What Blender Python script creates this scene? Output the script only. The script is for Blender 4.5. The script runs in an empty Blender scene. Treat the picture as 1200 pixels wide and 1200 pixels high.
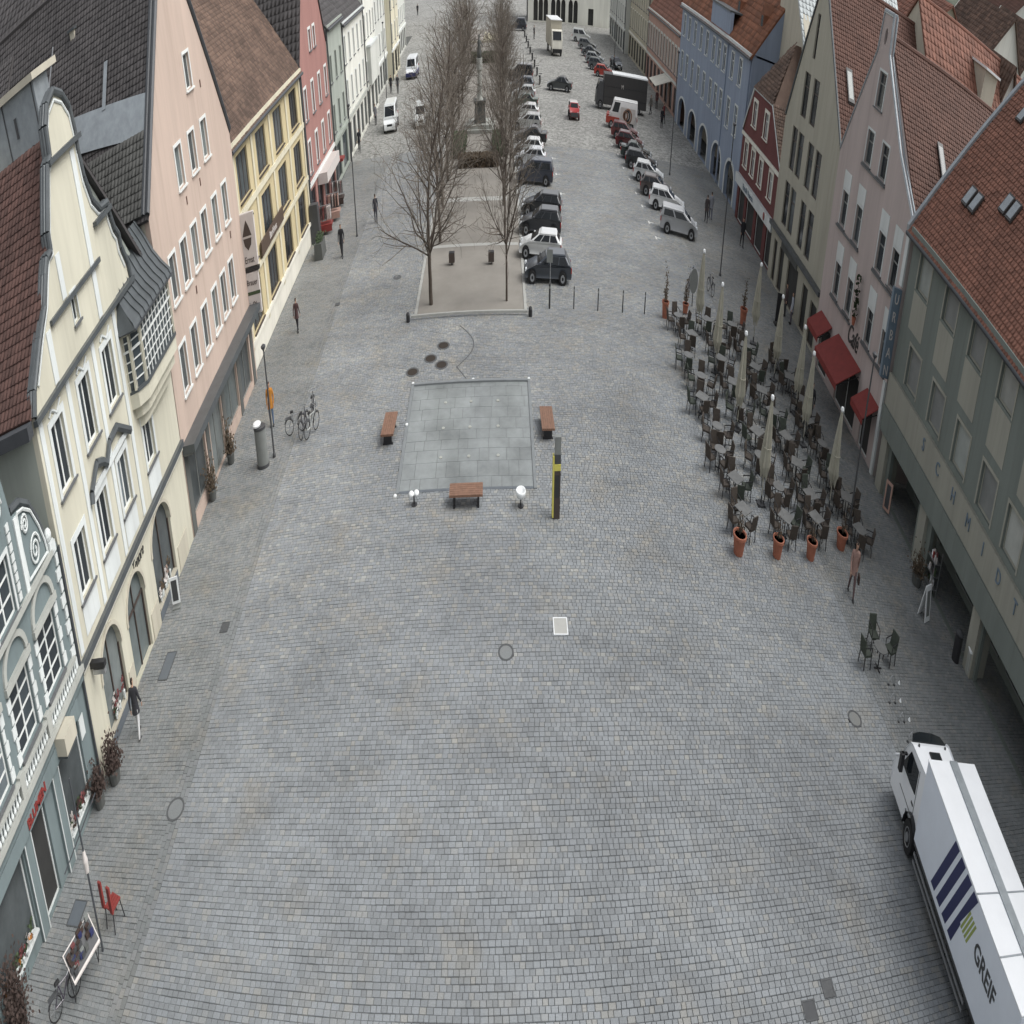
import bpy, math, random
import numpy as np
from mathutils import Vector, Matrix, Euler
from mathutils.geometry import tessellate_polygon
random.seed(7)
rng = np.random.default_rng(7)
R = math.radians
sc = bpy.context.scene
COL = sc.collection

# ------------------------------------------------------------------ camera
H_CAM = 17.5
cd = bpy.data.cameras.new('camera')
cam = bpy.data.objects.new('camera', cd)
COL.objects.link(cam)
sc.camera = cam
cd.type = 'PANO'
cd.panorama_type = 'EQUIRECTANGULAR'          # the webcam's wide, squeezed picture: one angle per pixel
cd.longitude_min, cd.longitude_max = -0.8, 0.8
cd.latitude_min, cd.latitude_max = 0.178 - 0.3591, 0.178 + 0.3591
cd.clip_start, cd.clip_end = 0.1, 2000
cam.matrix_world = Matrix.Translation((0, 0, H_CAM)) @ (Matrix.Rotation(-0.0246, 4, 'Z') @ Matrix.Rotation(math.pi/2 - 0.6019, 4, 'X') @ Matrix.Rotation(0.0055, 4, 'Z'))

# ------------------------------------------------------------------ sky, sun, exposure
w = bpy.data.worlds.new('World')
sc.world = w
w.use_nodes = True
wn = w.node_tree
bg = wn.nodes['Background']
sky = wn.nodes.new('ShaderNodeTexSky')
sky.sky_type = 'NISHITA'
sky.sun_disc = False
sky.sun_elevation = R(42)
sky.sun_rotation = R(90)
sky.dust_density = 3.0
sky.air_density = 1.0
hs = wn.nodes.new('ShaderNodeHueSaturation')     # cloud cover takes most of the blue out of the sky
hs.inputs['Saturation'].default_value = 0.18
wn.links.new(sky.outputs[0], hs.inputs['Color'])
wn.links.new(hs.outputs[0], bg.inputs['Color'])
bg.inputs['Strength'].default_value = 0.15
sd = bpy.data.lights.new('sun', 'SUN')
sd.energy = 1.5
sd.angle = R(50)
sd.color = (1.0, 0.985, 0.96)
sun = bpy.data.objects.new('sun', sd)
COL.objects.link(sun)
sun.rotation_euler = (R(6), R(38), 0)
sc.view_settings.view_transform = 'Standard'
sc.view_settings.look = 'None'
sc.view_settings.gamma = 1
sc.view_settings.use_curve_mapping = False
sc.view_settings.exposure = 0.40
sc.render.engine = 'CYCLES'
sc.cycles.max_bounces = 5
sc.cycles.diffuse_bounces = 3
sc.cycles.glossy_bounces = 2

# ------------------------------------------------------------------ materials
def mat(name, c, rough=.8, var=.10, scale=1.5, bump=0.0, bscale=40, metal=0.0, tone=0.0, spec=.5, streak=0.0):
    m = bpy.data.materials.new(name)
    m.use_nodes = True
    nt = m.node_tree
    N, L = nt.nodes, nt.links
    b = N['Principled BSDF']
    b.inputs['Roughness'].default_value = rough
    b.inputs['Metallic'].default_value = metal
    b.inputs['Specular IOR Level'].default_value = spec
    geo = N.new('ShaderNodeNewGeometry')
    n1 = N.new('ShaderNodeTexNoise'); n1.inputs['Scale'].default_value = scale; n1.inputs['Detail'].default_value = 5
    n1.inputs['Roughness'].default_value = .65
    src = geo.outputs['Position']
    if streak:
        mp = N.new('ShaderNodeVectorMath'); mp.operation = 'MULTIPLY'; mp.inputs[1].default_value = (1, 1, .18)
        L.new(src, mp.inputs[0]); L.new(mp.outputs[0], n1.inputs['Vector'])
    else:
        L.new(src, n1.inputs['Vector'])
    mr = N.new('ShaderNodeMapRange')
    mr.inputs['From Min'].default_value = .25; mr.inputs['From Max'].default_value = .75
    mr.inputs['To Min'].default_value = 1 - var; mr.inputs['To Max'].default_value = 1 + var
    L.new(n1.outputs['Fac'], mr.inputs['Value'])
    last = mr.outputs[0]
    if tone:
        at = N.new('ShaderNodeAttribute'); at.attribute_name = 'tone'
        mr2 = N.new('ShaderNodeMapRange')
        mr2.inputs['To Min'].default_value = 1 - tone; mr2.inputs['To Max'].default_value = 1 + tone
        L.new(at.outputs['Fac'], mr2.inputs['Value'])
        mm = N.new('ShaderNodeMath'); mm.operation = 'MULTIPLY'
        L.new(last, mm.inputs[0]); L.new(mr2.outputs[0], mm.inputs[1]); last = mm.outputs[0]
    vm = N.new('ShaderNodeVectorMath'); vm.operation = 'SCALE'
    vm.inputs[0].default_value = c
    L.new(last, vm.inputs['Scale'])
    L.new(vm.outputs[0], b.inputs['Base Color'])
    if bump:
        n2 = N.new('ShaderNodeTexNoise'); n2.inputs['Scale'].default_value = bscale; n2.inputs['Detail'].default_value = 3
        L.new(src, n2.inputs['Vector'])
        bp = N.new('ShaderNodeBump'); bp.inputs['Strength'].default_value = bump; bp.inputs['Distance'].default_value = .02
        L.new(n2.outputs['Fac'], bp.inputs['Height']); L.new(bp.outputs[0], b.inputs['Normal'])
    return m

def plaster(name, c, var=.13):
    m = mat(name, c, .85, var, .7, .25, 60, streak=1)
    nt = m.node_tree; N, L = nt.nodes, nt.links      # grime drawn down the wall in thin streaks, and a dirty band near the pavement
    b = N['Principled BSDF']; src = b.inputs['Base Color'].links[0].from_socket
    geo = N.new('ShaderNodeNewGeometry'); mp = N.new('ShaderNodeVectorMath'); mp.operation = 'MULTIPLY'; mp.inputs[1].default_value = (3.2, 3.2, .16)
    n = N.new('ShaderNodeTexNoise'); n.inputs['Scale'].default_value = 1.0; n.inputs['Detail'].default_value = 6
    L.new(geo.outputs['Position'], mp.inputs[0]); L.new(mp.outputs[0], n.inputs['Vector'])
    mr = N.new('ShaderNodeMapRange'); mr.inputs['From Min'].default_value = .52; mr.inputs['From Max'].default_value = .78; mr.inputs['To Max'].default_value = .30
    L.new(n.outputs['Fac'], mr.inputs['Value'])
    sx = N.new('ShaderNodeSeparateXYZ'); L.new(geo.outputs['Position'], sx.inputs[0])
    mz = N.new('ShaderNodeMapRange'); mz.inputs['From Min'].default_value = 1.3; mz.inputs['From Max'].default_value = 0; mz.inputs['To Max'].default_value = .25
    L.new(sx.outputs['Z'], mz.inputs['Value'])
    ad = N.new('ShaderNodeMath'); ad.operation = 'ADD'; L.new(mr.outputs[0], ad.inputs[0]); L.new(mz.outputs[0], ad.inputs[1])
    mx = N.new('ShaderNodeMix'); mx.data_type = 'RGBA'; mx.blend_type = 'MULTIPLY'; mx.inputs[7].default_value = (.62, .60, .56, 1)
    L.new(ad.outputs[0], mx.inputs[0]); L.new(src, mx.inputs[6]); L.new(mx.outputs[2], b.inputs['Base Color'])
    return m

M = {}
def mk(k, *a, **kw):
    M[k] = mat(k, *a, **kw); return M[k]
for k, c in dict(cream=(.53, .51, .415), cream_light=(.70, .68, .60), pink=(.475, .375, .315), yellow=(.52, .44, .265), yellow_light=(.60, .56, .43),
                 red_wall=(.32, .165, .145), grey_wall=(.33, .36, .32), white_wall=(.66, .66, .60), pale_wall=(.55, .56, .52), green_wall=(.175, .198, .180),
                 fascia=(.315, .312, .265), pink_right=(.45, .385, .365), beige_wall=(.385, .37, .305), maroon_wall=(.135, .042, .040), blue_wall=(.26, .31, .395),
                 buff_wall=(.42, .39, .30), ornate_wall=(.16, .20, .205), stucco_white=(.60, .63, .62), brown_wall=(.10, .075, .06), salmon=(.42, .27, .22),
                 dado=(.47, .44, .36), stone_trim=(.38, .39, .36), dark_stone=(.10, .105, .10)).items():
    M[k] = plaster(k, c)
mk('tile_umber', (.085, .045, .037), .85, .25, .6, .2, 50, tone=.22)
mk('tile_red', (.215, .098, .068), .85, .22, .5, .2, 50, tone=.20)
mk('tile_brown', (.120, .078, .058), .85, .45, .5, .2, 50, tone=.30)
mk('tile_dark', (.060, .055, .055), .7, .25, .5, .2, 50, tone=.22)
mk('tile_rust', (.125, .064, .048), .85, .22, .5, .2, 50, tone=.12)
mk('tile_orange', (.21, .085, .045), .85, .4, .6, .2, 50, tone=.3)
mk('tile_white', (.50, .54, .54), .7, .10, .8, .1, 50, tone=.12)
mk('tile_grey', (.085, .085, .08), .8, .2, .8, .1, 50, tone=.15)
mk('lead', (.085, .095, .10), .45, .2, 1.5, metal=.2)
mk('zinc', (.30, .33, .35), .4, .2, 2, metal=.4)
mk('gutter', (.055, .06, .066), .5, .15, 2)
mk('frame_white', (.68, .70, .68), .5, .05, 3)
mk('frame_dark', (.045, .043, .042), .5, .1, 3)
mk('frame_brown', (.06, .045, .038), .5, .1, 3)
mk('frame_grey', (.20, .21, .20), .5, .1, 3)
mk('sill', (.12, .125, .13), .6, .1, 3)
mk('glass', (.030, .036, .042), .10, .45, .35)
mk('glass_blind', (.21, .22, .215), .35, .25, .5)
mk('glass_grey', (.075, .085, .088), .12, .4, .5)
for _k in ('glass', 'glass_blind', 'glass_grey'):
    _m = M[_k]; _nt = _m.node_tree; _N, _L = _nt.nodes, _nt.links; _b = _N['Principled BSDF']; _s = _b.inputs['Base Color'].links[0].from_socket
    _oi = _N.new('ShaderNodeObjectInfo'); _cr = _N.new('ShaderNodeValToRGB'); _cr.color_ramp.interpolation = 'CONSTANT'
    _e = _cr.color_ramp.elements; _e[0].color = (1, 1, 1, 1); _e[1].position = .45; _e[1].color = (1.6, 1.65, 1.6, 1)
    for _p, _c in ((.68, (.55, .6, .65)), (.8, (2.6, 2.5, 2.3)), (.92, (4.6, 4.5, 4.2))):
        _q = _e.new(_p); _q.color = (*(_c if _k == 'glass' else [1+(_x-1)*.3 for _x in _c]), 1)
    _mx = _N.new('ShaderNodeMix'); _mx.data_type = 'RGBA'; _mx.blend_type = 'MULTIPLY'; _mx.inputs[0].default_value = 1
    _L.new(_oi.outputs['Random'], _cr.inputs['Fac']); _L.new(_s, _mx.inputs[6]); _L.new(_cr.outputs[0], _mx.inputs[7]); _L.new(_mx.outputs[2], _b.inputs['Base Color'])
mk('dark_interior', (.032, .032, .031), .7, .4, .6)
mk('black_metal', (.022, .022, .024), .45, .1, 3)
mk('dark_metal', (.06, .062, .065), .45, .15, 3)
mk('steel', (.42, .43, .44), .35, .1, 3, metal=.7)
mk('wood', (.21, .115, .075), .7, .25, 5)
mk('wood_dark', (.075, .050, .035), .7, .25, 5)
mk('rattan', (.058, .046, .036), .75, .3, 8)
mk('rattan_green', (.045, .055, .042), .75, .3, 8)
mk('table_top', (.15, .152, .148), .45, .25, 3)
mk('canvas', (.40, .385, .315), .9, .12, 3, .2, 30)
mk('white_plastic', (.80, .82, .82), .4, .03, 3)
mk('awning_red', (.215, .035, .030), .85, .15, 2)
mk('terracotta', (.34, .125, .075), .8, .25, 4)
mk('soil', (.03, .022, .016), .95, .3, 10)
mk('bark', (.085, .068, .055), .9, .3, 4)
mk('twig', (.150, .128, .105), .9, .25, 3)
mk('leaf_green', (.050, .075, .035), .8, .4, 6)
mk('leaf_red', (.050, .032, .026), .8, .5, 6)
mk('leaf_brown', (.085, .062, .040), .9, .5, 6)
mk('granite_dark', (.11, .125, .14), .5, .12, 2, .2, 40)
mk('iron', (.075, .078, .080), .6, .3, 8)
mk('rubber', (.014, .014, .015), .7, .1, 5)
mk('rim', (.32, .33, .34), .35, .1, 5, metal=.5)
mk('car_glass', (.012, .015, .018), .06, .3, 1)
mk('headlight', (.65, .68, .70), .15, .05, 3)
mk('taillight', (.30, .015, .012), .25, .05, 3)
mk('plate', (.75, .75, .72), .4, .02, 3)
mk('yellow_paint', (.62, .56, .12), .5, .05, 3)
mk('marking', (.66, .66, .63), .8, .25, 8)
mk('skin', (.45, .28, .20), .6, .05, 5)
mk('hair', (.035, .025, .018), .8, .1, 5)
mk('truck_white', (.78, .80, .82), .35, .04, 1)
mk('truck_side', (.72, .77, .84), .35, .05, 1)
mk('navy', (.030, .035, .105), .4, .05, 2)
mk('lime', (.30, .36, .10), .4, .05, 2)
mk('ink', (.03, .03, .03), .5, .05, 2)
mk('sign_cream', (.58, .54, .51), .5, .06, 3)
mk('sign_blue', (.15, .20, .25), .45, .1, 2)
mk('red_paint', (.22, .035, .030), .5, .15, 3)
mk('orange_cloth', (.42, .17, .03), .8, .1, 4)
mk('flowers', (.16, .050, .05), .8, .7, 9)
mk('goods', (.30, .22, .18), .7, .9, 4)
PAINT = {}
def paint(c, rough=.28):
    k = (c, rough)
    if k not in PAINT:
        m = mat('car_paint', c, rough, .06, 1.2)
        m.node_tree.nodes['Principled BSDF'].inputs['Coat Weight'].default_value = .5
        m.node_tree.nodes['Principled BSDF'].inputs['Coat Roughness'].default_value = .12
        PAINT[k] = m
    return PAINT[k]
CL = {}
def cloth(c):
    if c not in CL:
        CL[c] = mat('clothing', c, .9, .12, 6)
    return CL[c]

# ------------------------------------------------------------------ mesh helpers
class MB:
    def __init__(s):
        s.v, s.f, s.m, s.mats, s.X = [], [], [], [], None
    def mi(s, m):
        m = M[m] if isinstance(m, str) else m
        if m not in s.mats: s.mats.append(m)
        return s.mats.index(m)
    def add(s, vs, fs, m):
        k = s.mi(m); o = len(s.v)
        if s.X is not None: vs = [s.X @ Vector(p) for p in vs]
        s.v += [tuple(p) for p in vs]
        s.f += [tuple(i+o for i in f) for f in fs]
        s.m += [k]*len(fs)
        return s
    def box(s, lo, hi, m, top=None):
        x0, y0, z0 = lo; x1, y1, z1 = hi
        tx = ty = 0
        if top: tx, ty = top
        vs = [(x0, y0, z0), (x1, y0, z0), (x1, y1, z0), (x0, y1, z0), (x0+tx, y0+ty, z1), (x1-tx, y0+ty, z1), (x1-tx, y1-ty, z1), (x0+tx, y1-ty, z1)]
        return s.add(vs, [(0, 3, 2, 1), (4, 5, 6, 7), (0, 1, 5, 4), (1, 2, 6, 5), (2, 3, 7, 6), (3, 0, 4, 7)], m)
    def cbox(s, c, d, m, top=None):
        return s.box([c[i]-d[i]/2 for i in range(3)], [c[i]+d[i]/2 for i in range(3)], m, top)
    def quad(s, a, b, c, d, m):
        return s.add([a, b, c, d], [(0, 1, 2, 3)], m)
    def tube(s, p0, p1, r0, r1=None, n=8, m='black_metal', caps=True):
        r1 = r0 if r1 is None else r1
        a, b = Vector(p0), Vector(p1)
        d = (b-a)
        if d.length < 1e-6: return s
        d.normalize()
        u = d.orthogonal().normalized(); w_ = d.cross(u)
        vs = []
        for (p, r) in ((a, r0), (b, r1)):
            for i in range(n):
                t = 2*math.pi*i/n
                vs.append(p + u*(r*math.cos(t)) + w_*(r*math.sin(t)))
        fs = [(i, (i+1) % n, n+(i+1) % n, n+i) for i in range(n)]
        if caps: fs += [tuple(range(n-1, -1, -1)), tuple(range(n, 2*n))]
        return s.add(vs, fs, m)
    def path(s, pts, r, n=6, m='black_metal'):
        for a, b in zip(pts, pts[1:]): s.tube(a, b, r, r, n, m)
        return s
    def lathe(s, prof, c=(0, 0, 0), n=16, m='zinc'):
        vs, fs = [], []
        for (r, z) in prof:
            for i in range(n):
                t = 2*math.pi*i/n
                vs.append((c[0]+r*math.cos(t), c[1]+r*math.sin(t), c[2]+z))
        for k in range(len(prof)-1):
            for i in range(n):
                fs.append((k*n+i, k*n+(i+1) % n, (k+1)*n+(i+1) % n, (k+1)*n+i))
        fs += [tuple(range(n-1, -1, -1)), tuple(range((len(prof)-1)*n, len(prof)*n))]
        return s.add(vs, fs, m)
    def prism(s, poly, axis, a, b, m):
        """poly in the plane normal to axis ('x': (y,z)  'y': (x,z)  'z': (x,y))"""
        def P(p, t):
            return {'x': (t, p[0], p[1]), 'y': (p[0], t, p[1]), 'z': (p[0], p[1], t)}[axis]
        n = len(poly)
        vs = [P(p, a) for p in poly] + [P(p, b) for p in poly]
        tri = tessellate_polygon([[Vector((p[0], p[1], 0)) for p in poly]])
        fs = [tuple(t) for t in tri] + [tuple(i+n for i in reversed(t)) for t in tri]
        fs += [(i, (i+1) % n, n+(i+1) % n, n+i) for i in range(n)]
        return s.add(vs, fs, m)
    def sphere(s, c, r, m, n=10, k=6, sz=1.0):
        prof = [(max(.001, r*math.sin(math.pi*i/k)), -r*sz*math.cos(math.pi*i/k)) for i in range(k+1)]
        return s.lathe(prof, c, n, m)
    def ring(s, c, Rr, r, m, axis='y', n=20, k=6):
        vs, fs = [], []
        for i in range(n):
            t = 2*math.pi*i/n
            for j in range(k):
                q = 2*math.pi*j/k
                a = (Rr + r*math.cos(q)); h = r*math.sin(q)
                p = {'y': (a*math.cos(t), h, a*math.sin(t)), 'x': (h, a*math.cos(t), a*math.sin(t)), 'z': (a*math.cos(t), a*math.sin(t), h)}[axis]
                vs.append((c[0]+p[0], c[1]+p[1], c[2]+p[2]))
        for i in range(n):
            for j in range(k):
                fs.append((i*k+j, ((i+1) % n)*k+j, ((i+1) % n)*k+(j+1) % k, i*k+(j+1) % k))
        return s.add(vs, fs, m)
    def mesh(s, name):
        me = bpy.data.meshes.new(name)
        me.from_pydata(s.v, [], s.f)
        for m in s.mats: me.materials.append(m)
        if len(s.mats) > 1: me.polygons.foreach_set('material_index', s.m)
        me.update()
        return me
    def build(s, name, parent=None, loc=None, smooth=False, bevel=0, **kw):
        me = s.mesh(name)
        if smooth: me.polygons.foreach_set('use_smooth', [True]*len(me.polygons))
        return link(name, me, parent, loc, bevel=bevel, **kw)

def link(name, me, parent=None, loc=None, rot=None, bevel=0, label=None, cat=None, group=None, kind=None, scale=None):
    o = bpy.data.objects.new(name, me)
    COL.objects.link(o)
    if parent is not None: o.parent = parent
    if loc is not None: o.location = loc
    if rot is not None: o.rotation_euler = rot
    if scale is not None: o.scale = scale
    if label: o['label'] = label
    if cat: o['category'] = cat
    if group: o['group'] = group
    if kind: o['kind'] = kind
    if bevel:
        b = o.modifiers.new('bevel', 'BEVEL'); b.width = bevel; b.segments = 2; b.limit_method = 'ANGLE'; b.angle_limit = R(40)
    return o

def thing(name, label, cat, loc=(0, 0, 0), rz=0, group=None):
    return link(name, None, None, loc, (0, 0, rz), label=label, cat=cat, group=group)

CHILD = {}
def copy_tree(o, loc=None, rz=None, label=None, group=None, parent=None):
    c = o.copy(); COL.objects.link(c)
    if parent is not None: c.parent = parent
    if loc is not None: c.location = loc
    if rz is not None: c.rotation_euler = (0, 0, rz)
    if label: c['label'] = label
    if group: c['group'] = group
    for ch in list(o.children):
        copy_tree(ch, parent=c)
    return c

def text(s, size, m, parent, loc, rot=(R(90), 0, R(90)), name='lettering', ext=.015, sx=1.0, space=1.0, shear=0, align='CENTER', bold=0):
    cu = bpy.data.curves.new(name, 'FONT')
    cu.body = s; cu.size = size; cu.extrude = ext; cu.align_x = align; cu.align_y = 'CENTER'; cu.space_character = space; cu.shear = shear
    cu.offset = bold
    cu.resolution_u = 3
    o = bpy.data.objects.new(name, cu); COL.objects.link(o)
    me = bpy.data.meshes.new_from_object(o.evaluated_get(bpy.context.evaluated_depsgraph_get()))
    bpy.data.objects.remove(o)
    me.materials.clear(); me.materials.append(M[m] if isinstance(m, str) else m)
    return link(name, me, parent, loc, rot, scale=(sx, 1, 1))

def set_tone(me, vals):
    a = me.attributes.new('tone', 'FLOAT', 'FACE')
    a.data.foreach_set('value', np.asarray(vals, dtype=np.float32))

# ------------------------------------------------------------------ ground
def paving_far_material():
    m = bpy.data.materials.new('paving_far'); m.use_nodes = True
    nt = m.node_tree; N, L = nt.nodes, nt.links
    b = N['Principled BSDF']; b.inputs['Roughness'].default_value = .75
    geo = N.new('ShaderNodeNewGeometry')
    br = N.new('ShaderNodeTexVoronoi'); br.inputs['Scale'].default_value = 3.2; br.inputs['Randomness'].default_value = .8
    L.new(geo.outputs['Position'], br.inputs['Vector'])
    bw = N.new('ShaderNodeSeparateColor'); L.new(br.outputs['Color'], bw.inputs[0])
    cr = N.new('ShaderNodeValToRGB'); cr.color_ramp.elements[0].color = (.165, .165, .153, 1); cr.color_ramp.elements[1].color = (.375, .370, .345, 1)
    L.new(bw.outputs[0], cr.inputs['Fac'])
    n1 = N.new('ShaderNodeTexNoise'); n1.inputs['Scale'].default_value = .12; n1.inputs['Detail'].default_value = 8; n1.inputs['Roughness'].default_value = .7
    L.new(geo.outputs['Position'], n1.inputs['Vector'])
    mr = N.new('ShaderNodeMapRange'); mr.inputs['From Min'].default_value = .3; mr.inputs['From Max'].default_value = .7
    mr.inputs['To Min'].default_value = .78; mr.inputs['To Max'].default_value = 1.16
    L.new(n1.outputs['Fac'], mr.inputs['Value'])
    vm = N.new('ShaderNodeVectorMath'); vm.operation = 'SCALE'
    L.new(cr.outputs[0], vm.inputs[0]); L.new(mr.outputs[0], vm.inputs['Scale']); L.new(vm.outputs[0], b.inputs['Base Color'])
    bp = N.new('ShaderNodeBump'); bp.inputs['Strength'].default_value = .5; bp.inputs['Distance'].default_value = .01; bp.invert = True
    L.new(br.outputs['Distance'], bp.inputs['Height']); L.new(bp.outputs[0], b.inputs['Normal'])
    return m
M['paving_far'] = paving_far_material()

def stone_material(name, ca, cb, warm, bluish, dark=1.0):
    """setts: each stone has its own grey (attribute tone), with broad drifts of cooler and warmer stone"""
    m = bpy.data.materials.new(name); m.use_nodes = True
    nt = m.node_tree; N, L = nt.nodes, nt.links
    b = N['Principled BSDF']; b.inputs['Roughness'].default_value = .62; b.inputs['Specular IOR Level'].default_value = .4
    at = N.new('ShaderNodeAttribute'); at.attribute_name = 'tone'
    cr = N.new('ShaderNodeValToRGB')
    el = cr.color_ramp.elements
    el[0].position = 0; el[0].color = (*ca, 1)
    el[1].position = 1; el[1].color = (*cb, 1)
    for p, c in ((.25, [x*1.12 for x in ca]), (.55, bluish), (.80, warm), (.93, [x*.92 for x in cb])):
        e = el.new(p); e.color = (*c, 1)
    L.new(at.outputs['Fac'], cr.inputs['Fac'])
    geo = N.new('ShaderNodeNewGeometry')
    n1 = N.new('ShaderNodeTexNoise'); n1.inputs['Scale'].default_value = .16; n1.inputs['Detail'].default_value = 7; n1.inputs['Roughness'].default_value = .68
    L.new(geo.outputs['Position'], n1.inputs['Vector'])
    mr = N.new('ShaderNodeMapRange'); mr.inputs['From Min'].default_value = .3; mr.inputs['From Max'].default_value = .7
    mr.inputs['To Min'].default_value = .80*dark; mr.inputs['To Max'].default_value = 1.17*dark
    L.new(n1.outputs['Fac'], mr.inputs['Value'])
    n2 = N.new('ShaderNodeTexNoise'); n2.inputs['Scale'].default_value = 22; n2.inputs['Detail'].default_value = 2
    L.new(geo.outputs['Position'], n2.inputs['Vector'])
    mr2 = N.new('ShaderNodeMapRange'); mr2.inputs['To Min'].default_value = .72; mr2.inputs['To Max'].default_value = 1.28
    L.new(n2.outputs['Fac'], mr2.inputs['Value'])
    mu = N.new('ShaderNodeMath'); mu.operation = 'MULTIPLY'; L.new(mr.outputs[0], mu.inputs[0]); L.new(mr2.outputs[0], mu.inputs[1])
    # tyre arcs and broad stains ground into the stone
    wv = N.new('ShaderNodeTexWave'); wv.wave_type = 'RINGS'; wv.rings_direction = 'Z'; wv.inputs['Scale'].default_value = .055; wv.inputs['Distortion'].default_value = 6; wv.inputs['Detail'].default_value = 3; wv.inputs['Detail Scale'].default_value = .6
    L.new(geo.outputs['Position'], wv.inputs['Vector'])
    wr_ = N.new('ShaderNodeMapRange'); wr_.inputs['From Min'].default_value = .86; wr_.inputs['From Max'].default_value = 1.0; wr_.inputs['To Min'].default_value = 1.0; wr_.inputs['To Max'].default_value = .93
    L.new(wv.outputs['Fac'], wr_.inputs['Value'])
    nb = N.new('ShaderNodeTexNoise'); nb.inputs['Scale'].default_value = .07; nb.inputs['Detail'].default_value = 9; nb.inputs['Roughness'].default_value = .6; nb.inputs['Distortion'].default_value = .6
    L.new(geo.outputs['Position'], nb.inputs['Vector'])
    nr = N.new('ShaderNodeMapRange'); nr.inputs['From Min'].default_value = .38; nr.inputs['From Max'].default_value = .58; nr.inputs['To Min'].default_value = .93; nr.inputs['To Max'].default_value = 1.05
    L.new(nb.outputs['Fac'], nr.inputs['Value'])
    m_a = N.new('ShaderNodeMath'); m_a.operation = 'MULTIPLY'; L.new(wr_.outputs[0], m_a.inputs[0]); L.new(nr.outputs[0], m_a.inputs[1])
    m_b = N.new('ShaderNodeMath'); m_b.operation = 'MULTIPLY'; L.new(mu.outputs[0], m_b.inputs[0]); L.new(m_a.outputs[0], m_b.inputs[1]); mu = m_b
    # patches of warmer stone
    n3 = N.new('ShaderNodeTexNoise'); n3.inputs['Scale'].default_value = .35; n3.inputs['Detail'].default_value = 3
    L.new(geo.outputs['Position'], n3.inputs['Vector'])
    mr3 = N.new('ShaderNodeMapRange'); mr3.inputs['From Min'].default_value = .55; mr3.inputs['From Max'].default_value = .72; mr3.inputs['To Max'].default_value = .5
    L.new(n3.outputs['Fac'], mr3.inputs['Value'])
    mx = N.new('ShaderNodeMix'); mx.data_type = 'RGBA'; mx.blend_type = 'MULTIPLY'; mx.inputs[7].default_value = (1.12, 1.0, .84, 1)
    L.new(mr3.outputs[0], mx.inputs[0]); L.new(cr.outputs[0], mx.inputs[6])
    vm = N.new('ShaderNodeVectorMath'); vm.operation = 'SCALE'
    L.new(mx.outputs[2], vm.inputs[0]); L.new(mu.outputs[0], vm.inputs['Scale']); L.new(vm.outputs[0], b.inputs['Base Color'])
    bp = N.new('ShaderNodeBump'); bp.inputs['Strength'].default_value = .3; bp.inputs['Distance'].default_value = .01
    L.new(n2.outputs['Fac'], bp.inputs['Height']); L.new(bp.outputs[0], b.inputs['Normal'])
    return m
M['sett'] = stone_material('sett', (.205, .217, .224), (.345, .350, .335), (.278, .275, .256), (.250, .266, .278))
M['sett_walk'] = stone_material('sett_walk', (.180, .190, .190), (.285, .29, .278), (.250, .246, .228), (.222, .231, .232))
M['sett_curb'] = stone_material('sett_curb', (.17, .18, .18), (.25, .26, .255), (.23, .228, .21), (.21, .218, .222))
M['joint'] = mat('joint', (.085, .088, .084), .95, .25, 1.2)
M['gravel'] = mat('gravel', (.248, .232, .206), .95, .16, .35, .6, 25)
M['granite'] = mat('granite', (.40, .40, .375), .7, .1, 2, .2, 40)
M['slab'] = mat('slab', (.225, .243, .240), .24, .42, .28, .1, 30, tone=.05)
M['water'] = mat('water', (.16, .19, .19), .05, .1, .6)

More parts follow.
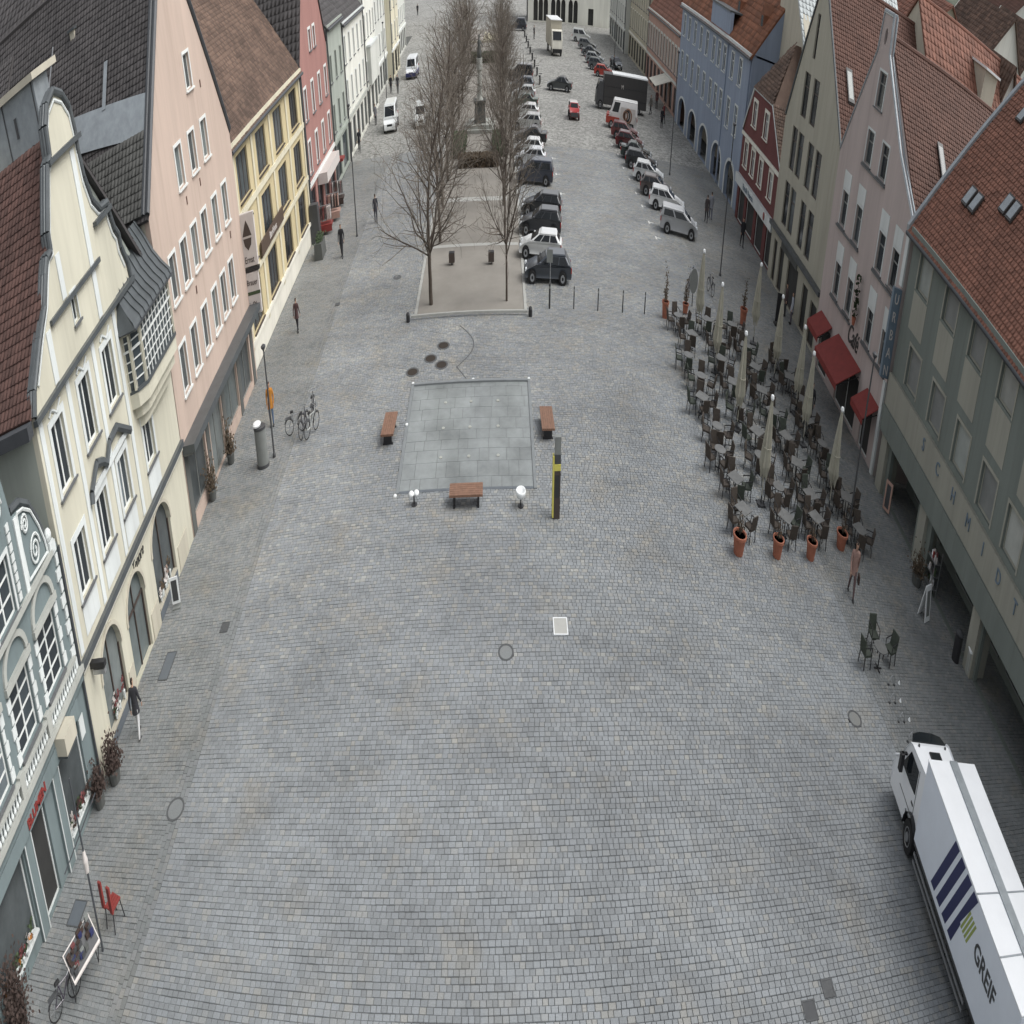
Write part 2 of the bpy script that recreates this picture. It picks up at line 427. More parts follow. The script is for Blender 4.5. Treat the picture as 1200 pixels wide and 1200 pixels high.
def stones(name, x0, x1, y0, y1, rowh, wmin, wmax, m, joint=.012, holes=(), axis='x', keep=None, skip_rows=0, zt=0.0):
    """rows of setts as one real mesh; holes = (x, y, r) circles or (xa, ya, xb, yb) boxes left out"""
    V, T = [], []
    if axis == 'y': a0, a1, b0, b1 = y0, y1, x0, x1
    else: a0, a1, b0, b1 = x0, x1, y0, y1
    nrow = max(1, int(round((b1-b0)/rowh))); rh = (b1-b0)/nrow
    quads = []
    for r_ in range(skip_rows, nrow):
        n = int((a1-a0)/((wmin+wmax)/2)) + 2
        ws = rng.uniform(wmin, wmax, n); e = np.concatenate(([0], np.cumsum(ws)))
        e = e[e < (a1-a0)-.05]; e = np.append(e, a1-a0) + a0
        c0, c1 = b0 + r_*rh, b0 + (r_+1)*rh
        j = joint/2
        A0 = e[:-1]+j; A1 = e[1:]-j
        wob = .012*np.sin(e[:-1]*1.3 + r_)
        quads.append(np.stack([A0, A1, np.full_like(A0, c0+j)+wob, np.full_like(A0, c1-j)+wob], 1))
    Q = np.concatenate(quads)
    cx = (Q[:, 0]+Q[:, 1])/2; cy = (Q[:, 2]+Q[:, 3])/2
    if axis == 'y': cx, cy = cy, cx
    ok = np.ones(len(Q), bool)
    for h in holes:
        if len(h) == 3: ok &= np.hypot(cx-h[0], cy-h[1]) > h[2]
        else: ok &= ~((cx > h[0]) & (cx < h[2]) & (cy > h[1]) & (cy < h[3]))
    Q = Q[ok]; n = len(Q)
    zt_ = zt + rng.uniform(-.005, .004, n); zb = zt - .022; ins = .008
    if axis == 'y': X0, X1, Y0, Y1 = Q[:, 2], Q[:, 3], Q[:, 0], Q[:, 1]
    else: X0, X1, Y0, Y1 = Q[:, 0], Q[:, 1], Q[:, 2], Q[:, 3]
    P = np.zeros((n, 8, 3))
    for k, (sx, sy) in enumerate(((0, 0), (1, 0), (1, 1), (0, 1))):
        P[:, k, 0] = X1 if sx else X0; P[:, k, 1] = Y1 if sy else Y0; P[:, k, 2] = zb
        P[:, k+4, 0] = (X1-ins) if sx else (X0+ins); P[:, k+4, 1] = (Y1-ins) if sy else (Y0+ins)
        P[:, k+4, 2] = zt_ + rng.uniform(-.002, .002, n)
    F = np.array([[4, 5, 6, 7], [0, 1, 5, 4], [1, 2, 6, 5], [2, 3, 7, 6], [3, 0, 4, 7]])
    faces = (F[None] + 8*np.arange(n)[:, None, None]).reshape(-1)
    me = bpy.data.meshes.new(name)
    me.vertices.add(8*n); me.vertices.foreach_set('co', P.reshape(-1))
    me.loops.add(len(faces)); me.loops.foreach_set('vertex_index', faces.astype(np.int32))
    me.polygons.add(5*n); me.polygons.foreach_set('loop_start', np.arange(0, 20*n, 4, dtype=np.int32))
    me.update(calc_edges=True)
    me.polygons.foreach_set('use_smooth', [False]*(5*n))
    me.materials.append(m)
    yy = (Y0+Y1)/2; t_ = rng.random(n)
    warm = rng.random(n) < np.clip((yy-24)/60, 0, .70)      # more of the warm stone farther up the square
    t_ = np.where(warm, .55+.4*t_, t_*.72)
    set_tone(me, np.repeat(t_, 5))
    return me

def structure(name, me, parent=None, **kw):
    return link(name, me, parent, kind='structure', **kw)

gm = MB(); gm.quad((-900, -300, -.032), (900, -300, -.032), (900, 1500, -.032), (-900, 1500, -.032), 'joint')
ground = gm.build('ground', kind='structure')
YS = 104.0
YM = 63.4
pm = MB()
pm.quad((-23.5, YS, -.004), (34.5, YS, -.004), (34.5, 330, -.004), (-23.5, 330, -.004), 'paving_far')
pm.quad((-120, 205, -.009), (-23.5, 205, -.009), (-23.5, 330, -.009), (-120, 330, -.009), 'paving_far')
pavement = pm.build('pavement', kind='structure')
FX0, FX1, FY0, FY1 = -7.0, 2.65, 40.5, 50.9
holes = [(-16.4, 23.9, .40), (20.2, 27.4, .34), (0.4, 30.4, .36), (FX0+.1, FY0+.1, FX1-.1, FY1-.1), (-7.1, 52.4, .4), (-5.7, 53.9, .4), (-4.7, 55.5, .4), (-4.7, 53.0, .4)]
HT = (-7.7, 60.2, 2.7, 200)
def paved(name, *meshes):
    r_ = link(name, None, None, (0, 0, 0)); r_['kind'] = 'structure'
    for me in meshes:
        o = link('setts', me, r_); o['kind'] = 'stuff'
    return r_
near = paved('plaza_paving', stones('setts', -15.9, 22.3, 14.0+.2*21, YM, .2, .19, .35, M['sett'], holes=holes+[HT]),
             stones('setts', -15.9, 22.3, YM, YS, .27, .22, .36, M['sett'], holes=[HT]))
paved('gutter_strip', stones('setts', -16.6, -15.9, 14.0, YS, .23, .22, .42, M['sett_curb'], axis='y', holes=holes))
paved('left_footway', stones('setts', -22.2, -16.6, 13.0, YS, .19, .16, .28, M['sett_walk'], holes=holes))
paved('right_footway', stones('setts', 22.3, 36.5, 11.0, YS, .19, .16, .26, M['sett_walk']))
# the nearest stones, each an object of its own
tones = []
for k in range(14):
    b = MB(); b.box((-.5, -.093, -.022), (.5, .093, 0), 'sett', top=(.03, .008))
    me = b.mesh('sett'); set_tone(me, [rng.random()*.75]*6); tones.append(me)
cnt = 0
REST = []
for r_ in range(0, 21):
    y = 14.0 + .2*r_ + .1
    x = -15.9
    while x < 22.3:
        ww = random.uniform(.19, .35); ww = min(ww, 22.3-x)
        cx = x+ww/2
        if ww > .12:
            vis = (17.55 + (.0 if abs(cx) < 8 else -.0052*(abs(cx)-8)**1.6)) < y      # a band along the bottom of the view
            if vis and y < 18.3 and cnt < 300:
                link('sett', tones[random.randrange(14)], near, (cx, y+.012*math.sin(x*1.3+r_), random.uniform(-.004, .003)), scale=(ww-.014, 1, 1)); cnt += 1
            else: REST.append((cx, y, ww))
        x += ww
V, F, T = [], [], []
for (cx, y, ww) in REST:
    o = len(V); h = ww/2-.007
    V += [(cx-h, y-.093, -.022), (cx+h, y-.093, -.022), (cx+h, y+.093, -.022), (cx-h, y+.093, -.022), (cx-h+.008, y-.085, 0), (cx+h-.008, y-.085, 0), (cx+h-.008, y+.085, 0), (cx-h+.008, y+.085, 0)]
    F += [(o+4, o+5, o+6, o+7), (o, o+1, o+5, o+4), (o+1, o+2, o+6, o+5), (o+2, o+3, o+7, o+6), (o+3, o, o+4, o+7)]
    T += [random.random()*.75]*5
me = bpy.data.meshes.new('front_paving'); me.from_pydata(V, [], F); me.materials.append(M['sett']); set_tone(me, T)
o = link('setts', me, near); o['kind'] = 'stuff'

# manhole covers, hatches, grates
def manhole(x, y, r, label, name='manhole_cover'):
    t = thing(name, label, 'manhole', (x, y, 0), group='manhole covers in the paving')
    b = MB(); b.lathe([(r+.02, -.03), (r+.02, .009), (r-.07, .009), (r-.07, -.02)], m='iron', n=28); b.build('cover_rim', t)
    b = MB(); b.lathe([(r-.072, -.03), (r-.072, .004)], m='sett_curb' if r > .4 else 'iron', n=28)
    me = b.mesh('lid'); set_tone(me, [.3]*len(me.polygons)); link('lid', me, t)
    return t
manhole(-16.4, 23.9, .48, 'large round manhole cover on the left gutter strip')
manhole(20.2, 27.4, .42, 'round manhole cover with dark rim in front of the lorry')
manhole(.4, 30.4, .41, 'faint round manhole cover in the middle of the square')
manhole(-10.3, 67.4, .4, 'small round manhole cover left of the tree strip')
def hatch(x, y, w_, d, m, label, frame='iron', rz=0):
    t = thing('access_hatch', label, 'hatch', (x, y, .014), rz, group='square hatches in the paving')
    b = MB()
    f = .05
    b.box((-w_/2, -d/2, -.03), (w_/2, -d/2+f, .004), frame); b.box((-w_/2, d/2-f, -.03), (w_/2, d/2, .004), frame)
    b.box((-w_/2, -d/2+f, -.03), (-w_/2+f, d/2-f, .004), frame); b.box((w_/2-f, -d/2+f, -.03), (w_/2, d/2-f, .004), frame)
    b.build('hatch_frame', t)
    b = MB(); b.box((-w_/2+f, -d/2+f, -.03), (w_/2-f, d/2-f, -.002), m); b.build('hatch_plate', t)
hatch(3.5, 31.7, .82, .92, 'granite', 'bright square hatch with a white metal frame in the open square', 'white_plastic')
hatch(-16.8, 32.7, .55, .6, 'iron', 'black drain grate on the left gutter strip')
hatch(-20.1, 30.8, .7, 1.6, 'granite_dark', 'long stone hatch beside the cream house on the footway')
hatch(13.7, 17.5, .55, .55, 'iron', 'brown square cover at the bottom beside the lorry')
hatch(12.6, 17.0, .6, .6, 'dark_metal', 'dark square cover cut off at the bottom edge')
hatch(-20.3, 19.7, .8, 1.0, 'granite_dark', 'pale square hatch beside the flower rack on the footway')
hatch(-16.0, 64.1, .5, .5, 'iron', 'small dark drain grate on the far left gutter')
for (x, y, l) in ((-7.1, 52.4, 'leftmost of four round tree grates in front of the trees'), (-5.7, 53.9, 'second round tree grate from the left, slightly behind'), (-4.7, 55.5, 'farthest of the four round tree grates'), (-4.7, 53.0, 'rightmost near round tree grate of the four')):
    t = thing('tree_grate', l, 'grate', (x, y, 0), group='round grates in front of the tree strip')
    b = MB(); b.lathe([(.55, -.03), (.55, .010), (.40, .010)], m='iron', n=24); b.build('grate_rim', t)
    b = MB(); b.lathe([(.42, -.03), (.42, .0105)], m='soil', n=24); b.build('grate_centre', t)
# curved slot drain
pts = [(-3.4+1.35*math.sin(math.pi*k/16), 58.2-5.6*k/16) for k in range(17)] + [(-3.35+.16*k, 52.55-.28*k) for k in range(1, 6)]
b = MB()
for a, c in zip(pts, pts[1:]):
    d = Vector((c[0]-a[0], c[1]-a[1], 0)).normalized(); nn = Vector((-d.y, d.x, 0))*.045
    A, C_ = Vector((*a, .006)), Vector((*c, .006))
    b.quad(A-nn, C_-nn, C_+nn, A+nn, 'iron')
b.build('slot_drain', label='thin dark curved slot drain behind the fountain', cat='drain')

# ------------------------------------------------------------------ fountain
M['edge_stone'] = mat('edge_stone', (.20, .215, .22), .5, .15, 1.5, .2, 40)
ft = thing('water_play_fountain', 'flat square fountain of wet blue-grey slabs flush with the plaza', 'fountain', ((FX0+FX1)/2, (FY0+FY1)/2, 0))
fw, fd = (FX1-FX0), (FY1-FY0)
b = MB()
for (a, c) in (((-fw/2, -fd/2, -.03), (-fw/2+.22, fd/2, .045)), ((fw/2-.22, -fd/2, -.03), (fw/2, fd/2, .045)), ((-fw/2+.22, fd/2-.22, -.03), (fw/2-.22, fd/2, .07))):
    b.box(a, c, 'edge_stone')
b.box((-fw/2+.22, -fd/2, -.03), (fw/2-.22, -fd/2+.2, .012), 'granite_dark')
b.build('basin_edge', ft, bevel=.01)
y = -fd/2+.2
rowsY = []
while y < fd/2-.25:
    hgt = random.choice([.9, 1.1, 1.3]); hgt = min(hgt, fd/2-.22-y)
    rowsY.append((y, hgt)); y += hgt
for (y, hgt) in rowsY:
    x = -fw/2+.22
    while x < fw/2-.23:
        ww = random.choice([.7, .95, 1.25, 1.5]); ww = min(ww, fw/2-.22-x)
        if fw/2-.22-(x+ww) < .3: ww = fw/2-.22-x
        bb = MB(); bb.box((x+.009, y+.009, -.03), (x+ww-.009, y+hgt-.009, -.006+random.uniform(0, .004)), 'slab')
        me = bb.mesh('slab'); set_tone(me, [random.random()]*6); link('slab', me, ft)
        x += ww
for ix, xx in enumerate((-1.9, .1, 2.2)):
    for yy in (-2.4, .3, 2.9):
        bb = MB(); bb.lathe([(.12, -.01), (.12, .012), (.09, .014)], m='stone_trim', n=14); bb.build('nozzle', ft, (xx, yy, 0))
for (xx, yy) in ((-fw/2, -fd/2-.12), (-fw/2+.1, .8), (-fw/2+.1, fd/2+.1), (.2, fd/2+.12), (fw/2-.1, fd/2+.1)):
    bb = MB(); bb.lathe([(.11, -.01), (.11, .03), (.06, .05)], m='white_plastic', n=12); bb.build('edge_light', ft, (xx, yy, .04 if abs(yy) < fd/2 else 0))

# ------------------------------------------------------------------ tree strip
TX0, TX1, TY0, TY1 = -7.5, 2.5, 60.3, 205.0
b = MB(); b.quad((TX0, TY0, .012), (TX1, TY0, .012), (TX1, TY1, .012), (TX0, TY1, .012), 'gravel')
strip = b.build('gravel_bed', kind='structure')
edge = link('gravel_edging', None, None); edge['kind'] = 'structure'
km = MB(); km.box((-.13, .01, -.03), (.13, .99, .05), 'granite'); km = km.mesh('kerbstone')
y = TY0
while y < 110:
    for xx in (TX0-.14, TX1+.14):
        link('kerbstone', km, edge, (xx, y, 0))
    y += 1.0
kb = MB(); kb.box((TX0-.27, 110, -.03), (TX0-.01, TY1, .05), 'granite'); kb.box((TX1+.01, 110, -.03), (TX1+.27, TY1, .05), 'granite')
kb.build('far_kerb', edge)
b = MB(); b.quad((TX0+1.2, 84, .018), (TX1-1.2, 84, .018), (TX1-1.2, 85.2, .018), (TX0+1.2, 85.2, .018), 'granite')
b.quad((TX0+.2, 72.5, .018), (TX1-.2, 72.5, .018), (TX1-.2, 73.1, .018), (TX0+.2, 73.1, .018), 'granite')
b.build('cross_path', kind='structure')
# low rail across the near end of the strip
t = thing('low_barrier', 'low white rail with dark end posts in front of the tree strip', 'barrier', (-2.6, 59.4, 0))
b = MB(); b.box((-5.4, .16, .10), (5.4, .30, .22), 'granite'); b.build('rail', t, bevel=.02)
for xx in (-5.65, 5.65):
    b = MB(); b.lathe([(.17, 0), (.17, .34), (.12, .42), (.02, .45)], m='black_metal', n=14); b.build('end_post', t, (xx, 0, 0))

# ------------------------------------------------------------------ buildings
class Bld:
    """local frame: +x out of the facade, +y along it, z up. side 'L' faces +X, 'R' faces -X"""
    def __init__(s, name, label, cat, side, X0, Y0, Y1):
        s.side, s.X0, s.Y0, s.Y1 = side, X0, Y0, Y1
        s.W = Y1-Y0
        s.root = thing(name, label, cat, (X0, Y0 if side == 'L' else Y1, 0), 0 if side == 'L' else math.pi)
        s.wcache = {}
    def y(s, Y):
        return Y-s.Y0 if s.side == 'L' else s.Y1-Y
    def pts(s, P):
        return [(s.y(a), z) for a, z in P]
    def front(s, outline, holes=(), m='cream', t=.35, x=0.0, name='front_wall'):
        out = s.pts(outline); hs = [s.pts(h) for h in holes]
        loops = [[Vector((a, b, 0)) for a, b in out]] + [[Vector((a, b, 0)) for a, b in h] for h in hs]
        tri = tessellate_polygon(loops)
        flat = [p for l in [out]+hs for p in l]
        b = MB()
        b.add([(x, p[0], p[1]) for p in flat], [tuple(t_) for t_ in tri], m)
        for l in [out]+hs:
            n = len(l)
            b.add([(x, p[0], p[1]) for p in l]+[(x-t, p[0], p[1]) for p in l], [(i, (i+1) % n, n+(i+1) % n, n+i) for i in range(n)], m)
        return b.build(name, s.root)
    def body(s, outline, depth, m, x=-.352, name='rear_wall'):
        b = MB(); b.prism([(a, z) for a, z in s.pts(outline)], 'x', x-depth, x, m)
        return b.build(name, s.root)
    def band(s, Ya, Yb, z0, z1, p, m, name='string_course', x=0.002):
        a, c = sorted((s.y(Ya), s.y(Yb)))
        b = MB(); b.box((x, a, z0), (x+p, c, z1), m)
        return b.build(name, s.root)
    def win(s, Y, z, w_, h, cols=2, rows=1, trim=.0, tm='frame_white', fm='frame_white', gm_='glass', sill=True, inset=.16, ft=.06, arch=False, back=True, sm='sill', key=None, name='window', fx=0.0, panes=False):
        """Y, z = centre of the bottom edge"""
        k = (w_, h, cols, rows, trim, tm, fm, gm_, sill, inset, ft, arch, sm, fx, panes)
        if k not in s.wcache:
            b = MB()
            hw = w_/2
            if trim:
                b.box((0.002, -hw-trim, -trim*.3), (.045, -hw, h+trim), tm); b.box((0.002, hw, -trim*.3), (.045, hw+trim, h+trim), tm)
                b.box((0.002, -hw, h), (.045, hw, h+trim), tm)
            xi = -inset
            b.box((xi-.05, -hw, 0), (xi+.01, -hw+ft, h), fm); b.box((xi-.05, hw-ft, 0), (xi+.01, hw, h), fm)
            b.box((xi-.05, -hw+ft, 0), (xi+.01, hw-ft, ft), fm); b.box((xi-.05, -hw+ft, h-ft), (xi+.01, hw-ft, h), fm)
            for i in range(1, cols):
                yy = -hw + w_*i/cols
                b.box((xi-.045, yy-ft*.6, ft), (xi+.005, yy+ft*.6, h-ft), fm)
            for j in range(1, rows):
                zz = h*j/rows if rows > 2 else h*(.68 if rows == 2 else .5)
                b.box((xi-.04, -hw+ft, zz-ft*.45), (xi, hw-ft, zz+ft*.45), fm)
            me = b.mesh(name)
            pn = []
            nc = cols if panes else 1
            for i in range(nc):
                p = MB(); p.box((xi-.035, -hw+w_*i/nc+(ft if i == 0 else ft*.6), ft), (xi-.03, -hw+w_*(i+1)/nc-(ft if i == nc-1 else ft*.6), h-ft), gm_)
                pn.append(p.mesh('pane'))
            sl = None
            if sill:
                q = MB(); q.box((.0, -hw-trim-.06, -.10), (.14, hw+trim+.06, -.03), sm); sl = q.mesh('sill')
            s.wcache[k] = (me, pn, sl)
        me, pn, sl = s.wcache[k]
        o = link(name, me, s.root, (fx, s.y(Y), z))
        for p in pn: link('pane', p, o)
        if sl: link('sill', sl, o)
        return o
    def hole(s, Y, z, w_, h):
        return [(Y-w_/2, z), (Y+w_/2, z), (Y+w_/2, z+h), (Y-w_/2, z+h)]
    def arch_hole(s, Y, z, w_, h, n=10, rise=None):
        r = w_/2; rise = r if rise is None else rise
        P = [(Y-r, z), (Y+r, z)]
        for i in range(n+1):
            t = math.pi*i/n
            P.append((Y+r*math.cos(t), z+h-rise+rise*math.sin(t)))
        return P
    def roof(s, p0, u, v, m, tw=.27, th=.31, name='roof_tiles', thick=.12, clip=None, deck=True):
        """tiled plane from local point p0; u along the courses, v up the slope. Real tiles, joined."""
        p0, u, v = Vector(p0), Vector(u), Vector(v)
        lu, lv = u.length, v.length
        un, vn = u/lu, v/lv
        n_ = un.cross(vn)
        if n_.z < 0: n_ = -n_
        nu, nv = max(1, int(lu/tw)), max(1, int(lv/th))
        du, dv = lu/nu, lv/nv
        I, J = np.meshgrid(np.arange(nu), np.arange(nv)); I = I.ravel(); J = J.ravel()
        P0, U, Vv, N_ = map(np.array, (p0, un, vn, n_))
        if clip is not None:
            mid = P0 + np.outer((I+.5)*du, U) + np.outer((J+.5)*dv, Vv)
            ok = np.array([clip(q) for q in mid]); I, J = I[ok], J[ok]
        n = len(I)
        jit = rng.uniform(-.009, .009, n)
        def pt(a, b_, h):
            return P0 + np.outer((I+a)*du, U) + np.outer((J+b_)*dv, Vv) + np.outer(h+jit, N_)
        g = .05
        A = [pt(0, 0, .0), pt(1-g, 0, .0), pt(0, -.06, .060), pt(.45, -.06, .085), pt(1-g, -.06, .060), pt(0, .97, .030), pt(.45, .97, .055), pt(1-g, .97, .030)]
        Vt = np.stack(A, 1)
        F = [[2, 3, 6, 5], [3, 4, 7, 6], [0, 1, 4, 2]]
        Ff = [[2, 3, 6, 5], [3, 4, 7, 6], [0, 1, 4, 3], [0, 3, 2, 2]]
        F = np.array([[2, 3, 6, 5], [3, 4, 7, 6], [0, 1, 4, 2]])
        faces = (F[None]+8*np.arange(n)[:, None, None]).reshape(-1)
        me = bpy.data.meshes.new(name)
        me.vertices.add(8*n); me.vertices.foreach_set('co', Vt.reshape(-1))
        me.loops.add(len(faces)); me.loops.foreach_set('vertex_index', faces.astype(np.int32))
        me.polygons.add(3*n); me.polygons.foreach_set('loop_start', np.arange(0, 12*n, 4, dtype=np.int32))
        me.update(calc_edges=True); me.materials.append(M[m]); set_tone(me, np.repeat(rng.random(n), 3))
        o = link(name, me, s.root); o['kind'] = 'stuff'
        if deck and clip is None:
            d = MB(); a, b_, c, e = p0, p0+u, p0+u+v, p0+v; k = n_*thick
            d.add([a-k, b_-k, c-k, e-k, a+n_*.01, b_+n_*.01, c+n_*.01, e+n_*.01], [(0, 1, 2, 3), (7, 6, 5, 4), (0, 4, 5, 1), (1, 5, 6, 2), (2, 6, 7, 3), (3, 7, 4, 0)], m)
            me2 = d.mesh('roof'); set_tone(me2, [.3]*len(me2.polygons)); link('roof', me2, s.root)
        return o
    def gable_roof(s, Ya, za, Yr, zr, Yb, zb, depth, m, ov=.15, **kw):
        """ridge runs away from the street; Ya,Yb eaves"""
        for (Ye, ze) in ((Ya, za), (Yb, zb)):
            s.roof((-depth, s.y(Ye), ze), (depth+ov, 0, 0), (0, s.y(Yr)-s.y(Ye), zr-ze), m, **kw)
        b = MB(); b.tube((-depth, s.y(Yr), zr+.08), (ov, s.y(Yr), zr+.08), .13, n=6, m=m)
        me = b.mesh('ridge_tiles'); set_tone(me, [.55]*len(me.polygons)); link('ridge_tiles', me, s.root)
    def eave_roof(s, Ya, Yb, ze, run, rise, m, ov=.35, back=True, **kw):
        a, c = sorted((s.y(Ya), s.y(Yb)))
        dz = rise/run*ov
        s.roof((ov, a, ze-dz), (0, c-a, 0), (-run-ov, 0, rise+dz), m, **kw)
        if back: s.roof((-2*run, a, ze), (0, c-a, 0), (run, 0, rise), m, deck=True, tw=.6, th=.8)
        b = MB(); b.tube((-run, a, ze+rise+.08), (-run, c, ze+rise+.08), .13, n=6, m=m)
        me = b.mesh('ridge_tiles'); set_tone(me, [.55]*len(me.polygons)); link('ridge_tiles', me, s.root)
        g = MB(); g.tube((ov+.08, a, ze-dz-.04), (ov+.08, c, ze-dz-.04), .10, n=8, m='gutter'); g.build('gutter', s.root)
        b = MB(); b.prism([(-run*2, ze), (-run, ze+rise-.05), (0, ze)], 'y', a+.02, c-.02, s.gm); b.build('gable_wall', s.root)
    gm = 'dado'
    def pipe(s, Y, z0, z1, r=.07, m='gutter', x=.12):
        b = MB(); b.tube((x, s.y(Y), z0), (x, s.y(Y), z1), r, n=8, m=m); b.build('downpipe', s.root)
    def part(s, name, b, **kw):
        return b.build(name, s.root, **kw)

XL = -21.8
# ---- ornate grey-green house, bottom left
B = Bld('ornate_house', 'grey-green house at bottom left with white stucco scrolls, arched windows and balustrade', 'house', 'L', XL, 8.0, 24.95)
wins1 = [(22.95, 4.35, 1.55, 1.75), (20.45, 4.35, 1.55, 1.75), (17.95, 4.35, 1.55, 1.75), (15.45, 4.35, 1.55, 1.75)]
wins2 = [(20.55, 7.35, 1.5, 1.45), (18.1, 7.35, 1.5, 1.45), (15.7, 7.35, 1.5, 1.45)]
holes_ = [B.hole(*a) for a in wins1] + [B.hole(*a) for a in wins2]
holes_ += [B.hole(22.9, .45, 2.1, 2.35), B.hole(19.8, .05, 1.35, 2.75), B.hole(17.0, .45, 2.9, 2.25)]
B.front([(8, 0), (24.9, 0), (24.9, 7.2), (24.1, 7.25), (24.05, 7.6), (23.8, 8.2), (23.3, 8.9), (22.7, 9.2), (22.1, 9.3), (21.9, 10.4), (21.0, 11.0), (8, 11)], holes_, 'ornate_wall')
B.body([(8, 0), (24.9, 0), (24.9, 7.1), (16.5, 10.5), (8, 8)], 9, 'ornate_wall')
for a in wins1: B.win(*a, cols=2, rows=4, trim=.0, ft=.07, panes=True)
for a in wins2: B.win(*a, cols=2, rows=3, trim=.12, tm='stucco_white', ft=.07, panes=True)
for (Y, z, ww, hh) in wins1:
    # arched hood, entablature, quoined jambs
    b = MB()
    yc = B.y(Y)
    for (r0, r1, p) in ((ww/2+.02, ww/2+.22, .13),):
        n = 14
        vs = []
        for i in range(n+1):
            t = math.pi*i/n
            for (r_, x_) in ((r0, 0.002), (r0, p), (r1, p), (r1, 0.002)):
                vs.append((x_, yc+r_*math.cos(t), z+hh+.28+r_*.78*math.sin(t)))
        fs = []
        for i in range(n):
            for j in range(4): fs.append((i*4+j, i*4+(j+1) % 4, (i+1)*4+(j+1) % 4, (i+1)*4+j))
        b.add(vs, fs, 'stone_trim')
    b.box((.002, yc-ww/2-.25, z+hh+.06), (.20, yc+ww/2+.25, z+hh+.26), 'stone_trim')
    B.part('window_hood', b)
    for sd_ in (-1, 1):
        for k in range(5):
            b = MB()
            e = .30 if k % 2 == 0 else .20
            y0 = yc+sd_*(ww/2+.02); y1 = yc+sd_*(ww/2+e)
            b.box((.002, min(y0, y1), z+k*.35), (.07, max(y0, y1), z+k*.35+.30), 'stucco_white')
            B.part('quoin', b)
# tall quoin strip at the right edge
for k in range(10):
    b = MB(); e = .34 if k % 2 else .20
    b.box((.002, B.y(24.72)-e, 3.75+k*.37), (.10, B.y(24.72), 4.05+k*.37), 'stucco_white'); B.part('quoin', b)
for k in range(8):
    b = MB(); b.box((.002, B.y(21.75)-.22, 7.4+k*.25), (.08, B.y(21.75)+.0, 7.6+k*.25), 'stucco_white'); B.part('quoin', b)
B.band(8, 24.9, 3.55, 3.72, .32, 'stone_trim', 'cornice'); B.band(8, 24.9, 3.30, 3.55, .18, 'ornate_wall', 'fascia')
B.band(8, 24.3, 7.14, 7.30, .20, 'stone_trim', 'cornice')
B.band(8, 24.5, 4.10, 4.22, .24, 'stone_trim', 'balustrade_rail')
bm_ = MB(); bm_.lathe([(.05, 0), (.09, .08), (.045, .2), (.08, .36), (.05, .40)], m='stucco_white', n=8); bal = bm_.mesh('baluster')
y = 13.2
while y < 24.4:
    if not any(abs(y-c) < .16 for c in (21.7, 19.2, 16.7)): link('baluster', bal, B.root, (.14, B.y(y), 3.73))
    y += .21
for c in (21.7, 19.2, 16.7):
    b = MB(); b.box((.002, B.y(c)-.16, 3.73), (.26, B.y(c)+.16, 4.3), 'stone_trim'); B.part('balustrade_pier', b)
# pilaster, scroll ornament
b = MB(); b.box((.002, B.y(22.25)-.12, 7.3), (.09, B.y(22.25)+.12, 9.2), 'stucco_white'); B.part('pilaster', b)
def spiral(cy, cz, r0, turns, sgn=1, r_=.045):
    b = MB(); P = []
    for i in range(int(turns*14)+1):
        t = i/14*2*math.pi; rr = r0*(1-i/(turns*14)*.88)
        P.append((.05, cy+sgn*rr*math.cos(t), cz+rr*math.sin(t)))
    b.path(P, r_, 5, 'stucco_white'); return b
B.part('scroll', spiral(B.y(23.25), 7.85, .42, 2.2)); B.part('scroll', spiral(B.y(22.85), 8.72, .27, 2.0, -1)); B.part('scroll', spiral(B.y(21.3), 9.9, .3, 2.0))
b = MB(); P = [(24.1, 7.3), (24.02, 7.7), (23.8, 8.2), (23.4, 8.8), (22.9, 9.1), (22.45, 9.2), (22.4, 8.4), (22.45, 7.45), (23.2, 7.4), (24.1, 7.35)]
b.path([(.05, B.y(a), z_) for a, z_ in P], .05, 5, 'stucco_white'); B.part('scroll_frame', b)
b = MB(); P = [(24.3, 7.1), (24.2, 7.75), (23.95, 8.3), (23.5, 8.95), (22.9, 9.3), (22.2, 9.4)]
b.path([(-.15, B.y(a), z_) for a, z_ in P], .13, 6, 'lead'); B.part('gable_coping', b)
b = MB(); b.sphere((.0, B.y(24.35), 7.65), .2, 'stucco_white'); b.box((-.15, B.y(24.35)-.17, 7.2), (.17, B.y(24.35)+.17, 7.5), 'stucco_white'); B.part('finial', b)
B.pipe(24.86, 0, 7.1)
# shopfront
def shopwin(B, Ya, Yb, z0, z1, fm='frame_dark', g='glass', n=1, name='shop_window', x=-.2, goods=None):
    a, c = sorted((B.y(Ya), B.y(Yb)))
    b = MB(); f = .07
    b.box((x-.05, a, z0), (x+.03, a+f, z1), fm); b.box((x-.05, c-f, z0), (x+.03, c, z1), fm)
    b.box((x-.05, a+f, z0), (x+.03, c-f, z0+f), fm); b.box((x-.05, a+f, z1-f), (x+.03, c-f, z1), fm)
    for i in range(1, n):
        yy = a+(c-a)*i/n; b.box((x-.05, yy-f/2, z0+f), (x+.02, yy+f/2, z1-f), fm)
    o = b.build(name, B.root)
    b = MB(); b.box((x-.03, a+f, z0+f), (x-.02, c-f, z1-f), g); b.build('pane', o)
    return o
for (ya, yb, z0) in ((21.85, 23.95, .45), (15.55, 18.45, .45)):
    o = shopwin(B, ya, yb, z0, 2.8 if ya > 20 else 2.7, 'stucco_white', 'glass_grey')
shopwin(B, 19.13, 20.47, .05, 2.8, 'stucco_white', 'dark_interior', name='shop_door')
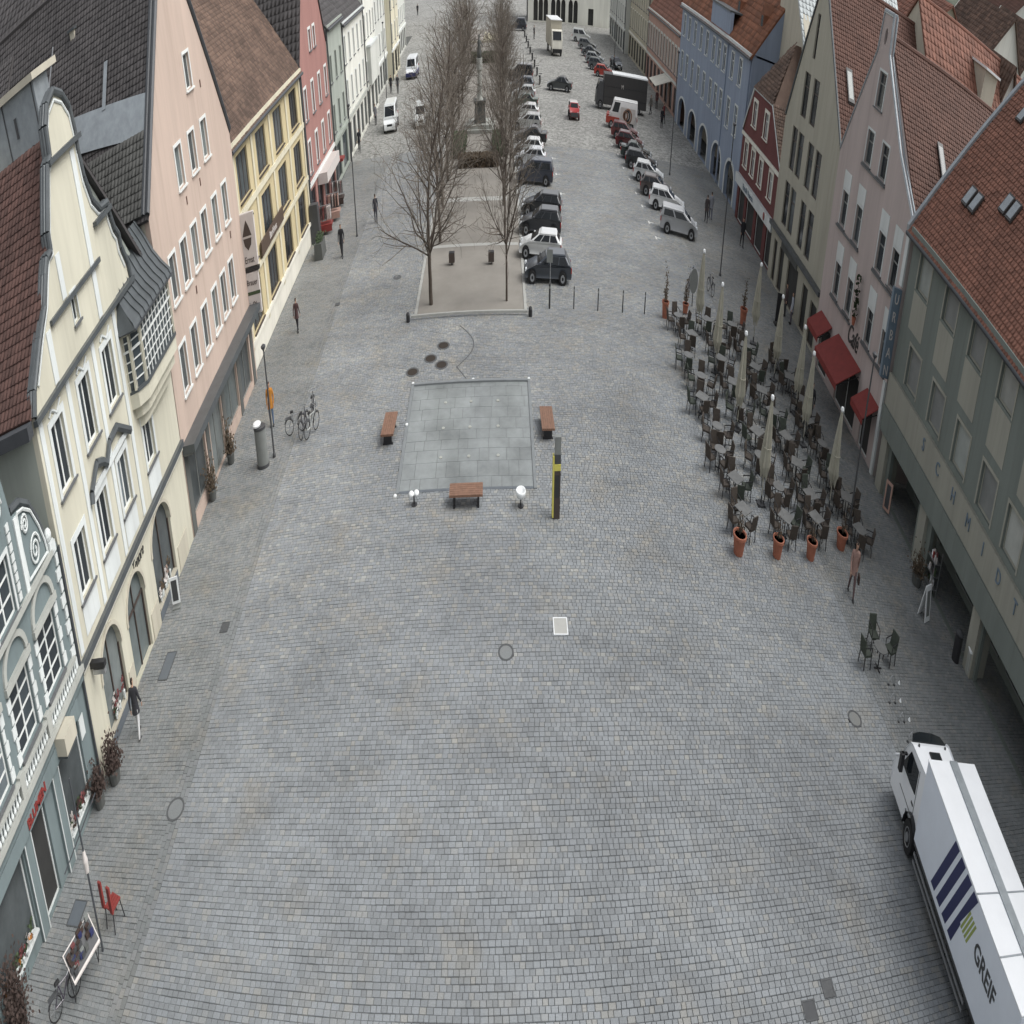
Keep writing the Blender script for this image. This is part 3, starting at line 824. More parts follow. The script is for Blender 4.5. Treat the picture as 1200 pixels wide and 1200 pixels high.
for Y in (21.45, 18.8):
    b = MB(); b.box((.002, B.y(Y)-.29, 0), (.16, B.y(Y)+.29, 3.2), 'ornate_wall'); b.box((.165, B.y(Y)-.29, 0), (.20, B.y(Y)-.24, 3.1), 'stucco_white'); b.box((.165, B.y(Y)+.24, 0), (.20, B.y(Y)+.29, 3.1), 'stucco_white'); B.part('pier', b)
B.band(15.5, 24.0, 2.82, 3.28, .22, 'ornate_wall', 'shop_fascia')
text('BLUMEN', .34, 'red_paint', B.root, (.25, B.y(19.75), 3.04), name='red_lettering', bold=.012, sx=1.25, ext=.03)
b = MB(); b.box((.0, B.y(21.9)-.1, 3.0), (.9, B.y(21.9)+.9, 3.5), 'dado'); b.box((.05, B.y(21.9)-.05, 2.9), (.85, B.y(21.9)+.85, 3.0), 'lead'); B.part('awning_box', b)
b = MB(); b.box((.01, B.y(24.2)-.2, 2.0), (.05, B.y(24.2)+.2, 2.6), 'stucco_white'); B.part('notice', b)
def goods(B, Ya, Yb, z, n, mats, h=(.15, .5), x=(-.1, .1)):
    for i in range(n):
        c = Vector((random.uniform(*x), B.y(random.uniform(Ya, Yb)), z)); hh = random.uniform(*h)
        b = MB(); m_ = random.choice(mats)
        b.lathe([(.05, 0), (.08, hh*.35), (.04, hh*.4)], c, 7, 'stucco_white')
        for k in range(12):
            q = c + Vector((random.gauss(0, .05), random.gauss(0, .08), hh*.4+random.random()*hh*.6))
            d = Vector((random.gauss(0, 1), random.gauss(0, 1), random.gauss(0, 1))).normalized()*.06; e = d.orthogonal()
            b.add([q-d, q+e, q+d, q-e], [(0, 1, 2, 3)], m_)
        b.build('potted_flower', B.root)
goods(B, 21.95, 23.85, .54, 16, ['flowers', 'leaf_green', 'leaf_red', 'sign_cream']); goods(B, 15.7, 18.3, .54, 18, ['flowers', 'leaf_green', 'orange_cloth', 'sign_cream'])
b = MB(); b.box((-.19, B.y(22.9)-1.0, .47), (.12, B.y(22.9)+1.0, .53), 'stucco_white'); B.part('display_shelf', b); b = MB(); b.box((-.19, B.y(17.0)-1.4, .47), (.12, B.y(17.0)+1.4, .53), 'stucco_white'); B.part('display_shelf', b)
B.roof((-9, B.y(24.9), 7.2), (8.6, 0, 0), (0, B.y(16.5)-B.y(24.9), 3.4), 'tile_dark')

# ---- cream gabled house
B = Bld('cream_gabled_house', 'cream baroque house with curved white-trimmed gable, dark sills and three shop arches', 'house', 'L', XL, 25.0, 39.35)
wt = [(26.65, 7.85, 1.15, 1.85), (29.5, 7.85, 1.15, 1.85), (32.2, 7.85, 1.15, 1.75)]
w1 = [(26.75, 4.85, 1.15, 1.6), (29.3, 4.8, 1.15, 1.6), (31.9, 4.75, 1.15, 1.6), (35.3, 4.65, 1.2, 1.55)]
wa = [(29.95, 11.15, .55, .85)]
gout = [(25.0, 10.45), (25.35, 11.0), (26.5, 11.9), (27.35, 12.45), (27.9, 13.1), (28.25, 13.45), (28.7, 13.5), (28.75, 14.0), (29.35, 14.9), (29.8, 15.55), (30.15, 15.7), (30.3, 16.5), (30.75, 17.0), (31.5, 17.25), (32.2, 17.0), (32.7, 16.5), (32.8, 15.75), (32.75, 15.2), (32.85, 14.4), (33.25, 13.6), (33.9, 13.15), (34.75, 13.1), (34.8, 12.7), (35.05, 12.2), (35.4, 11.9), (35.45, 11.5), (35.9, 10.9), (36.0, 10.4)]
hs_ = [B.hole(*a) for a in wt+w1+wa]
ar = [(27.75, 2.3, 2.7), (31.0, 2.35, 2.9), (35.0, 2.9, 2.85)]
hs_ += [B.arch_hole(Y, .35 if i != 1 else .05, ww, hh if i != 1 else hh+.1, rise=1.0) for i, (Y, ww, hh) in enumerate(ar)]
B.front([(25.0, .0), (39.3, 0), (39.3, 8.8), (37.9, 9.6), (36.0, 10.4)] + gout[::-1][1:], hs_, 'cream')
B.body([(25.0, 0), (39.3, 0), (39.3, 8.7), (31.8, 16.1), (25.0, 10.4)], 16, 'grey_wall')
B.roof((-16.3, B.y(24.75), 10.55), (16.25, 0, 0), (0, B.y(31.8)-B.y(24.75), 16.2-10.55), 'tile_umber')
B.roof((-16.3, B.y(39.3), 9.3), (16.25, 0, 0), (0, B.y(31.8)-B.y(39.3), 16.2-9.3), 'tile_dark')
b = MB(); b.box((-16.3, B.y(24.75)-.42, 10.15), (.05, B.y(24.75)-.02, 10.52), 'gutter'); B.part('gutter', b)
b = MB(); b.path([(.06, B.y(a), z_+.02) for a, z_ in gout], .13, 8, 'lead'); b.path([(-.3, B.y(a), z_+.02) for a, z_ in gout], .12, 6, 'lead'); b.path([(-.12, B.y(a), z_+.03) for a, z_ in gout], .14, 6, 'lead')
B.part('gable_coping', b)
b = MB()   # slightly raised white edging inside the coping
cx_ = 31.3
P = [(cx_+(a-cx_)*.93, 10.45+(z_-10.45)*.965) for a, z_ in gout[1:-1]]
b.path([(.02, B.y(a), z_) for a, z_ in P], .06, 6, 'stucco_white'); B.part('gable_edging', b)
for (ya, yb, z0) in ((25.0, 36.0, 10.25), (28.3, 34.9, 13.05), (29.9, 32.95, 15.5)):
    b = MB(); a, c = sorted((B.y(ya), B.y(yb)))
    if z0 < 11 or z0 > 15: b.box((.002, a-.1, z0), (.28, c+.1, z0+.16), 'lead')
    else:
        b.box((.002, B.y(33.0), z0-.2), (.26, B.y(34.9), z0-.05), 'lead')
    B.part('cornice', b)
b = MB(); b.box((.002, B.y(27.6), 11.85), (.18, B.y(32.9), 12.0), 'lead'); B.part('cornice', b)
for (Y, za, zb_) in ((28.05, 3.75, 10.2), (30.85, 3.75, 10.2), (27.3, 10.45, 11.85), (32.2, 10.45, 15.4), (29.2, 12.05, 13.3), (25.35, 3.75, 10.2), (33.45, 3.75, 10.2)):
    b = MB(); ww = .16 if za < 5 else .2
    b.box((.002, B.y(Y)-ww, za), (.05, B.y(Y)+ww, zb_), 'stucco_white'); B.part('pilaster', b)
for a in wt+w1: B.win(*a, cols=2, trim=.20, tm='stucco_white', ft=.08, panes=True)
B.win(*wa[0], cols=1, trim=.06, tm='stucco_white')
for (Y, z, ww, hh) in w1+wt:   # stucco apron panel
    if z < 5: b = MB(); b.box((.002, B.y(Y)-ww/2-.2, z-.95), (.035, B.y(Y)+ww/2+.2, z-.16), 'stucco_white'); B.part('apron', b)
    elif Y > 25: b = MB(); b.path([(.04, B.y(Y)-.5, z+hh+.15+.08*k) if False else (.04, B.y(Y)-.55+.22*k, z+hh+.28+.12*math.sin(k*1.5)) for k in range(6)], .05, 5, 'stucco_white'); B.part('stucco_ornament', b)
# broken pediment over the middle windows
b = MB()
for P in ([(28.25, 6.9), (28.35, 7.2), (29.2, 7.65), (29.8, 7.45), (30.2, 7.2)], [(30.2, 7.2), (30.75, 7.6), (31.7, 7.65), (32.5, 7.25), (33.1, 6.95)]):
    b.path([(.16, B.y(a), z_-.35) for a, z_ in P], .14, 6, 'lead')
B.part('window_pediment', b)
b = MB(); b.box((.002, B.y(28.3), 6.62), (.12, B.y(32.9), 6.82), 'stucco_white'); B.part('lintel', b)
B.band(25.0, 39.3, 3.45, 3.66, .26, 'lead', 'cornice')
B.band(25.05, 39.3, 3.30, 3.45, .12, 'cream_light', 'frieze')
for i, (Y, ww, hh) in enumerate(ar):
    z0 = .35 if i != 1 else .05
    yc = B.y(Y)
    b = MB(); b.box((-.33, yc-ww/2, z0), (-.28, yc+ww/2, hh+z0), 'glass_grey'); o = b.build('shop_window' if i != 1 else 'shop_door', B.root)
    b = MB(); n = 16; vs = []
    for r0, r1 in ((ww/2, ww/2+.14),):
        for k in range(n+1):
            t = math.pi*k/n
            for (r_, x_) in ((r0, 0.0), (r0, .07), (r1, .07), (r1, 0.0)): vs.append((x_, yc+r_*math.cos(t), z0+hh-1.0+r_/(ww/2)*1.0*math.sin(t)))
        b.add(vs, [(k*4+j, k*4+(j+1) % 4, (k+1)*4+(j+1) % 4, (k+1)*4+j) for k in range(n) for j in range(4)], 'dado')
    b.build('arch_moulding', o)
    b = MB()
    b.box((-.27, yc-.035, z0), (-.2, yc+.035, z0+hh-.1), 'frame_brown'); b.box((-.27, yc-ww/2, z0+hh-1.05), (-.2, yc+ww/2, z0+hh-.97), 'frame_brown') if i == 1 else None
    for sg in (-1, 1): b.box((-.27, yc+sg*(ww/2-.04)-.04, z0), (-.18, yc+sg*(ww/2-.04)+.04, z0+hh-1.0), 'frame_brown')
    b.build('window_frame', o)
    if i != 1:
        b = MB(); b.box((-.27, yc-ww/2+.05, z0-.0), (.02, yc+ww/2-.05, z0+.08), 'dado'); b.build('display_shelf', o)
        b = MB(); b.box((-.02, yc-ww/2, 0.02), (.03, yc+ww/2, z0-.02), 'granite_dark'); b.build('plinth', o)
for Y in (25.9, 29.4, 32.9, 37.6):
    ww = {25.9: 1.1, 29.4: .7, 32.9: 1.1, 37.6: 1.6}[Y]
    b = MB(); b.box((.002, B.y(Y)-ww/2+.05, 0), (.05, B.y(Y)+ww/2-.05, .9), 'dado'); B.part('pier_base', b)
goods(B, 26.8, 28.5, .45, 7, ['flowers', 'sign_cream', 'leaf_green'], (.3, .8), (-.2, -.08)); goods(B, 34.0, 36.0, .45, 8, ['sign_cream', 'leaf_brown', 'goods'], (.3, .8), (-.2, -.08))
text('Tenore', .52, 'ink', B.root, (.03, B.y(31.9), 3.03), name='lettering', shear=.3)
b = MB(); b.box((.02, B.y(25.85)-.12, 3.05), (1.0, B.y(25.85)+.12, 3.22), 'black_metal'); b.box((.15, B.y(25.85)-.10, 2.86), (.95, B.y(25.85)+.10, 3.0), 'steel'); b.tube((.5, B.y(25.85), 2.9), (.5, B.y(25.85), 3.2), .03); B.part('wall_lamp', b)
# oriel at the right with lead roof
ob = MB(); y0, y1 = B.y(33.9), B.y(39.1)
prof = [(0, y0), (.55, y0+.12), (1.0, y0+.7), (1.0, y1-.25), (.8, y1), (0, y1)]
ob.prism([(x_, y_) for x_, y_ in prof], 'z', 6.9, 7.45, 'cream'); ob.prism(prof, 'z', 9.15, 9.4, 'cream')
ob.prism([(0, y0+.3), (.45, y0+.45), (.75, y0+.9), (.75, y1-.35), (.55, y1-.1), (0, y1-.1)], 'z', 6.5, 6.88, 'cream'); ob.prism([(0, y0+.6), (.3, y0+.8), (.42, y0+1.2), (.42, y1-.6), (0, y1-.4)], 'z', 6.1, 6.48, 'cream')
for (x_, y_) in prof[1:5]: ob.box((x_-.16, y_-.1, 7.45), (x_-.02, y_+.1, 9.15), 'cream')
ob.box((0, y0, 7.45), (.1, y0+.1, 9.15), 'cream')
or_ = B.part('oriel', ob)
b = MB()
for (a, c) in zip(prof, prof[1:]):
    A, C_ = Vector((a[0]-.1, a[1], 7.45)), Vector((c[0]-.1, c[1], 7.45))
    b.quad(A, C_, C_+Vector((0, 0, 1.7)), A+Vector((0, 0, 1.7)), 'glass')
b.build('pane', or_)
b = MB()
for (a, c) in zip(prof, prof[1:-1]):
    A, C_ = Vector((a[0]-.05, a[1], 7.45)), Vector((c[0]-.05, c[1], 7.45)); L_ = (C_-A).length
    nn = max(1, int(L_/.42))
    for k in range(nn+1):
        p = A+(C_-A)*(k/nn); b.box((p.x-.03, p.y-.03, 7.45), (p.x+.03, p.y+.03, 9.15), 'frame_white')
    for zz in (7.75, 8.05, 8.35, 8.68, 8.95):
        b.tube((A.x, A.y, zz), (C_.x, C_.y, zz), .028 if zz != 8.68 else .05, n=4, m='frame_white')
b.build('glazing_bars', or_)
b = MB(); b.prism([(x_*1.05+.02, y_) for x_, y_ in prof], 'z', 7.36, 7.47, 'lead'); b.build('sill', or_)
b = MB()   # curved lead roof with standing seams
ry0, ry1 = y0-.25, y1+.15
pr = [(1.22, 9.32), (1.1, 9.5), (.6, 9.85), (.1, 10.3), (-.4, 10.95), (-.9, 11.5)]
for (a, c) in zip(pr, pr[1:]):
    b.quad((a[0], ry0+(1.22-a[0])*.35, a[1]), (a[0], ry1, a[1]), (c[0], ry1, c[1]), (c[0], ry0+(1.22-c[0])*.35, c[1]), 'lead')
b.quad((1.22, ry0, 9.32), (0, ry0-.1, 9.32), (-.9, ry0+.75, 11.5), (.1, ry0+.4, 10.3), 'lead')
k = ry0+.9
while k < ry1:
    b.path([(p[0]+.02, k, p[1]+.03) for p in pr], .028, 4, 'lead'); k += .55
b.box((0, ry0, 9.26), (1.26, ry1, 9.34), 'gutter')
b.build('roof', or_)
B.win(35.0, 9.9, .01, .01, sill=False) if False else None

# ---- pink gabled house
B = Bld('pink_gabled_house', 'salmon pink house with tall plain pointed gable and rows of narrow white-framed windows', 'house', 'L', XL, 39.4, 55.2)
ws = []
for (Ys, z, hh) in (((41.45, 43.55, 45.75, 47.95, 49.9, 51.85), 4.6, 1.65), ((41.75, 43.75, 45.75, 47.8, 50.1, 52.35), 7.75, 1.6), ((45.0, 47.9, 50.0), 11.0, 1.5), ((48.45,), 14.0, 1.35)):
    for Y in Ys: ws.append((Y, z, 1.05, hh))
ws[12] = (44.95, 11.0, 1.1, 1.5); ws[13] = (47.45, 11.0, 1.1, 1.5); ws[14] = (49.9, 11.0, 1.1, 1.5)
hs_ = [B.hole(*a) for a in ws] + [B.hole(41.6, .5, 3.0, 2.45), B.hole(45.4, .05, 2.6, 2.9), B.hole(49.0, .5, 3.0, 2.45), B.hole(52.6, .3, 2.6, 2.65)]
top = (47.6, 20.6)
B.front([(39.4, 0), (55.1, 0), (55.1, 11.0), top, (39.4, 11.4)], hs_, 'pink')
B.body([(39.4, 0), (55.1, 0), (55.1, 10.9), (47.6, 20.4), (39.4, 11.25)], 20, 'dado')
for a in ws: B.win(*a, cols=1, trim=.13, tm='frame_white', ft=.06, gm_='glass_grey', sm='frame_white')
B.gable_roof(39.2, 11.3, top[0], top[1]-.05, 55.2, 11.0, 20, 'tile_dark', ov=.05)
b = MB()
for (a, c) in (((39.3, 11.35), top), ((55.15, 11.0), top)):
    for x_ in (.03, -.3): b.tube((x_, B.y(a[0]), a[1]+.12), (x_, B.y(c[0]), c[1]+.12), .16, n=6, m='gutter')
B.part('verge', b)
B.band(39.4, 55.1, 3.05, 3.35, 1.0, 'lead', 'canopy'); B.band(39.4, 55.1, 2.98, 3.04, .8, 'dark_stone', 'canopy_soffit')
for (ya, yb, z0) in ((40.1, 43.1, .5), (44.1, 46.7, .05), (47.5, 50.5, .5), (51.3, 53.9, .3)):
    shopwin(B, ya, yb, z0, 2.95, 'frame_grey', 'glass_grey', n=2)
for Y in (39.75, 43.6, 47.1, 50.9, 54.5):
    b = MB(); b.box((.002, B.y(Y)-.3, 0), (.05, B.y(Y)+.3, 2.95), 'dark_stone'); B.part('pier', b)
for (Y, z) in ((45.3, 10.55), (48.0, 10.6), (44.9, 7.3), (52.6, 7.3), (50.4, 14.0)):
    b = MB(); b.box((.01, B.y(Y)-.05, z-.3), (.05, B.y(Y)+.05, z), 'tile_rust'); me = b.mesh('anchor_plate'); link('anchor_plate', me, B.root)
# flashing and lower grey roof between cream and pink
b = MB()
p = lambda Y, dx=0: (dx, B.y(Y), 11.3+(Y-39.2)*(9.25/8.4)+.22)
b.quad(p(41.2, -.3), p(42.4, -.3), p(43.0, -6.6), p(41.9, -6.6), 'zinc'); B.part('flashing', b)
B.roof((-6.6, B.y(39.2), 11.52), (6.2, 0, 0), (0, 2.2, 2.42), 'tile_grey', deck=True, name='lower_tiles')
b = MB(); b.box((-4.0, B.y(41.9), 14.5), (-3.75, B.y(43.9), 16.55), 'zinc'); 
bb = MB(); bb.X = None
bb.add([(-4.0, B.y(42.6), p(42.6)[2]+.05), (-3.7, B.y(42.6), p(42.6)[2]+.05), (-3.7, B.y(44.0), p(44.0)[2]+.05), (-4.0, B.y(44.0), p(44.0)[2]+.05)], [(0, 1, 2, 3)], 'zinc'); B.part('roof_hatch', bb)
b = MB(); b.box((-7.3, B.y(45.6), 17.7), (-6.9, B.y(46.2), 18.75), 'dado'); b.box((-7.4, B.y(45.5), 18.75), (-6.8, B.y(46.3), 18.85), 'lead'); B.part('chimney', b)
b = MB(); b.tube((-9.6, B.y(41.4), 13.9), (-9.0, B.y(45.8), 18.7), .05, n=4, m='steel'); B.part('lightning_rod', b)

# ---- dormered dark roof behind, left edge
B = Bld('rear_roof_house', 'house behind the cream gable with dark roof and pale grey boxy dormer', 'house', 'L', -31.0, 26.0, 41.0)
B.body([(26, 0), (41, 0), (41, 12), (36, 17.4), (26, 13)], 25, 'dado', x=0)
B.roof((-25, B.y(34.0), 14.2), (25, 0, 0), (0, 7.2, 5.2), 'tile_dark')
b = MB(); b.box((-5.5, 10.0, 12.0), (4.9, 11.6, 18.0), 'zinc'); B.part('dormer', b)
b = MB(); b.box((-5.7, 9.6, 18.0), (5.2, 12.4, 18.25), 'dado'); B.part('dormer_roof', b)
for x_ in (2.2, 4.7, .0):
    b = MB(); b.box((x_, 9.96, 13.5), (x_+.06, 9.995, 18.0), 'dark_metal'); B.part('panel_joint', b)
b = MB(); b.box((3.0, 9.9, 16.6), (3.12, 9.99, 17.3), 'dark_metal'); B.part('vent_pipe', b)
B = Bld('rear_town_house', 'large house with grey slate roof beyond the pink gable at top left', 'house', 'L', -37.0, 46.0, 75.0)
B.body([(46, 0), (75, 0), (75, 14), (60, 24), (46, 15.5)], 30, 'dado', x=0)
B.roof((-30, B.y(46), 15.6), (30.2, 0, 0), (0, 14.2, 9.5), 'tile_dark', tw=.5, th=.6)
B = Bld('slate_roof_house', 'house with dark slate roof behind the yellow house at top left', 'house', 'L', -50.0, 78.0, 110.0)
B.body([(78, 0), (110, 0), (110, 14), (94, 24), (78, 15.5)], 30, 'dado', x=0)
B.roof((-30, B.y(78), 15.6), (30.2, 0, 0), (0, 16, 9.5), 'tile_grey', tw=.6, th=.7)

# ---- yellow office house
XL2 = -22.3
B = Bld('yellow_house', 'yellow house with wide dark windows between pale pilasters under a mottled brown roof', 'house', 'L', XL2, 55.6, 79.6)
cen = [57.9, 61.1, 64.4, 67.5, 70.7, 73.9, 77.2]
ws = []
for z, hh in ((7.35, 2.1), (3.95, 2.25)):
    for i, c in enumerate([58.3, 62.7, 67.3, 71.9, 76.5] if z < 1 else [58.4, 63.9, 69.6, 75.6]):
        ws.append((c, z, 3.3, hh))
ws = [(c, 7.4, 2.5, 2.15) for c in (58.55, 63.7, 69.4, 75.9)] + [(c, 4.35, 2.5, 2.15) for c in (58.55, 63.7, 69.4, 75.9)]
ws = []
for c in (58.5, 64.1, 70.0, 76.2):
    ws.append((c, 7.45, 3.0, 2.1)); ws.append((c, 4.3, 3.0, 2.2))
low = [(c, 1.45, 3.0, 2.1) for c in (58.5, 64.1, 70.0, 76.2)]
B.front([(55.6, 0), (79.55, 0), (79.55, 10.3), (55.6, 10.3)], [B.hole(*a) for a in ws+low], 'yellow')
B.body([(55.6, 0), (79.55, 0), (79.55, 10.2), (55.6, 10.2)], 12, 'dado')
B.gm = 'dado'
for a in ws+low: B.win(*a, cols=3, trim=0, fm='frame_brown', ft=.07, gm_='glass', sm='frame_brown', panes=False)
for i, c in enumerate((56.2, 61.3, 67.0, 73.1, 79.0)):
    b = MB(); b.box((.002, B.y(c)-.22, .9), (.10, B.y(c)+.22, 10.1), 'yellow_light'); B.part('pilaster', b)
B.band(55.6, 79.55, 10.05, 10.35, .3, 'yellow_light', 'cornice'); B.band(55.6, 79.55, 6.85, 7.15, .14, 'yellow_light'); B.band(55.6, 79.55, 3.72, 3.98, .14, 'yellow_light')
B.band(55.6, 79.55, 1.15, 1.35, .2, 'cream_light'); B.band(55.6, 79.55, 0, 1.14, .06, 'cream_light', 'plinth')
b = MB(); b.box((.16, B.y(60.4), 4.05), (.3, B.y(68.0), 4.75), 'wood_dark'); B.part('sign_board', b)
text('Bankhaus', .5, 'sign_cream', B.root, (.31, B.y(64.2), 4.4), sx=1.3)
B.eave_roof(55.4, 79.8, 10.4, 8, 8.6, 'tile_brown')
B.pipe(79.5, 0, 10.3, .09)
b = MB(); b.box((0, B.y(78.9)-.5, .0), (1.2, B.y(78.9)+.5, 2.3), 'dark_metal', top=(.1, .1)); B.part('entrance_porch', b)

# ---- red, grey, white, pale ... down the left side
def simple_row(name, label, side, X0, Y0, Y1, ze, wall, rows, roofm, ww=1.0, gable=False, zr=None, cols=2, trim=.12, shop='glass', tm='frame_white', fm='frame_white', nwin=None, roofrise=6, run=7, gmat='glass_grey', depth=12, plinth=True, sillm='sill', shoph=3.2, gf=True):
    B = Bld(name, label, 'house', side, X0, Y0, Y1)
    nwin = nwin or max(2, int((Y1-Y0)/2.6))
    ws = []
    for z, hh in rows:
        for i in range(nwin):
            ws.append((Y0+(i+.5)*(Y1-Y0)/nwin, z, ww, hh))
    if gable:
        Yr = (Y0+Y1)/2
        up = []
        z = ze+.3; k = max(1, nwin-2)
        while z < zr-3 and k > 0:
            for i in range(k): up.append((Yr+(i-(k-1)/2)*2.2, z, ww*.9, 1.3))
            z += 2.9; k -= 2
        ws2 = ws+up
        out = [(Y0, 0), (Y1-.03, 0), (Y1-.03, ze), (Yr, zr), (Y0, ze)]
    else:
        ws2 = ws; out = [(Y0, 0), (Y1-.03, 0), (Y1-.03, ze), (Y0, ze)]
    sh = []
    if gf:
        n = max(2, int((Y1-Y0)/3.4)); step = (Y1-Y0)/n
        sh = [(Y0+(i+.5)*step, .25, step*.72, shoph-.7) for i in range(n)]
    B.front(out, [B.hole(*a) for a in ws2+sh], wall)
    B.gm = wall
    B.body(out, depth, wall)
    for a in ws2: B.win(*a, cols=cols, trim=trim, tm=tm, fm=fm, ft=.07, gm_=gmat, sm=sillm)
    for a in sh: shopwin(B, a[0]-a[2]/2, a[0]+a[2]/2, a[1], a[1]+a[3], 'frame_dark', 'glass')
    B.band(Y0, Y1-.03, shoph-.15, shoph+.1, .2, tm if wall != 'white_wall' else 'stone_trim', 'string_course')
    if gable:
        B.gable_roof(Y0, ze, Yr, zr, Y1, ze, depth, roofm, tw=.5, th=.6)
    else:
        B.band(Y0, Y1-.03, ze-.2, ze+.02, .3, tm, 'cornice')
        B.eave_roof(Y0, Y1, ze+.05, run, roofrise, roofm, tw=.5, th=.6)
    B.pipe(Y0+.15, 0, ze, .09)
    return B
B = simple_row('red_house', 'brick red gabled house with white-framed windows between the yellow and grey houses', 'L', XL2, 79.7, 94.2, 10.4, 'red_wall', [(3.7, 1.9), (6.9, 1.9)], 'tile_dark', nwin=4, gable=True, zr=19.5, trim=.18, ww=1.1)
b = MB(); b.box((.05, B.y(84), 2.4), (1.3, B.y(91.5), 3.1), 'sign_cream'); b.box((.05, B.y(92), 2.2), (1.6, B.y(93.4), 2.4), 'awning_red'); B.part('shop_awning', b)
B = simple_row('grey_house', 'narrow grey-green house with dark windows beyond the red house', 'L', XL2, 94.3, 104.2, 11.3, 'grey_wall', [(3.7, 1.9), (7.2, 1.9)], 'tile_dark', nwin=3, tm='grey_wall', fm='frame_grey', gmat='glass')
B = simple_row('white_house', 'bright white three-storey house with dark narrow windows on the left side', 'L', XL2, 104.3, 121.8, 10.6, 'white_wall', [(3.9, 2.1), (7.3, 2.1)], 'tile_dark', nwin=5, tm='stucco_white', gmat='glass')
B = simple_row('white_stepped_house', 'tall white house with projecting bay beyond the bright white house', 'L', XL2, 121.9, 134.0, 12.8, 'white_wall', [(3.7, 1.7), (7.4, 2.1)], 'tile_dark', nwin=4, gmat='glass')
b = MB(); b.box((.01, B.y(124), 3.2), (.7, B.y(132), 6.6), 'pale_wall'); b.box((.01, B.y(123.8), 6.6), (.8, B.y(132.2), 6.8), 'stucco_white'); B.part('bay', b)
B = simple_row('pale_house', 'pale grey house with yellow neighbour far along the left side', 'L', -23.0, 134.1, 152.0, 12, 'pale_wall', [(4, 2), (7.6, 2)], 'tile_red', nwin=5)
B = simple_row('far_yellow_house', 'small pale yellow house far along the left side', 'L', -22.0, 152.1, 165.0, 12, 'yellow_light', [(4, 2), (7.6, 2)], 'tile_red', nwin=3)
B = simple_row('far_grey_house', 'grey house at the far left end of the street', 'L', -23.5, 165.1, 190.0, 12, 'pale_wall', [(4, 2), (7.6, 2)], 'tile_red', nwin=7)
B = simple_row('far_corner_house', 'last pale corner house before the street bends left', 'L', -29.0, 190.1, 232.0, 12, 'buff_wall', [(4, 2), (7.6, 2)], 'tile_red', nwin=9)

# ------------------------------------------------------------------ right side
XR = 31.6
B = Bld('green_arcade_building', 'long dark green-grey building with arcade, blue letters and red tiled roof at right', 'building', 'R', XR, 6.0, 45.4)
ct = [43.2, 39.4, 35.8, 32.1, 28.4, 24.7, 21.0, 17.3, 13.6, 9.9]
ws = [(c, 8.95 if c < 41 else 8.8, 1.75, 1.65) for c in ct] + [(c-.2 if c > 30 else c, 5.05, 1.75, 1.6) for c in [42.8, 39.2, 35.7, 32.3, 29.0, 25.4, 21.8, 18.2, 14.6, 11.0]]
# arcade openings
op = [(41.3, .02, 4.6, 2.25), (34.0, .02, 6.0, 2.15), (26.8, .02, 6.2, 2.1), (19.2, .02, 6.2, 2.1), (11.5, .02, 6.2, 2.1)]
B.front([(6, 0), (45.35, 0), (45.35, 10.9), (6, 10.9)], [B.hole(*a) for a in ws+op], 'green_wall')
b = MB(); out = [(6, 0), (45.35, 0), (45.35, 10.8), (6, 10.8)]
B.body([(6, 2.6), (45.35, 2.6), (45.35, 10.8), (6, 10.8)], 14, 'green_wall')
B.body([(6, 0), (45.35, 0), (45.35, 2.6), (6, 2.6)], 11, 'green_wall', x=-3.4, name='arcade_back_wall')
for a in ws: B.win(*a, cols=1, trim=.13, tm='fascia', fm='fascia', ft=.09, gm_='glass_blind', sill=False, inset=.22)
for a in ws[:10]:
    b = MB(); b.box((.002, B.y(a[0])-1.0, 7.15), (.03, B.y(a[0])+1.0, a[1]-.12), 'fascia'); B.part('apron', b)
B.band(6, 45.3, 3.42, 4.78, .30, 'fascia', 'shop_fascia'); B.band(6, 45.3, 2.35, 3.40, .45, 'green_wall', 'canopy'); B.band(6, 45.3, 10.45, 10.9, .45, 'green_wall', 'cornice')
for i, Y in enumerate((39.3, 37.2, 35.0, 33.0, 31.1, 29.2, 27.3)):
    text('SSCHMID'[i] if False else 'SCHMIDT'[i], .72, 'sign_blue', B.root, (.34, B.y(Y), 4.25), name='blue_letter', ext=.03)
for c in (44.5, 38.0, 30.5, 23.0, 15.3):
    b = MB(); b.box((.0, B.y(c)-.45, 0), (.30, B.y(c)+.45, 2.34), 'fascia'); b.box((-1.2, B.y(c)-.35, 0), (-.4, B.y(c)+.35, 2.5), 'fascia'); B.part('arcade_pillar', b)
def inner_shop(Ya, Yb, m='glass_grey'):
    a, c = sorted((B.y(Ya), B.y(Yb))); b = MB()
    b.box((-3.38, a, .5), (-3.30, c, 2.3), m); n = int((c-a)/1.4)
    o = B.part('shop_window', b); b = MB()
    for i in range(n+1): b.box((-3.29, a+(c-a)*i/n-.04, .45), (-3.2, a+(c-a)*i/n+.04, 2.35), 'frame_grey')
    b.box((-3.29, a, .42), (-3.18, c, .5), 'frame_grey'); b.build('window_frame', o)
for a in ((39.5, 43.8), (31.0, 37.0), (23.5, 30.0), (15.8, 22.5)): inner_shop(*a)
b = MB(); b.box((-.35, B.y(44.6)-.6, 0), (.05, B.y(44.6)+.5, 2.3), 'stone_trim'); B.part('corner_pier', b)
B.gm = 'green_wall'
B.eave_roof(6, 45.7, 11.1, 8.5, 9.0, 'tile_red', ov=.55, tw=.28, th=.33)
b = MB(); s_ = 9.0/8.5
b.box((-8.6, 0, 0), (.5, .01, .01), 'lead') if False else None
A = Vector((.55, B.y(45.75), 11.1-s_*.55)); C_ = Vector((-8.5, B.y(45.75), 20.1))
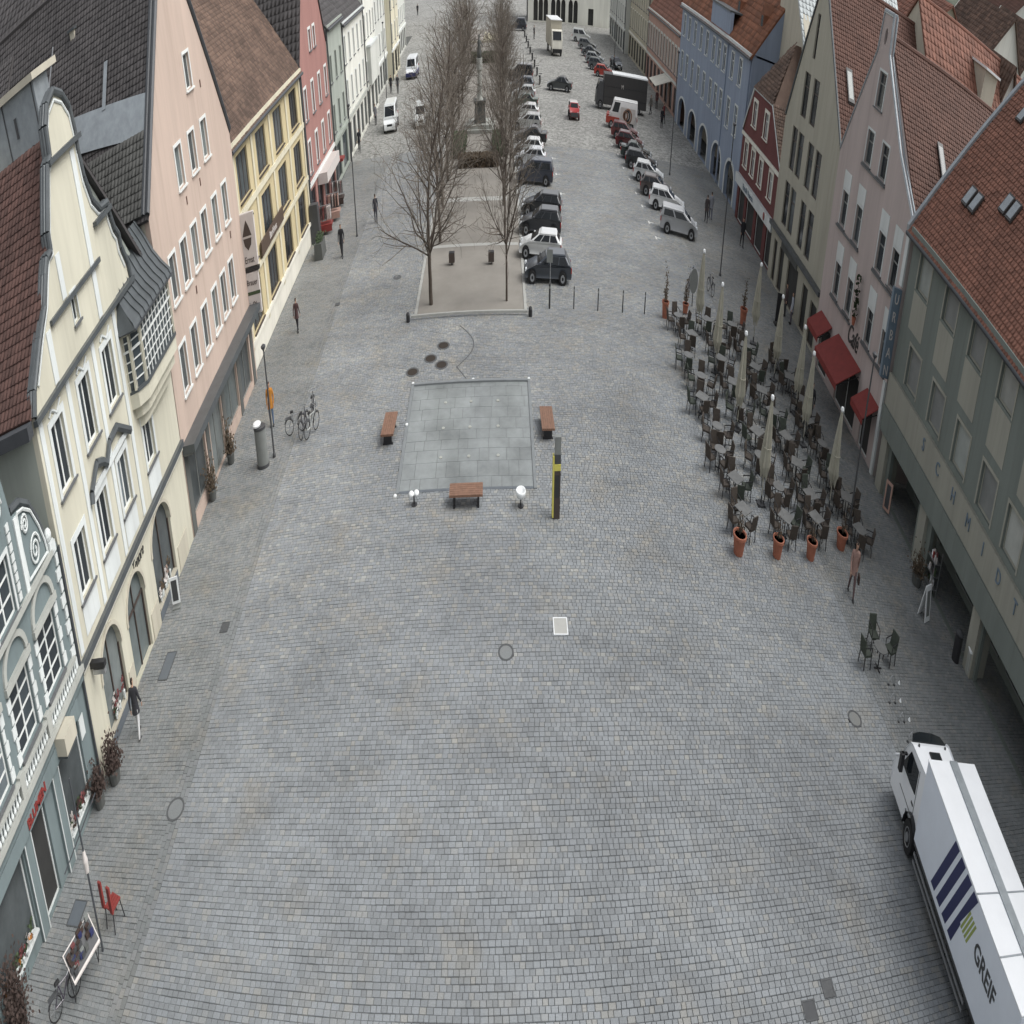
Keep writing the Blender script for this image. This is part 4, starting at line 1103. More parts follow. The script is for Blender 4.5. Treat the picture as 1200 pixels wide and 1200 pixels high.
b.add([A+Vector((0, -.14, .05)), A+Vector((0, .14, .05)), C_+Vector((0, .14, .05)), C_+Vector((0, -.14, .05)), A+Vector((0, -.14, .3)), A+Vector((0, .14, .3)), C_+Vector((0, .14, .3)), C_+Vector((0, -.14, .3))], [(0, 1, 2, 3), (4, 5, 6, 7), (0, 4, 7, 3), (1, 5, 6, 2), (0, 1, 5, 4), (3, 2, 6, 7)], 'zinc'); B.part('verge', b)
def skylight(B, Y, x, m='glass_blind', w_=.55, l=1.0, ze=11.1, slope=9.0/8.5, fm='frame_dark', n=2):
    nn = Vector((slope, 0, 1)).normalized(); u = Vector((0, 1, 0)); v = Vector((-1, 0, slope)).normalized()
    c = Vector((x, B.y(Y), ze-x*slope)) + nn*.12
    def bx(o, a, d, h, m_, b):
        vs = []
        for hh in (0, h):
            for (p, q) in ((-1, -1), (1, -1), (1, 1), (-1, 1)): vs.append(o+u*(p*a)+v*(q*d)+nn*hh)
        b.add(vs, [(0, 3, 2, 1), (4, 5, 6, 7), (0, 1, 5, 4), (1, 2, 6, 5), (2, 3, 7, 6), (3, 0, 4, 7)], m_)
    for k in range(n):
        b = MB(); o = c + u*((k-(n-1)/2)*(2*w_*.62+.2)); bx(o, w_*.62, l*.62, .12, fm, b); so = B.part('skylight', b)
        b = MB(); bx(o+nn*.121, w_*.5, l*.5, .012, m, b); b.build('pane', so)
skylight(B, 42.0, -2.3, 'zinc'); skylight(B, 38.8, -3.2, 'zinc'); skylight(B, 43.4, -6.6, 'zinc', n=1)
b = MB(); b.prism([(-8.3, 20.0), (-8.7, 20.0), (-8.5, 20.3)], 'y', 0, 39, 'tile_red')

# ---- pink-grey gabled cafe house
B = Bld('cafe_gabled_house', 'pinkish-grey gabled cafe house with white window heads and tall slender gable', 'house', 'R', XR, 45.8, 59.8)
g = []
ws = [(54.1, 13.9, .0, 0)]
ws = [(54.05, 13.9, 1.25, 1.65), (54.45, 11.2, 1.2, 1.55), (51.7, 11.2, 1.2, 1.55), (57.35, 7.5, 1.15, 1.65), (54.45, 7.5, 1.15, 1.7), (50.0, 7.55, 1.15, 1.7), (47.55, 7.6, 1.1, 1.65), (56.8, 4.2, 1.1, 1.6), (54.1, 4.25, 1.1, 1.6), (50.0, 4.25, 1.05, 1.55), (47.2, 4.25, 1.05, 1.55)]
gf = [(57.6, .05, 2.2, 2.3), (52.3, .05, 4.2, 2.4), (48.2, .05, 1.8, 2.3)]
out = [(45.85, 0), (59.75, 0), (59.75, 10.75), (58.2, 12.4), (56.4, 15.0), (55.6, 16.5), (55.5, 18.2), (53.95, 18.2), (53.85, 16.6), (52.7, 15.0), (49.5, 13.2), (46.1, 11.9), (45.85, 10.9)]
out = [(45.85, 0), (59.75, 0), (59.75, 10.75), (55.7, 16.3), (55.55, 18.2), (53.95, 18.2), (53.6, 16.4), (51.8, 14.9), (49.3, 12.9), (45.85, 10.9)]
oval = [(54.75+.22*math.cos(t*math.pi/6), 17.1+.4*math.sin(t*math.pi/6)) for t in range(12)]
B.front(out, [B.hole(*a) for a in ws+gf]+[oval], 'pink_right')
B.body([(45.85, 0), (59.75, 0), (59.75, 10.6), (54.2, 17.0), (45.85, 10.7)], 18, 'pink_right')
B.gable_roof(45.9, 10.75, 54.3, 17.2, 59.7, 10.7, 18, 'tile_rust', ov=-.4)
b = MB()
for P in (out[2:10],):
    for x_ in (.0, -.32): b.path([(x_, B.y(a), z_+.03) for a, z_ in P], .10, 6, 'zinc')
B.part('gable_coping', b)
b = MB(); b.path([(.03, B.y(a), z_-.05) for a, z_ in out[3:10]], .05, 6, 'stucco_white'); B.part('gable_edging', b)
b = MB(); b.box((-.28, B.y(54.75)-.25, 16.6), (-.2, B.y(54.75)+.25, 17.6), 'dark_interior'); B.part('oval_window', b)
for i, a in enumerate(ws):
    B.win(*a, cols=1, rows=2, trim=.11, tm='stucco_white', fm='frame_grey', ft=.08, gm_='glass')
    if i > 2:
        b = MB(); b.box((.002, B.y(a[0])-a[2]/2-.12, a[1]+a[3]+.12), (.05, B.y(a[0])+a[2]/2+.12, a[1]+a[3]+.95), 'stucco_white'); B.part('window_head', b)
for (ya, yb, z) in ((56.5-2.9, 58.3, 7.28), (46.7, 50.8, 7.33), (53.2, 57.6, 3.98), (46.4, 50.8, 4.03), (50.9, 55.3, 10.98)):
    B.band(ya, yb, z, z+.10, .16, 'sill', 'string_course')
for a in gf: shopwin(B, a[0]-a[2]/2, a[0]+a[2]/2, a[1], a[1]+a[3], 'stucco_white', 'dark_interior', n=2 if a[2] > 3 else 1)
def awning(Ya, Yb, zt, zb, out_, label):
    a, c = sorted((B.y(Ya), B.y(Yb)))
    b = MB(); b.add([(.05, a, zt), (.05, c, zt), (out_, c, zb), (out_, a, zb), (.05, a, zt+.05), (.05, c, zt+.05), (out_, c, zb+.05), (out_, a, zb+.05)], [(0, 1, 2, 3), (4, 5, 6, 7), (0, 4, 7, 3), (1, 5, 6, 2), (3, 7, 6, 2), (0, 1, 5, 4)], 'awning_red')
    b.box((out_-.03, a, zb-.25), (out_+.0, c, zb-.002), 'awning_red')
    o = B.part('awning', b); o['label'] = label
    b = MB(); b.tube((.1, a+.1, zt-.3), (out_-.05, a+.1, zb-.05), .03, n=5, m='black_metal'); b.build('awning_arm', o); b = MB(); b.tube((.1, c-.1, zt-.3), (out_-.05, c-.1, zb-.05), .03, n=5, m='black_metal'); b.build('awning_arm', o)
awning(56.3, 58.9, 2.75, 2.1, 1.5, 'small red awning at the far end'); awning(50.1, 54.9, 2.95, 2.0, 2.4, 'wide red awning over the cafe front'); awning(46.3, 48.6, 2.75, 2.1, 1.6, 'small red awning at the near corner')
text('Café', 1.25, 'ink', B.root, (.05, B.y(52.3), 3.7), shear=.35, sx=.9, bold=.01)
b = MB(); b.lathe([(.12, 0), (.2, .35), (.22, .36)], (.35, B.y(52.1), 4.35), 10, 'terracotta'); wp = B.part('wall_planter', b)
b = MB()
for k in range(60):
    q = Vector((.35+random.gauss(0, .1), B.y(52.1)+random.gauss(0, .12), 4.7+random.random()*1.9)); d = Vector((random.gauss(0, 1), random.gauss(0, 1), random.gauss(0, 1))).normalized()*.12; e = d.orthogonal()
    b.add([q-d, q+e, q+d, q-e], [(0, 1, 2, 3)], 'leaf_green')
b.build('leaves', wp)
# pale band down the corner and the vertical blue sign
b = MB(); b.box((.002, B.y(46.1)-.18, 8.2), (.16, B.y(46.1)+.25, 10.9), 'stucco_white'); B.part('corner_strip', b); b = MB(); b.box((.002, B.y(46.0)-.2, 0), (.2, B.y(46.0)+.15, 4.1), 'stucco_white'); B.part('corner_strip', b)
b = MB(); b.box((.05, B.y(45.9)-.10, 4.3), (.85, B.y(45.9)+.16, 8.1), 'sign_blue'); sgn = B.part('corner_sign', b)
for i, ch in enumerate('URBAN'):
    text(ch, .62, 'sign_cream', sgn, (.45, B.y(45.9)+.175, 7.65-i*.76), (R(90), 0, R(180)), name='letter')
    text(ch, .62, 'sign_cream', sgn, (.45, B.y(45.9)-.115, 7.65-i*.76), (R(90), 0, 0), name='letter')
b = MB(); b.box((-7, B.y(48.3), 12.55), (-6.8, B.y(49.9), 13.9), 'zinc'); 
def gskylight(B, Y, x, zf, dz, w_=.3, l=.9, m='glass_blind'):
    b = MB(); y_ = B.y(Y); sl = dz
    vs = [(x-w_, y_-l, zf-sl*l), (x+w_, y_-l, zf-sl*l), (x+w_, y_+l, zf+sl*l), (x-w_, y_+l, zf+sl*l)]
    b.add(vs+[(p[0], p[1], p[2]+.16) for p in vs], [(0, 1, 2, 3), (4, 5, 6, 7), (0, 1, 5, 4), (1, 2, 6, 5), (2, 3, 7, 6), (3, 0, 4, 7)], 'frame_dark'); o = B.part('skylight', b)
    b = MB(); vs = [(x-w_*.7, y_-l*.8, zf-sl*l*.8+.165), (x+w_*.7, y_-l*.8, zf-sl*l*.8+.165), (x+w_*.7, y_+l*.8, zf+sl*l*.8+.165), (x-w_*.7, y_+l*.8, zf+sl*l*.8+.165)]
    b.add(vs, [(0, 1, 2, 3)], m); b.build('pane', o)
gskylight(B, 49.3, -4.2, 13.5, -.77)

# ---- beige house
XB = 32.0
B = Bld('beige_gabled_house', 'beige gabled house with tall dark window groups beside the cafe house', 'house', 'R', XB, 59.9, 74.6)
ws = [(69.2, 13.7, .7, 2.5)] + [(c, 10.3, 1.5, 2.5) for c in (70.0, 67.6)] + [(c, 7.0, 1.45, 2.45) for c in (71.4, 69.6, 66.9, 64.9)] + [(c, 3.75, 1.45, 2.5) for c in (71.6, 69.8, 66.9, 64.8)]
gf = [(73.0, .1, 1.0, 2.4), (71.0, .1, 1.4, 2.4), (67.6, .1, 3.0, 2.5), (64.0, .1, 1.4, 2.4), (61.6, .1, 1.6, 2.2)]
out = [(59.95, 0), (74.55, 0), (74.55, 9.6), (69.0, 18.6), (59.95, 10.2)]
B.front(out, [B.hole(*a) for a in ws+gf], 'beige_wall')
B.body([(59.95, 0), (74.55, 0), (74.55, 9.5), (69.0, 18.4), (59.95, 10.1)], 16, 'beige_wall')
for a in ws: B.win(*a, cols=1, rows=2, trim=0, fm='frame_brown', ft=.08, gm_='glass', sill=False)
for a in gf: shopwin(B, a[0]-a[2]/2, a[0]+a[2]/2, a[1], a[1]+a[3], 'frame_brown', 'dark_interior')
B.gable_roof(59.95, 10.2, 69.0, 18.6, 74.6, 9.6, 16, 'tile_rust', ov=.02)
b = MB()
for (a, c) in (((59.95, 10.25), (69.0, 18.65)), ((74.5, 9.65), (69.0, 18.65))): b.tube((.03, B.y(a[0]), a[1]), (.03, B.y(c[0]), c[1]), .12, n=6, m='lead')
B.part('verge', b)
B.band(60.0, 74.5, 3.1, 3.35, .5, 'lead', 'canopy')
b = MB(); b.box((.02, B.y(71.2), 2.55), (.1, B.y(66.5), 3.0), 'dark_stone'); B.part('sign_board', b)
for (Y, z) in ((69.3, 6.6), (65.0, 6.6)): pass
gskylight(B, 63.4, -1.6, 13.5, -.93, .35, .8, 'glass_blind')

# ---- maroon mansard house
XM = 32.4
B = Bld('maroon_house', 'small maroon house with white window frames and hipped gable over a white shop sign', 'house', 'R', XM, 74.7, 89.0)
ws = [(85.2, 6.9, 1.3, 1.6), (81.0, 6.9, 1.3, 1.6)] + [(c, 3.85, 1.2, 1.6) for c in (87.0, 84.2, 81.2, 77.6)]
gf = [(87.0, .05, 2.4, 2.2), (83.5, .05, 3.0, 2.2), (79.8, .05, 2.8, 2.2), (76.4, .05, 2.0, 2.2)]
out = [(74.75, 0), (88.95, 0), (88.95, 6.2), (86.2, 9.3), (79.5, 9.3), (75.0, 6.2)]
B.front(out, [B.hole(*a) for a in ws+gf], 'maroon_wall')
B.body(out, 12, 'maroon_wall')
for a in ws: B.win(*a, cols=2, rows=2, trim=.22, tm='cream_light', fm='frame_white', ft=.08, gm_='glass_blind', sm='cream_light')
for a in gf: shopwin(B, a[0]-a[2]/2, a[0]+a[2]/2, a[1], a[1]+a[3], 'stucco_white', 'dark_interior')
b = MB(); b.path([(.06, B.y(a), z_) for a, z_ in out[2:6]], .11, 6, 'stucco_white'); B.part('verge', b)
B.band(74.8, 88.9, 5.75, 6.0, .18, 'cream_light'); B.band(74.8, 88.9, 2.45, 3.1, .5, 'stucco_white', 'shop_sign')
text('Eiscafé Venezia', .55, 'sign_blue', B.root, (.53, B.y(83.5), 2.78), name='lettering', sx=1.2)
b = MB(); b.lathe([(.25, -.01), (.25, .02)], n=16, m='red_paint'); o = b.build('round_emblem', B.root, (.54, B.y(77.3), 2.8)); o.rotation_euler = (0, R(90), 0)
B.roof((.15, B.y(74.75), 6.1), (0, 0, .01), (-1, 0, 0), 'tile_brown', deck=False, clip=lambda q: False) if False else None
B.roof((-12, B.y(74.6), 6.1), (12.1, 0, 0), (0, B.y(79.5)-B.y(74.6), 3.3), 'tile_brown')
B.roof((-12, B.y(89.0), 6.1), (12.1, 0, 0), (0, B.y(86.2)-B.y(89.0), 3.3), 'tile_brown')
a, c = B.y(86.3), B.y(79.4)
B.roof((.15, a, 9.3), (0, c-a, 0), (-3.6, 0, 4.2), 'tile_brown', clip=lambda q: abs(q[1]-(a+c)/2) < (c-a)/2*(1-(q[2]-9.3)/4.4))
b = MB(); k = (a+c)/2; b.add([(0, a, 9.2), (0, c, 9.2), (-3.4, k, 13.3), (-12, a, 9.2), (-12, c, 9.2), (-12, k, 13.3)], [(0, 1, 2), (0, 2, 5, 3), (1, 4, 5, 2), (3, 5, 4)], 'tile_brown'); me = b.mesh('roof'); set_tone(me, [.45]*4); link('roof', me, B.root)

# ---- blue arcaded house
XBL = 32.9
B = Bld('blue_arcaded_house', 'light blue house with white-edged ground floor arches and orange tiled roof', 'house', 'R', XBL, 89.6, 128.0)
cs = [94.0, 97.6, 101.5, 104.3, 107.2, 111.0, 114.6, 118.4, 122.2, 125.6]
ws = [(c, 4.7, 1.25, 2.1) for c in cs] + [(c, 8.3, 1.25, 1.9) for c in cs]
ar = [(94.2, 4.2), (101.0, 4.8), (108.6, 5.0), (115.8, 5.0), (123.2, 5.0)]
B.front([(89.65, 0), (127.95, 0), (127.95, 11.1), (89.65, 11.1)], [B.hole(*a) for a in ws]+[B.arch_hole(Y, .02, w_, 2.75, 12, 1.3) for Y, w_ in ar], 'blue_wall', t=.5)
B.body([(89.65, 3.2), (127.95, 3.2), (127.95, 11.0), (89.65, 11.0)], 12, 'blue_wall', x=-.502)
B.body([(89.65, 0), (127.95, 0), (127.95, 3.2), (89.65, 3.2)], 9, 'dado', x=-3.5, name='arcade_back_wall')
for a in ws: B.win(*a, cols=2, rows=2, trim=.14, tm='stucco_white', fm='frame_white', ft=.09, gm_='glass_grey', sm='stucco_white')
for (Y, w_) in ar:
    yc = B.y(Y); b = MB(); n = 14; vs = []
    for k in range(n+1):
        t = math.pi*k/n
        for (r_, x_) in ((w_/2, 0.002), (w_/2, .08), (w_/2+.35, .08), (w_/2+.35, 0.002)): vs.append((x_, yc+r_*math.cos(t), 1.47+r_/(w_/2)*1.3*math.sin(t)))
    b.add(vs, [(k*4+j, k*4+(j+1) % 4, (k+1)*4+(j+1) % 4, (k+1)*4+j) for k in range(n) for j in range(4)], 'stucco_white')
    for sg in (-1, 1): b.box((.002, yc+sg*(w_/2+.175)-.175, 0), (.08, yc+sg*(w_/2+.175)+.175, 1.46), 'stucco_white')
    B.part('arch_moulding', b)
    b = MB(); b.box((-3.48, yc-w_*.3, .1), (-3.4, yc+w_*.3, 2.4), 'glass'); B.part('shop_window', b)
b = MB(); b.box((0.002, B.y(110.2), 3.2), (.5, B.y(100.0), 12.3), 'blue_wall') if False else b.box((.002, B.y(100.0)-.15, 0), (.16, B.y(100.0)+.15, 11.1), 'blue_wall'); B.part('pilaster', b)
b = MB(); yc1, yc2 = B.y(110.0), B.y(100.2)
b.box((-.4, min(yc1, yc2), 11.1), (.02, max(yc1, yc2), 12.9), 'blue_wall'); b.box((-4, min(yc1, yc2), 12.9), (.2, max(yc1, yc2), 13.05), 'lead'); B.part('dormer_gable', b)
B.band(89.7, 127.9, 10.85, 11.12, .35, 'stucco_white', 'cornice')
B.gm = 'blue_wall'
B.eave_roof(89.5, 128.2, 11.15, 8, 8.5, 'tile_orange', tw=.5, th=.6)
for k in range(7):
    Y = 92.5+k*5.0
    b = MB(); x_ = -1.8 if k % 2 == 0 else -3.6; z_ = 11.15-x_*8.5/8
    b.prism([(-.6+B.y(Y), z_-.2), (.6+B.y(Y), z_-.2), (.6+B.y(Y), z_+.9), (B.y(Y), z_+1.7), (-.6+B.y(Y), z_+.9)], 'x', x_-1.6, x_+.05, 'tile_orange')
    me = b.mesh('dormer'); set_tone(me, [.3]*len(me.polygons)); o = link('dormer', me, B.root)
    b = MB(); b.box((x_+.055, B.y(Y)-.4, z_), (x_+.07, B.y(Y)+.4, z_+.8), 'glass'); b.build('pane', o)
B.pipe(90.0, 0, 11, .12, 'blue_wall')
# large pale roof between
B = Bld('white_roofed_house', 'big house with pale whitish tiled roof behind the maroon house', 'house', 'R', 36.5, 75.5, 91.5)
B.body([(75.5, 0), (91.5, 0), (91.5, 10), (91.4, 20.5), (75.5, 9.5)], 16, 'dado', x=0)
B.roof((-16, B.y(75.3), 8.6), (16.3, 0, 0), (0, B.y(91.6)-B.y(75.3), 12.6), 'tile_white', tw=.5, th=.55)

B = simple_row('buff_house', 'reddish-roofed buff house with a cream awning beyond the blue house', 'R', 33.2, 128.1, 158.0, 8.2, 'salmon', [(3.9, 2.6)], 'tile_red', nwin=12, trim=.25, ww=1.3, tm='pale_wall', roofrise=7)
b = MB(); b.add([(.1, B.y(133), 3.0), (.1, B.y(139), 3.0), (3.2, B.y(139), 2.2), (3.2, B.y(133), 2.2), (.1, B.y(133), 3.06), (.1, B.y(139), 3.06), (3.2, B.y(139), 2.26), (3.2, B.y(133), 2.26)], [(0, 1, 2, 3), (4, 5, 6, 7), (2, 3, 7, 6), (0, 3, 7, 4), (1, 2, 6, 5)], 'cream_light'); B.part('awning', b)
for k in range(6):
    b = MB(); Y = 131+k*4.4; z_ = 10.6; b.prism([(-.7+B.y(Y), z_-.6), (.7+B.y(Y), z_-.6), (.7+B.y(Y), z_+.6), (B.y(Y), z_+1.4), (-.7+B.y(Y), z_+.6)], 'x', -4.5, -2.2, 'tile_orange'); me = b.mesh('dormer'); set_tone(me, [.2]*len(me.polygons)); link('dormer', me, B.root)
B = simple_row('far_cream_house', 'cream house with balcony strip far along the right side', 'R', 33.4, 158.1, 182.0, 10.5, 'buff_wall', [(3.9, 2.4), (7.2, 2.0)], 'tile_red', nwin=9, tm='cream_light')
B = simple_row('far_grey_corner_house', 'pale grey corner house at the far right end', 'R', 32.4, 182.1, 208.0, 11.5, 'pale_wall', [(3.9, 2.2), (7.4, 2.0)], 'tile_red', nwin=8)

# ---- white arcaded building closing the square
t = thing('white_end_building', 'white building with dark pointed arches closing the far end of the square', 'building', (22.0, 219, 0), R(-90))
class Bx(Bld):
    def __init__(s, root, W): s.root = root; s.wcache = {}; s.W = W; s.side = 'L'; s.Y0 = 0
    def y(s, Y): return Y
B = Bx(t, 27)
B.gm = 'white_wall'
ws = [(c, 6.0, 1.9, 2.6) for c in (-9.5, -5.0, -.9, 2.2)] + [(c, 10.2, 1.9, 2.4) for c in (-9.5, -5.0, -.9, 2.2)]
ar = [(-10.2, 1.3), (-8.7, 1.3), (-7.2, 1.3), (-5.0, 1.3), (-3.5, 1.3), (-2.0, 1.3), (.2, 1.3), (1.7, 1.3)]
B.front([(-12.5, 0), (12, 0), (12, 13.5), (-12.5, 13.5)], [B.hole(*a) for a in ws]+[B.arch_hole(Y, .2, w_, 3.6, 6, .9) for Y, w_ in ar]+[B.hole(6.2, 5.2, 1.7, 3.4), B.hole(6.3, .1, 1.6, 2.6)], 'white_wall', t=.5)
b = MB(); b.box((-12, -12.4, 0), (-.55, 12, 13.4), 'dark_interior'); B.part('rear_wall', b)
for a in ws: B.win(*a, cols=2, rows=2, fm='frame_grey', gm_='glass', sill=True)
B.roof((.3, -12.6, 13.3), (0, 24.8, 0), (-7, 0, 6), 'tile_red', tw=.6, th=.7)
# ---- hill and town behind, top right
hv, hf = [], []
nx, ny = 26, 20
def hill_z(x, y): return 26*max(0, min(1, (x-58)/110))**1.2 + max(0, (y-90))*.05*max(0, min(1, (x-50)/40)) - .5
for j in range(ny+1):
    for i in range(nx+1):
        x_, y_ = 48+i*16, 20+j*22; hv.append((x_, y_, hill_z(x_, y_)))
for j in range(ny):
    for i in range(nx): k = j*(nx+1)+i; hf.append((k, k+1, k+nx+2, k+nx+1))
M['meadow'] = mat('meadow', (.055, .068, .040), .95, .5, .12)
me = bpy.data.meshes.new('hill'); me.from_pydata(hv, [], hf); me.materials.append(M['meadow']); link('hill', me, kind='structure')
def town_house(x, y, W_, D_, h, rise, wm, rm, lab, base=0, side=False, nw=3):
    t = thing('town_house', lab, 'house', (x, y, base), R(-90)); B = Bx(t, W_); B.gm = wm
    a, c = -W_/2, W_/2
    out = [(a, 0), (c, 0), (c, h), (0, h+rise), (a, h)]
    ws = [(a+W_*(i+.5)/nw, h-2.4-3*j, 1.0, 1.5) for i in range(nw) for j in range(3)] + [(-.9, h+rise*.22, .9, 1.3), (.9, h+rise*.22, .9, 1.3)]
    B.front(out, [B.hole(*q) for q in ws], wm)
    B.body(out, D_, wm)
    for q in ws: B.win(*q, cols=2, ft=.08, trim=.1, gm_='glass_grey')
    for (Ye, ze) in ((a-.2, h-.1), (c+.2, h-.1)): B.roof((-D_, Ye, ze), (D_+.4, 0, 0), (0, -Ye, rise+.15), rm, tw=.55, th=.65)
    return B
# eave-side house block: ridge along X, orange slope towards the camera
B = Bld('orange_roofed_house', 'house with long orange tiled roof and small white dormer behind the cafe house', 'house', 'R', 43.0, 61.0, 77.0)
B.body([(61, 0), (77, 0), (77, 13.4), (69.0, 20.2), (61, 13.4)], 17, 'dado', x=0)
B.gable_roof(60.8, 13.4, 69.0, 20.4, 77.2, 13.4, 17, 'tile_red', tw=.5, th=.6)
b = MB(); b.box((-9.2, B.y(67.6), 17.2), (-7.4, B.y(64.9), 19.2), 'dado'); b.box((-9.4, B.y(67.8), 19.2), (-7.2, B.y(64.6), 19.35), 'white_plastic'); B.part('dormer', b)
town_house(55.5, 66.5, 4.2, 14, 15.8, 5.0, 'pale_wall', 'tile_brown', 'house with slim pale triangular gable rising above the cafe roof ridge')
town_house(63, 92, 13, 20, 17.5, 5.0, 'buff_wall', 'tile_red', 'pale yellow house block at the top edge behind the cafe gable')
town_house(78, 96, 13, 14, 12, 8.0, 'white_wall', 'tile_brown', 'white half-timbered gabled house at the top right', 6)
town_house(92, 104, 12, 14, 12, 9.0, 'pale_wall', 'tile_brown', 'tall pale gable right of the half-timbered house at top right', 7)
town_house(104, 92, 13, 14, 10, 7.0, 'white_wall', 'tile_brown', 'white house at the right edge above the red tiled roof', 8)
town_house(108, 128, 16, 16, 14, 8.0, 'pale_wall', 'tile_rust', 'far pale house with rusty roof on the hill at top right', 12)
town_house(128, 118, 16, 16, 12, 8.0, 'white_wall', 'tile_dark', 'far white house with dark roof on the hill at the right corner', 14)
town_house(84, 135, 16, 16, 15, 8.0, 'buff_wall', 'tile_brown', 'far buff house on the hill behind the half-timbered gable', 8)
town_house(70, 78, 12, 12, 11, 6.5, 'white_wall', 'tile_dark', 'low dark-roofed house just behind the slim triangular gable', 3)
town_house(84, 76, 12, 12, 11, 6.5, 'beige_wall', 'tile_brown', 'brown-roofed house behind the red tiled roof at the right', 4)

# ------------------------------------------------------------------ vehicles
def car_mesh_parts(L_, W_, Hh, kind):
    """returns dict of (name, mesh, loc) for a car, front at +x"""
    h = L_/2
    if kind == 'hatch':   belt, hood, c0, c1, r0, r1 = .92, .74, -.475, .25, -.37, .01
    elif kind == 'estate': belt, hood, c0, c1, r0, r1 = .93, .75, -.488, .23, -.41, .0
    elif kind == 'van':   belt, hood, c0, c1, r0, r1 = 1.02, .88, -.492, .33, -.45, .10
    elif kind == 'bus':   belt, hood, c0, c1, r0, r1 = 1.25, 1.05, -.495, .40, -.485, .27
    elif kind == 'smart': belt, hood, c0, c1, r0, r1 = 1.0, .90, -.48, .34, -.40, .14
    else:                 belt, hood, c0, c1, r0, r1 = .92, .76, -.36, .24, -.20, .01   # saloon
    cowl = c1
    prof = [(-h*.97, .28), (-h, .42), (-h, .72), (-h*.985, belt*.93), (c0*L_-.02 if kind != 'saloon' else -h*.96, belt), (cowl*L_, belt+.02), (h*.55+cowl*L_*.3, hood+.07), (h*.90, hood-.06), (h*.985, hood-.22), (h, .48), (h*.97, .28)]
    if kind == 'saloon': prof[4:5] = [(-h*.95, .93), (c0*L_, belt)]
    b = MB(); b.prism(prof, 'y', -W_/2, W_/2, 'steel')
    return prof, belt, c0, c1, r0, r1

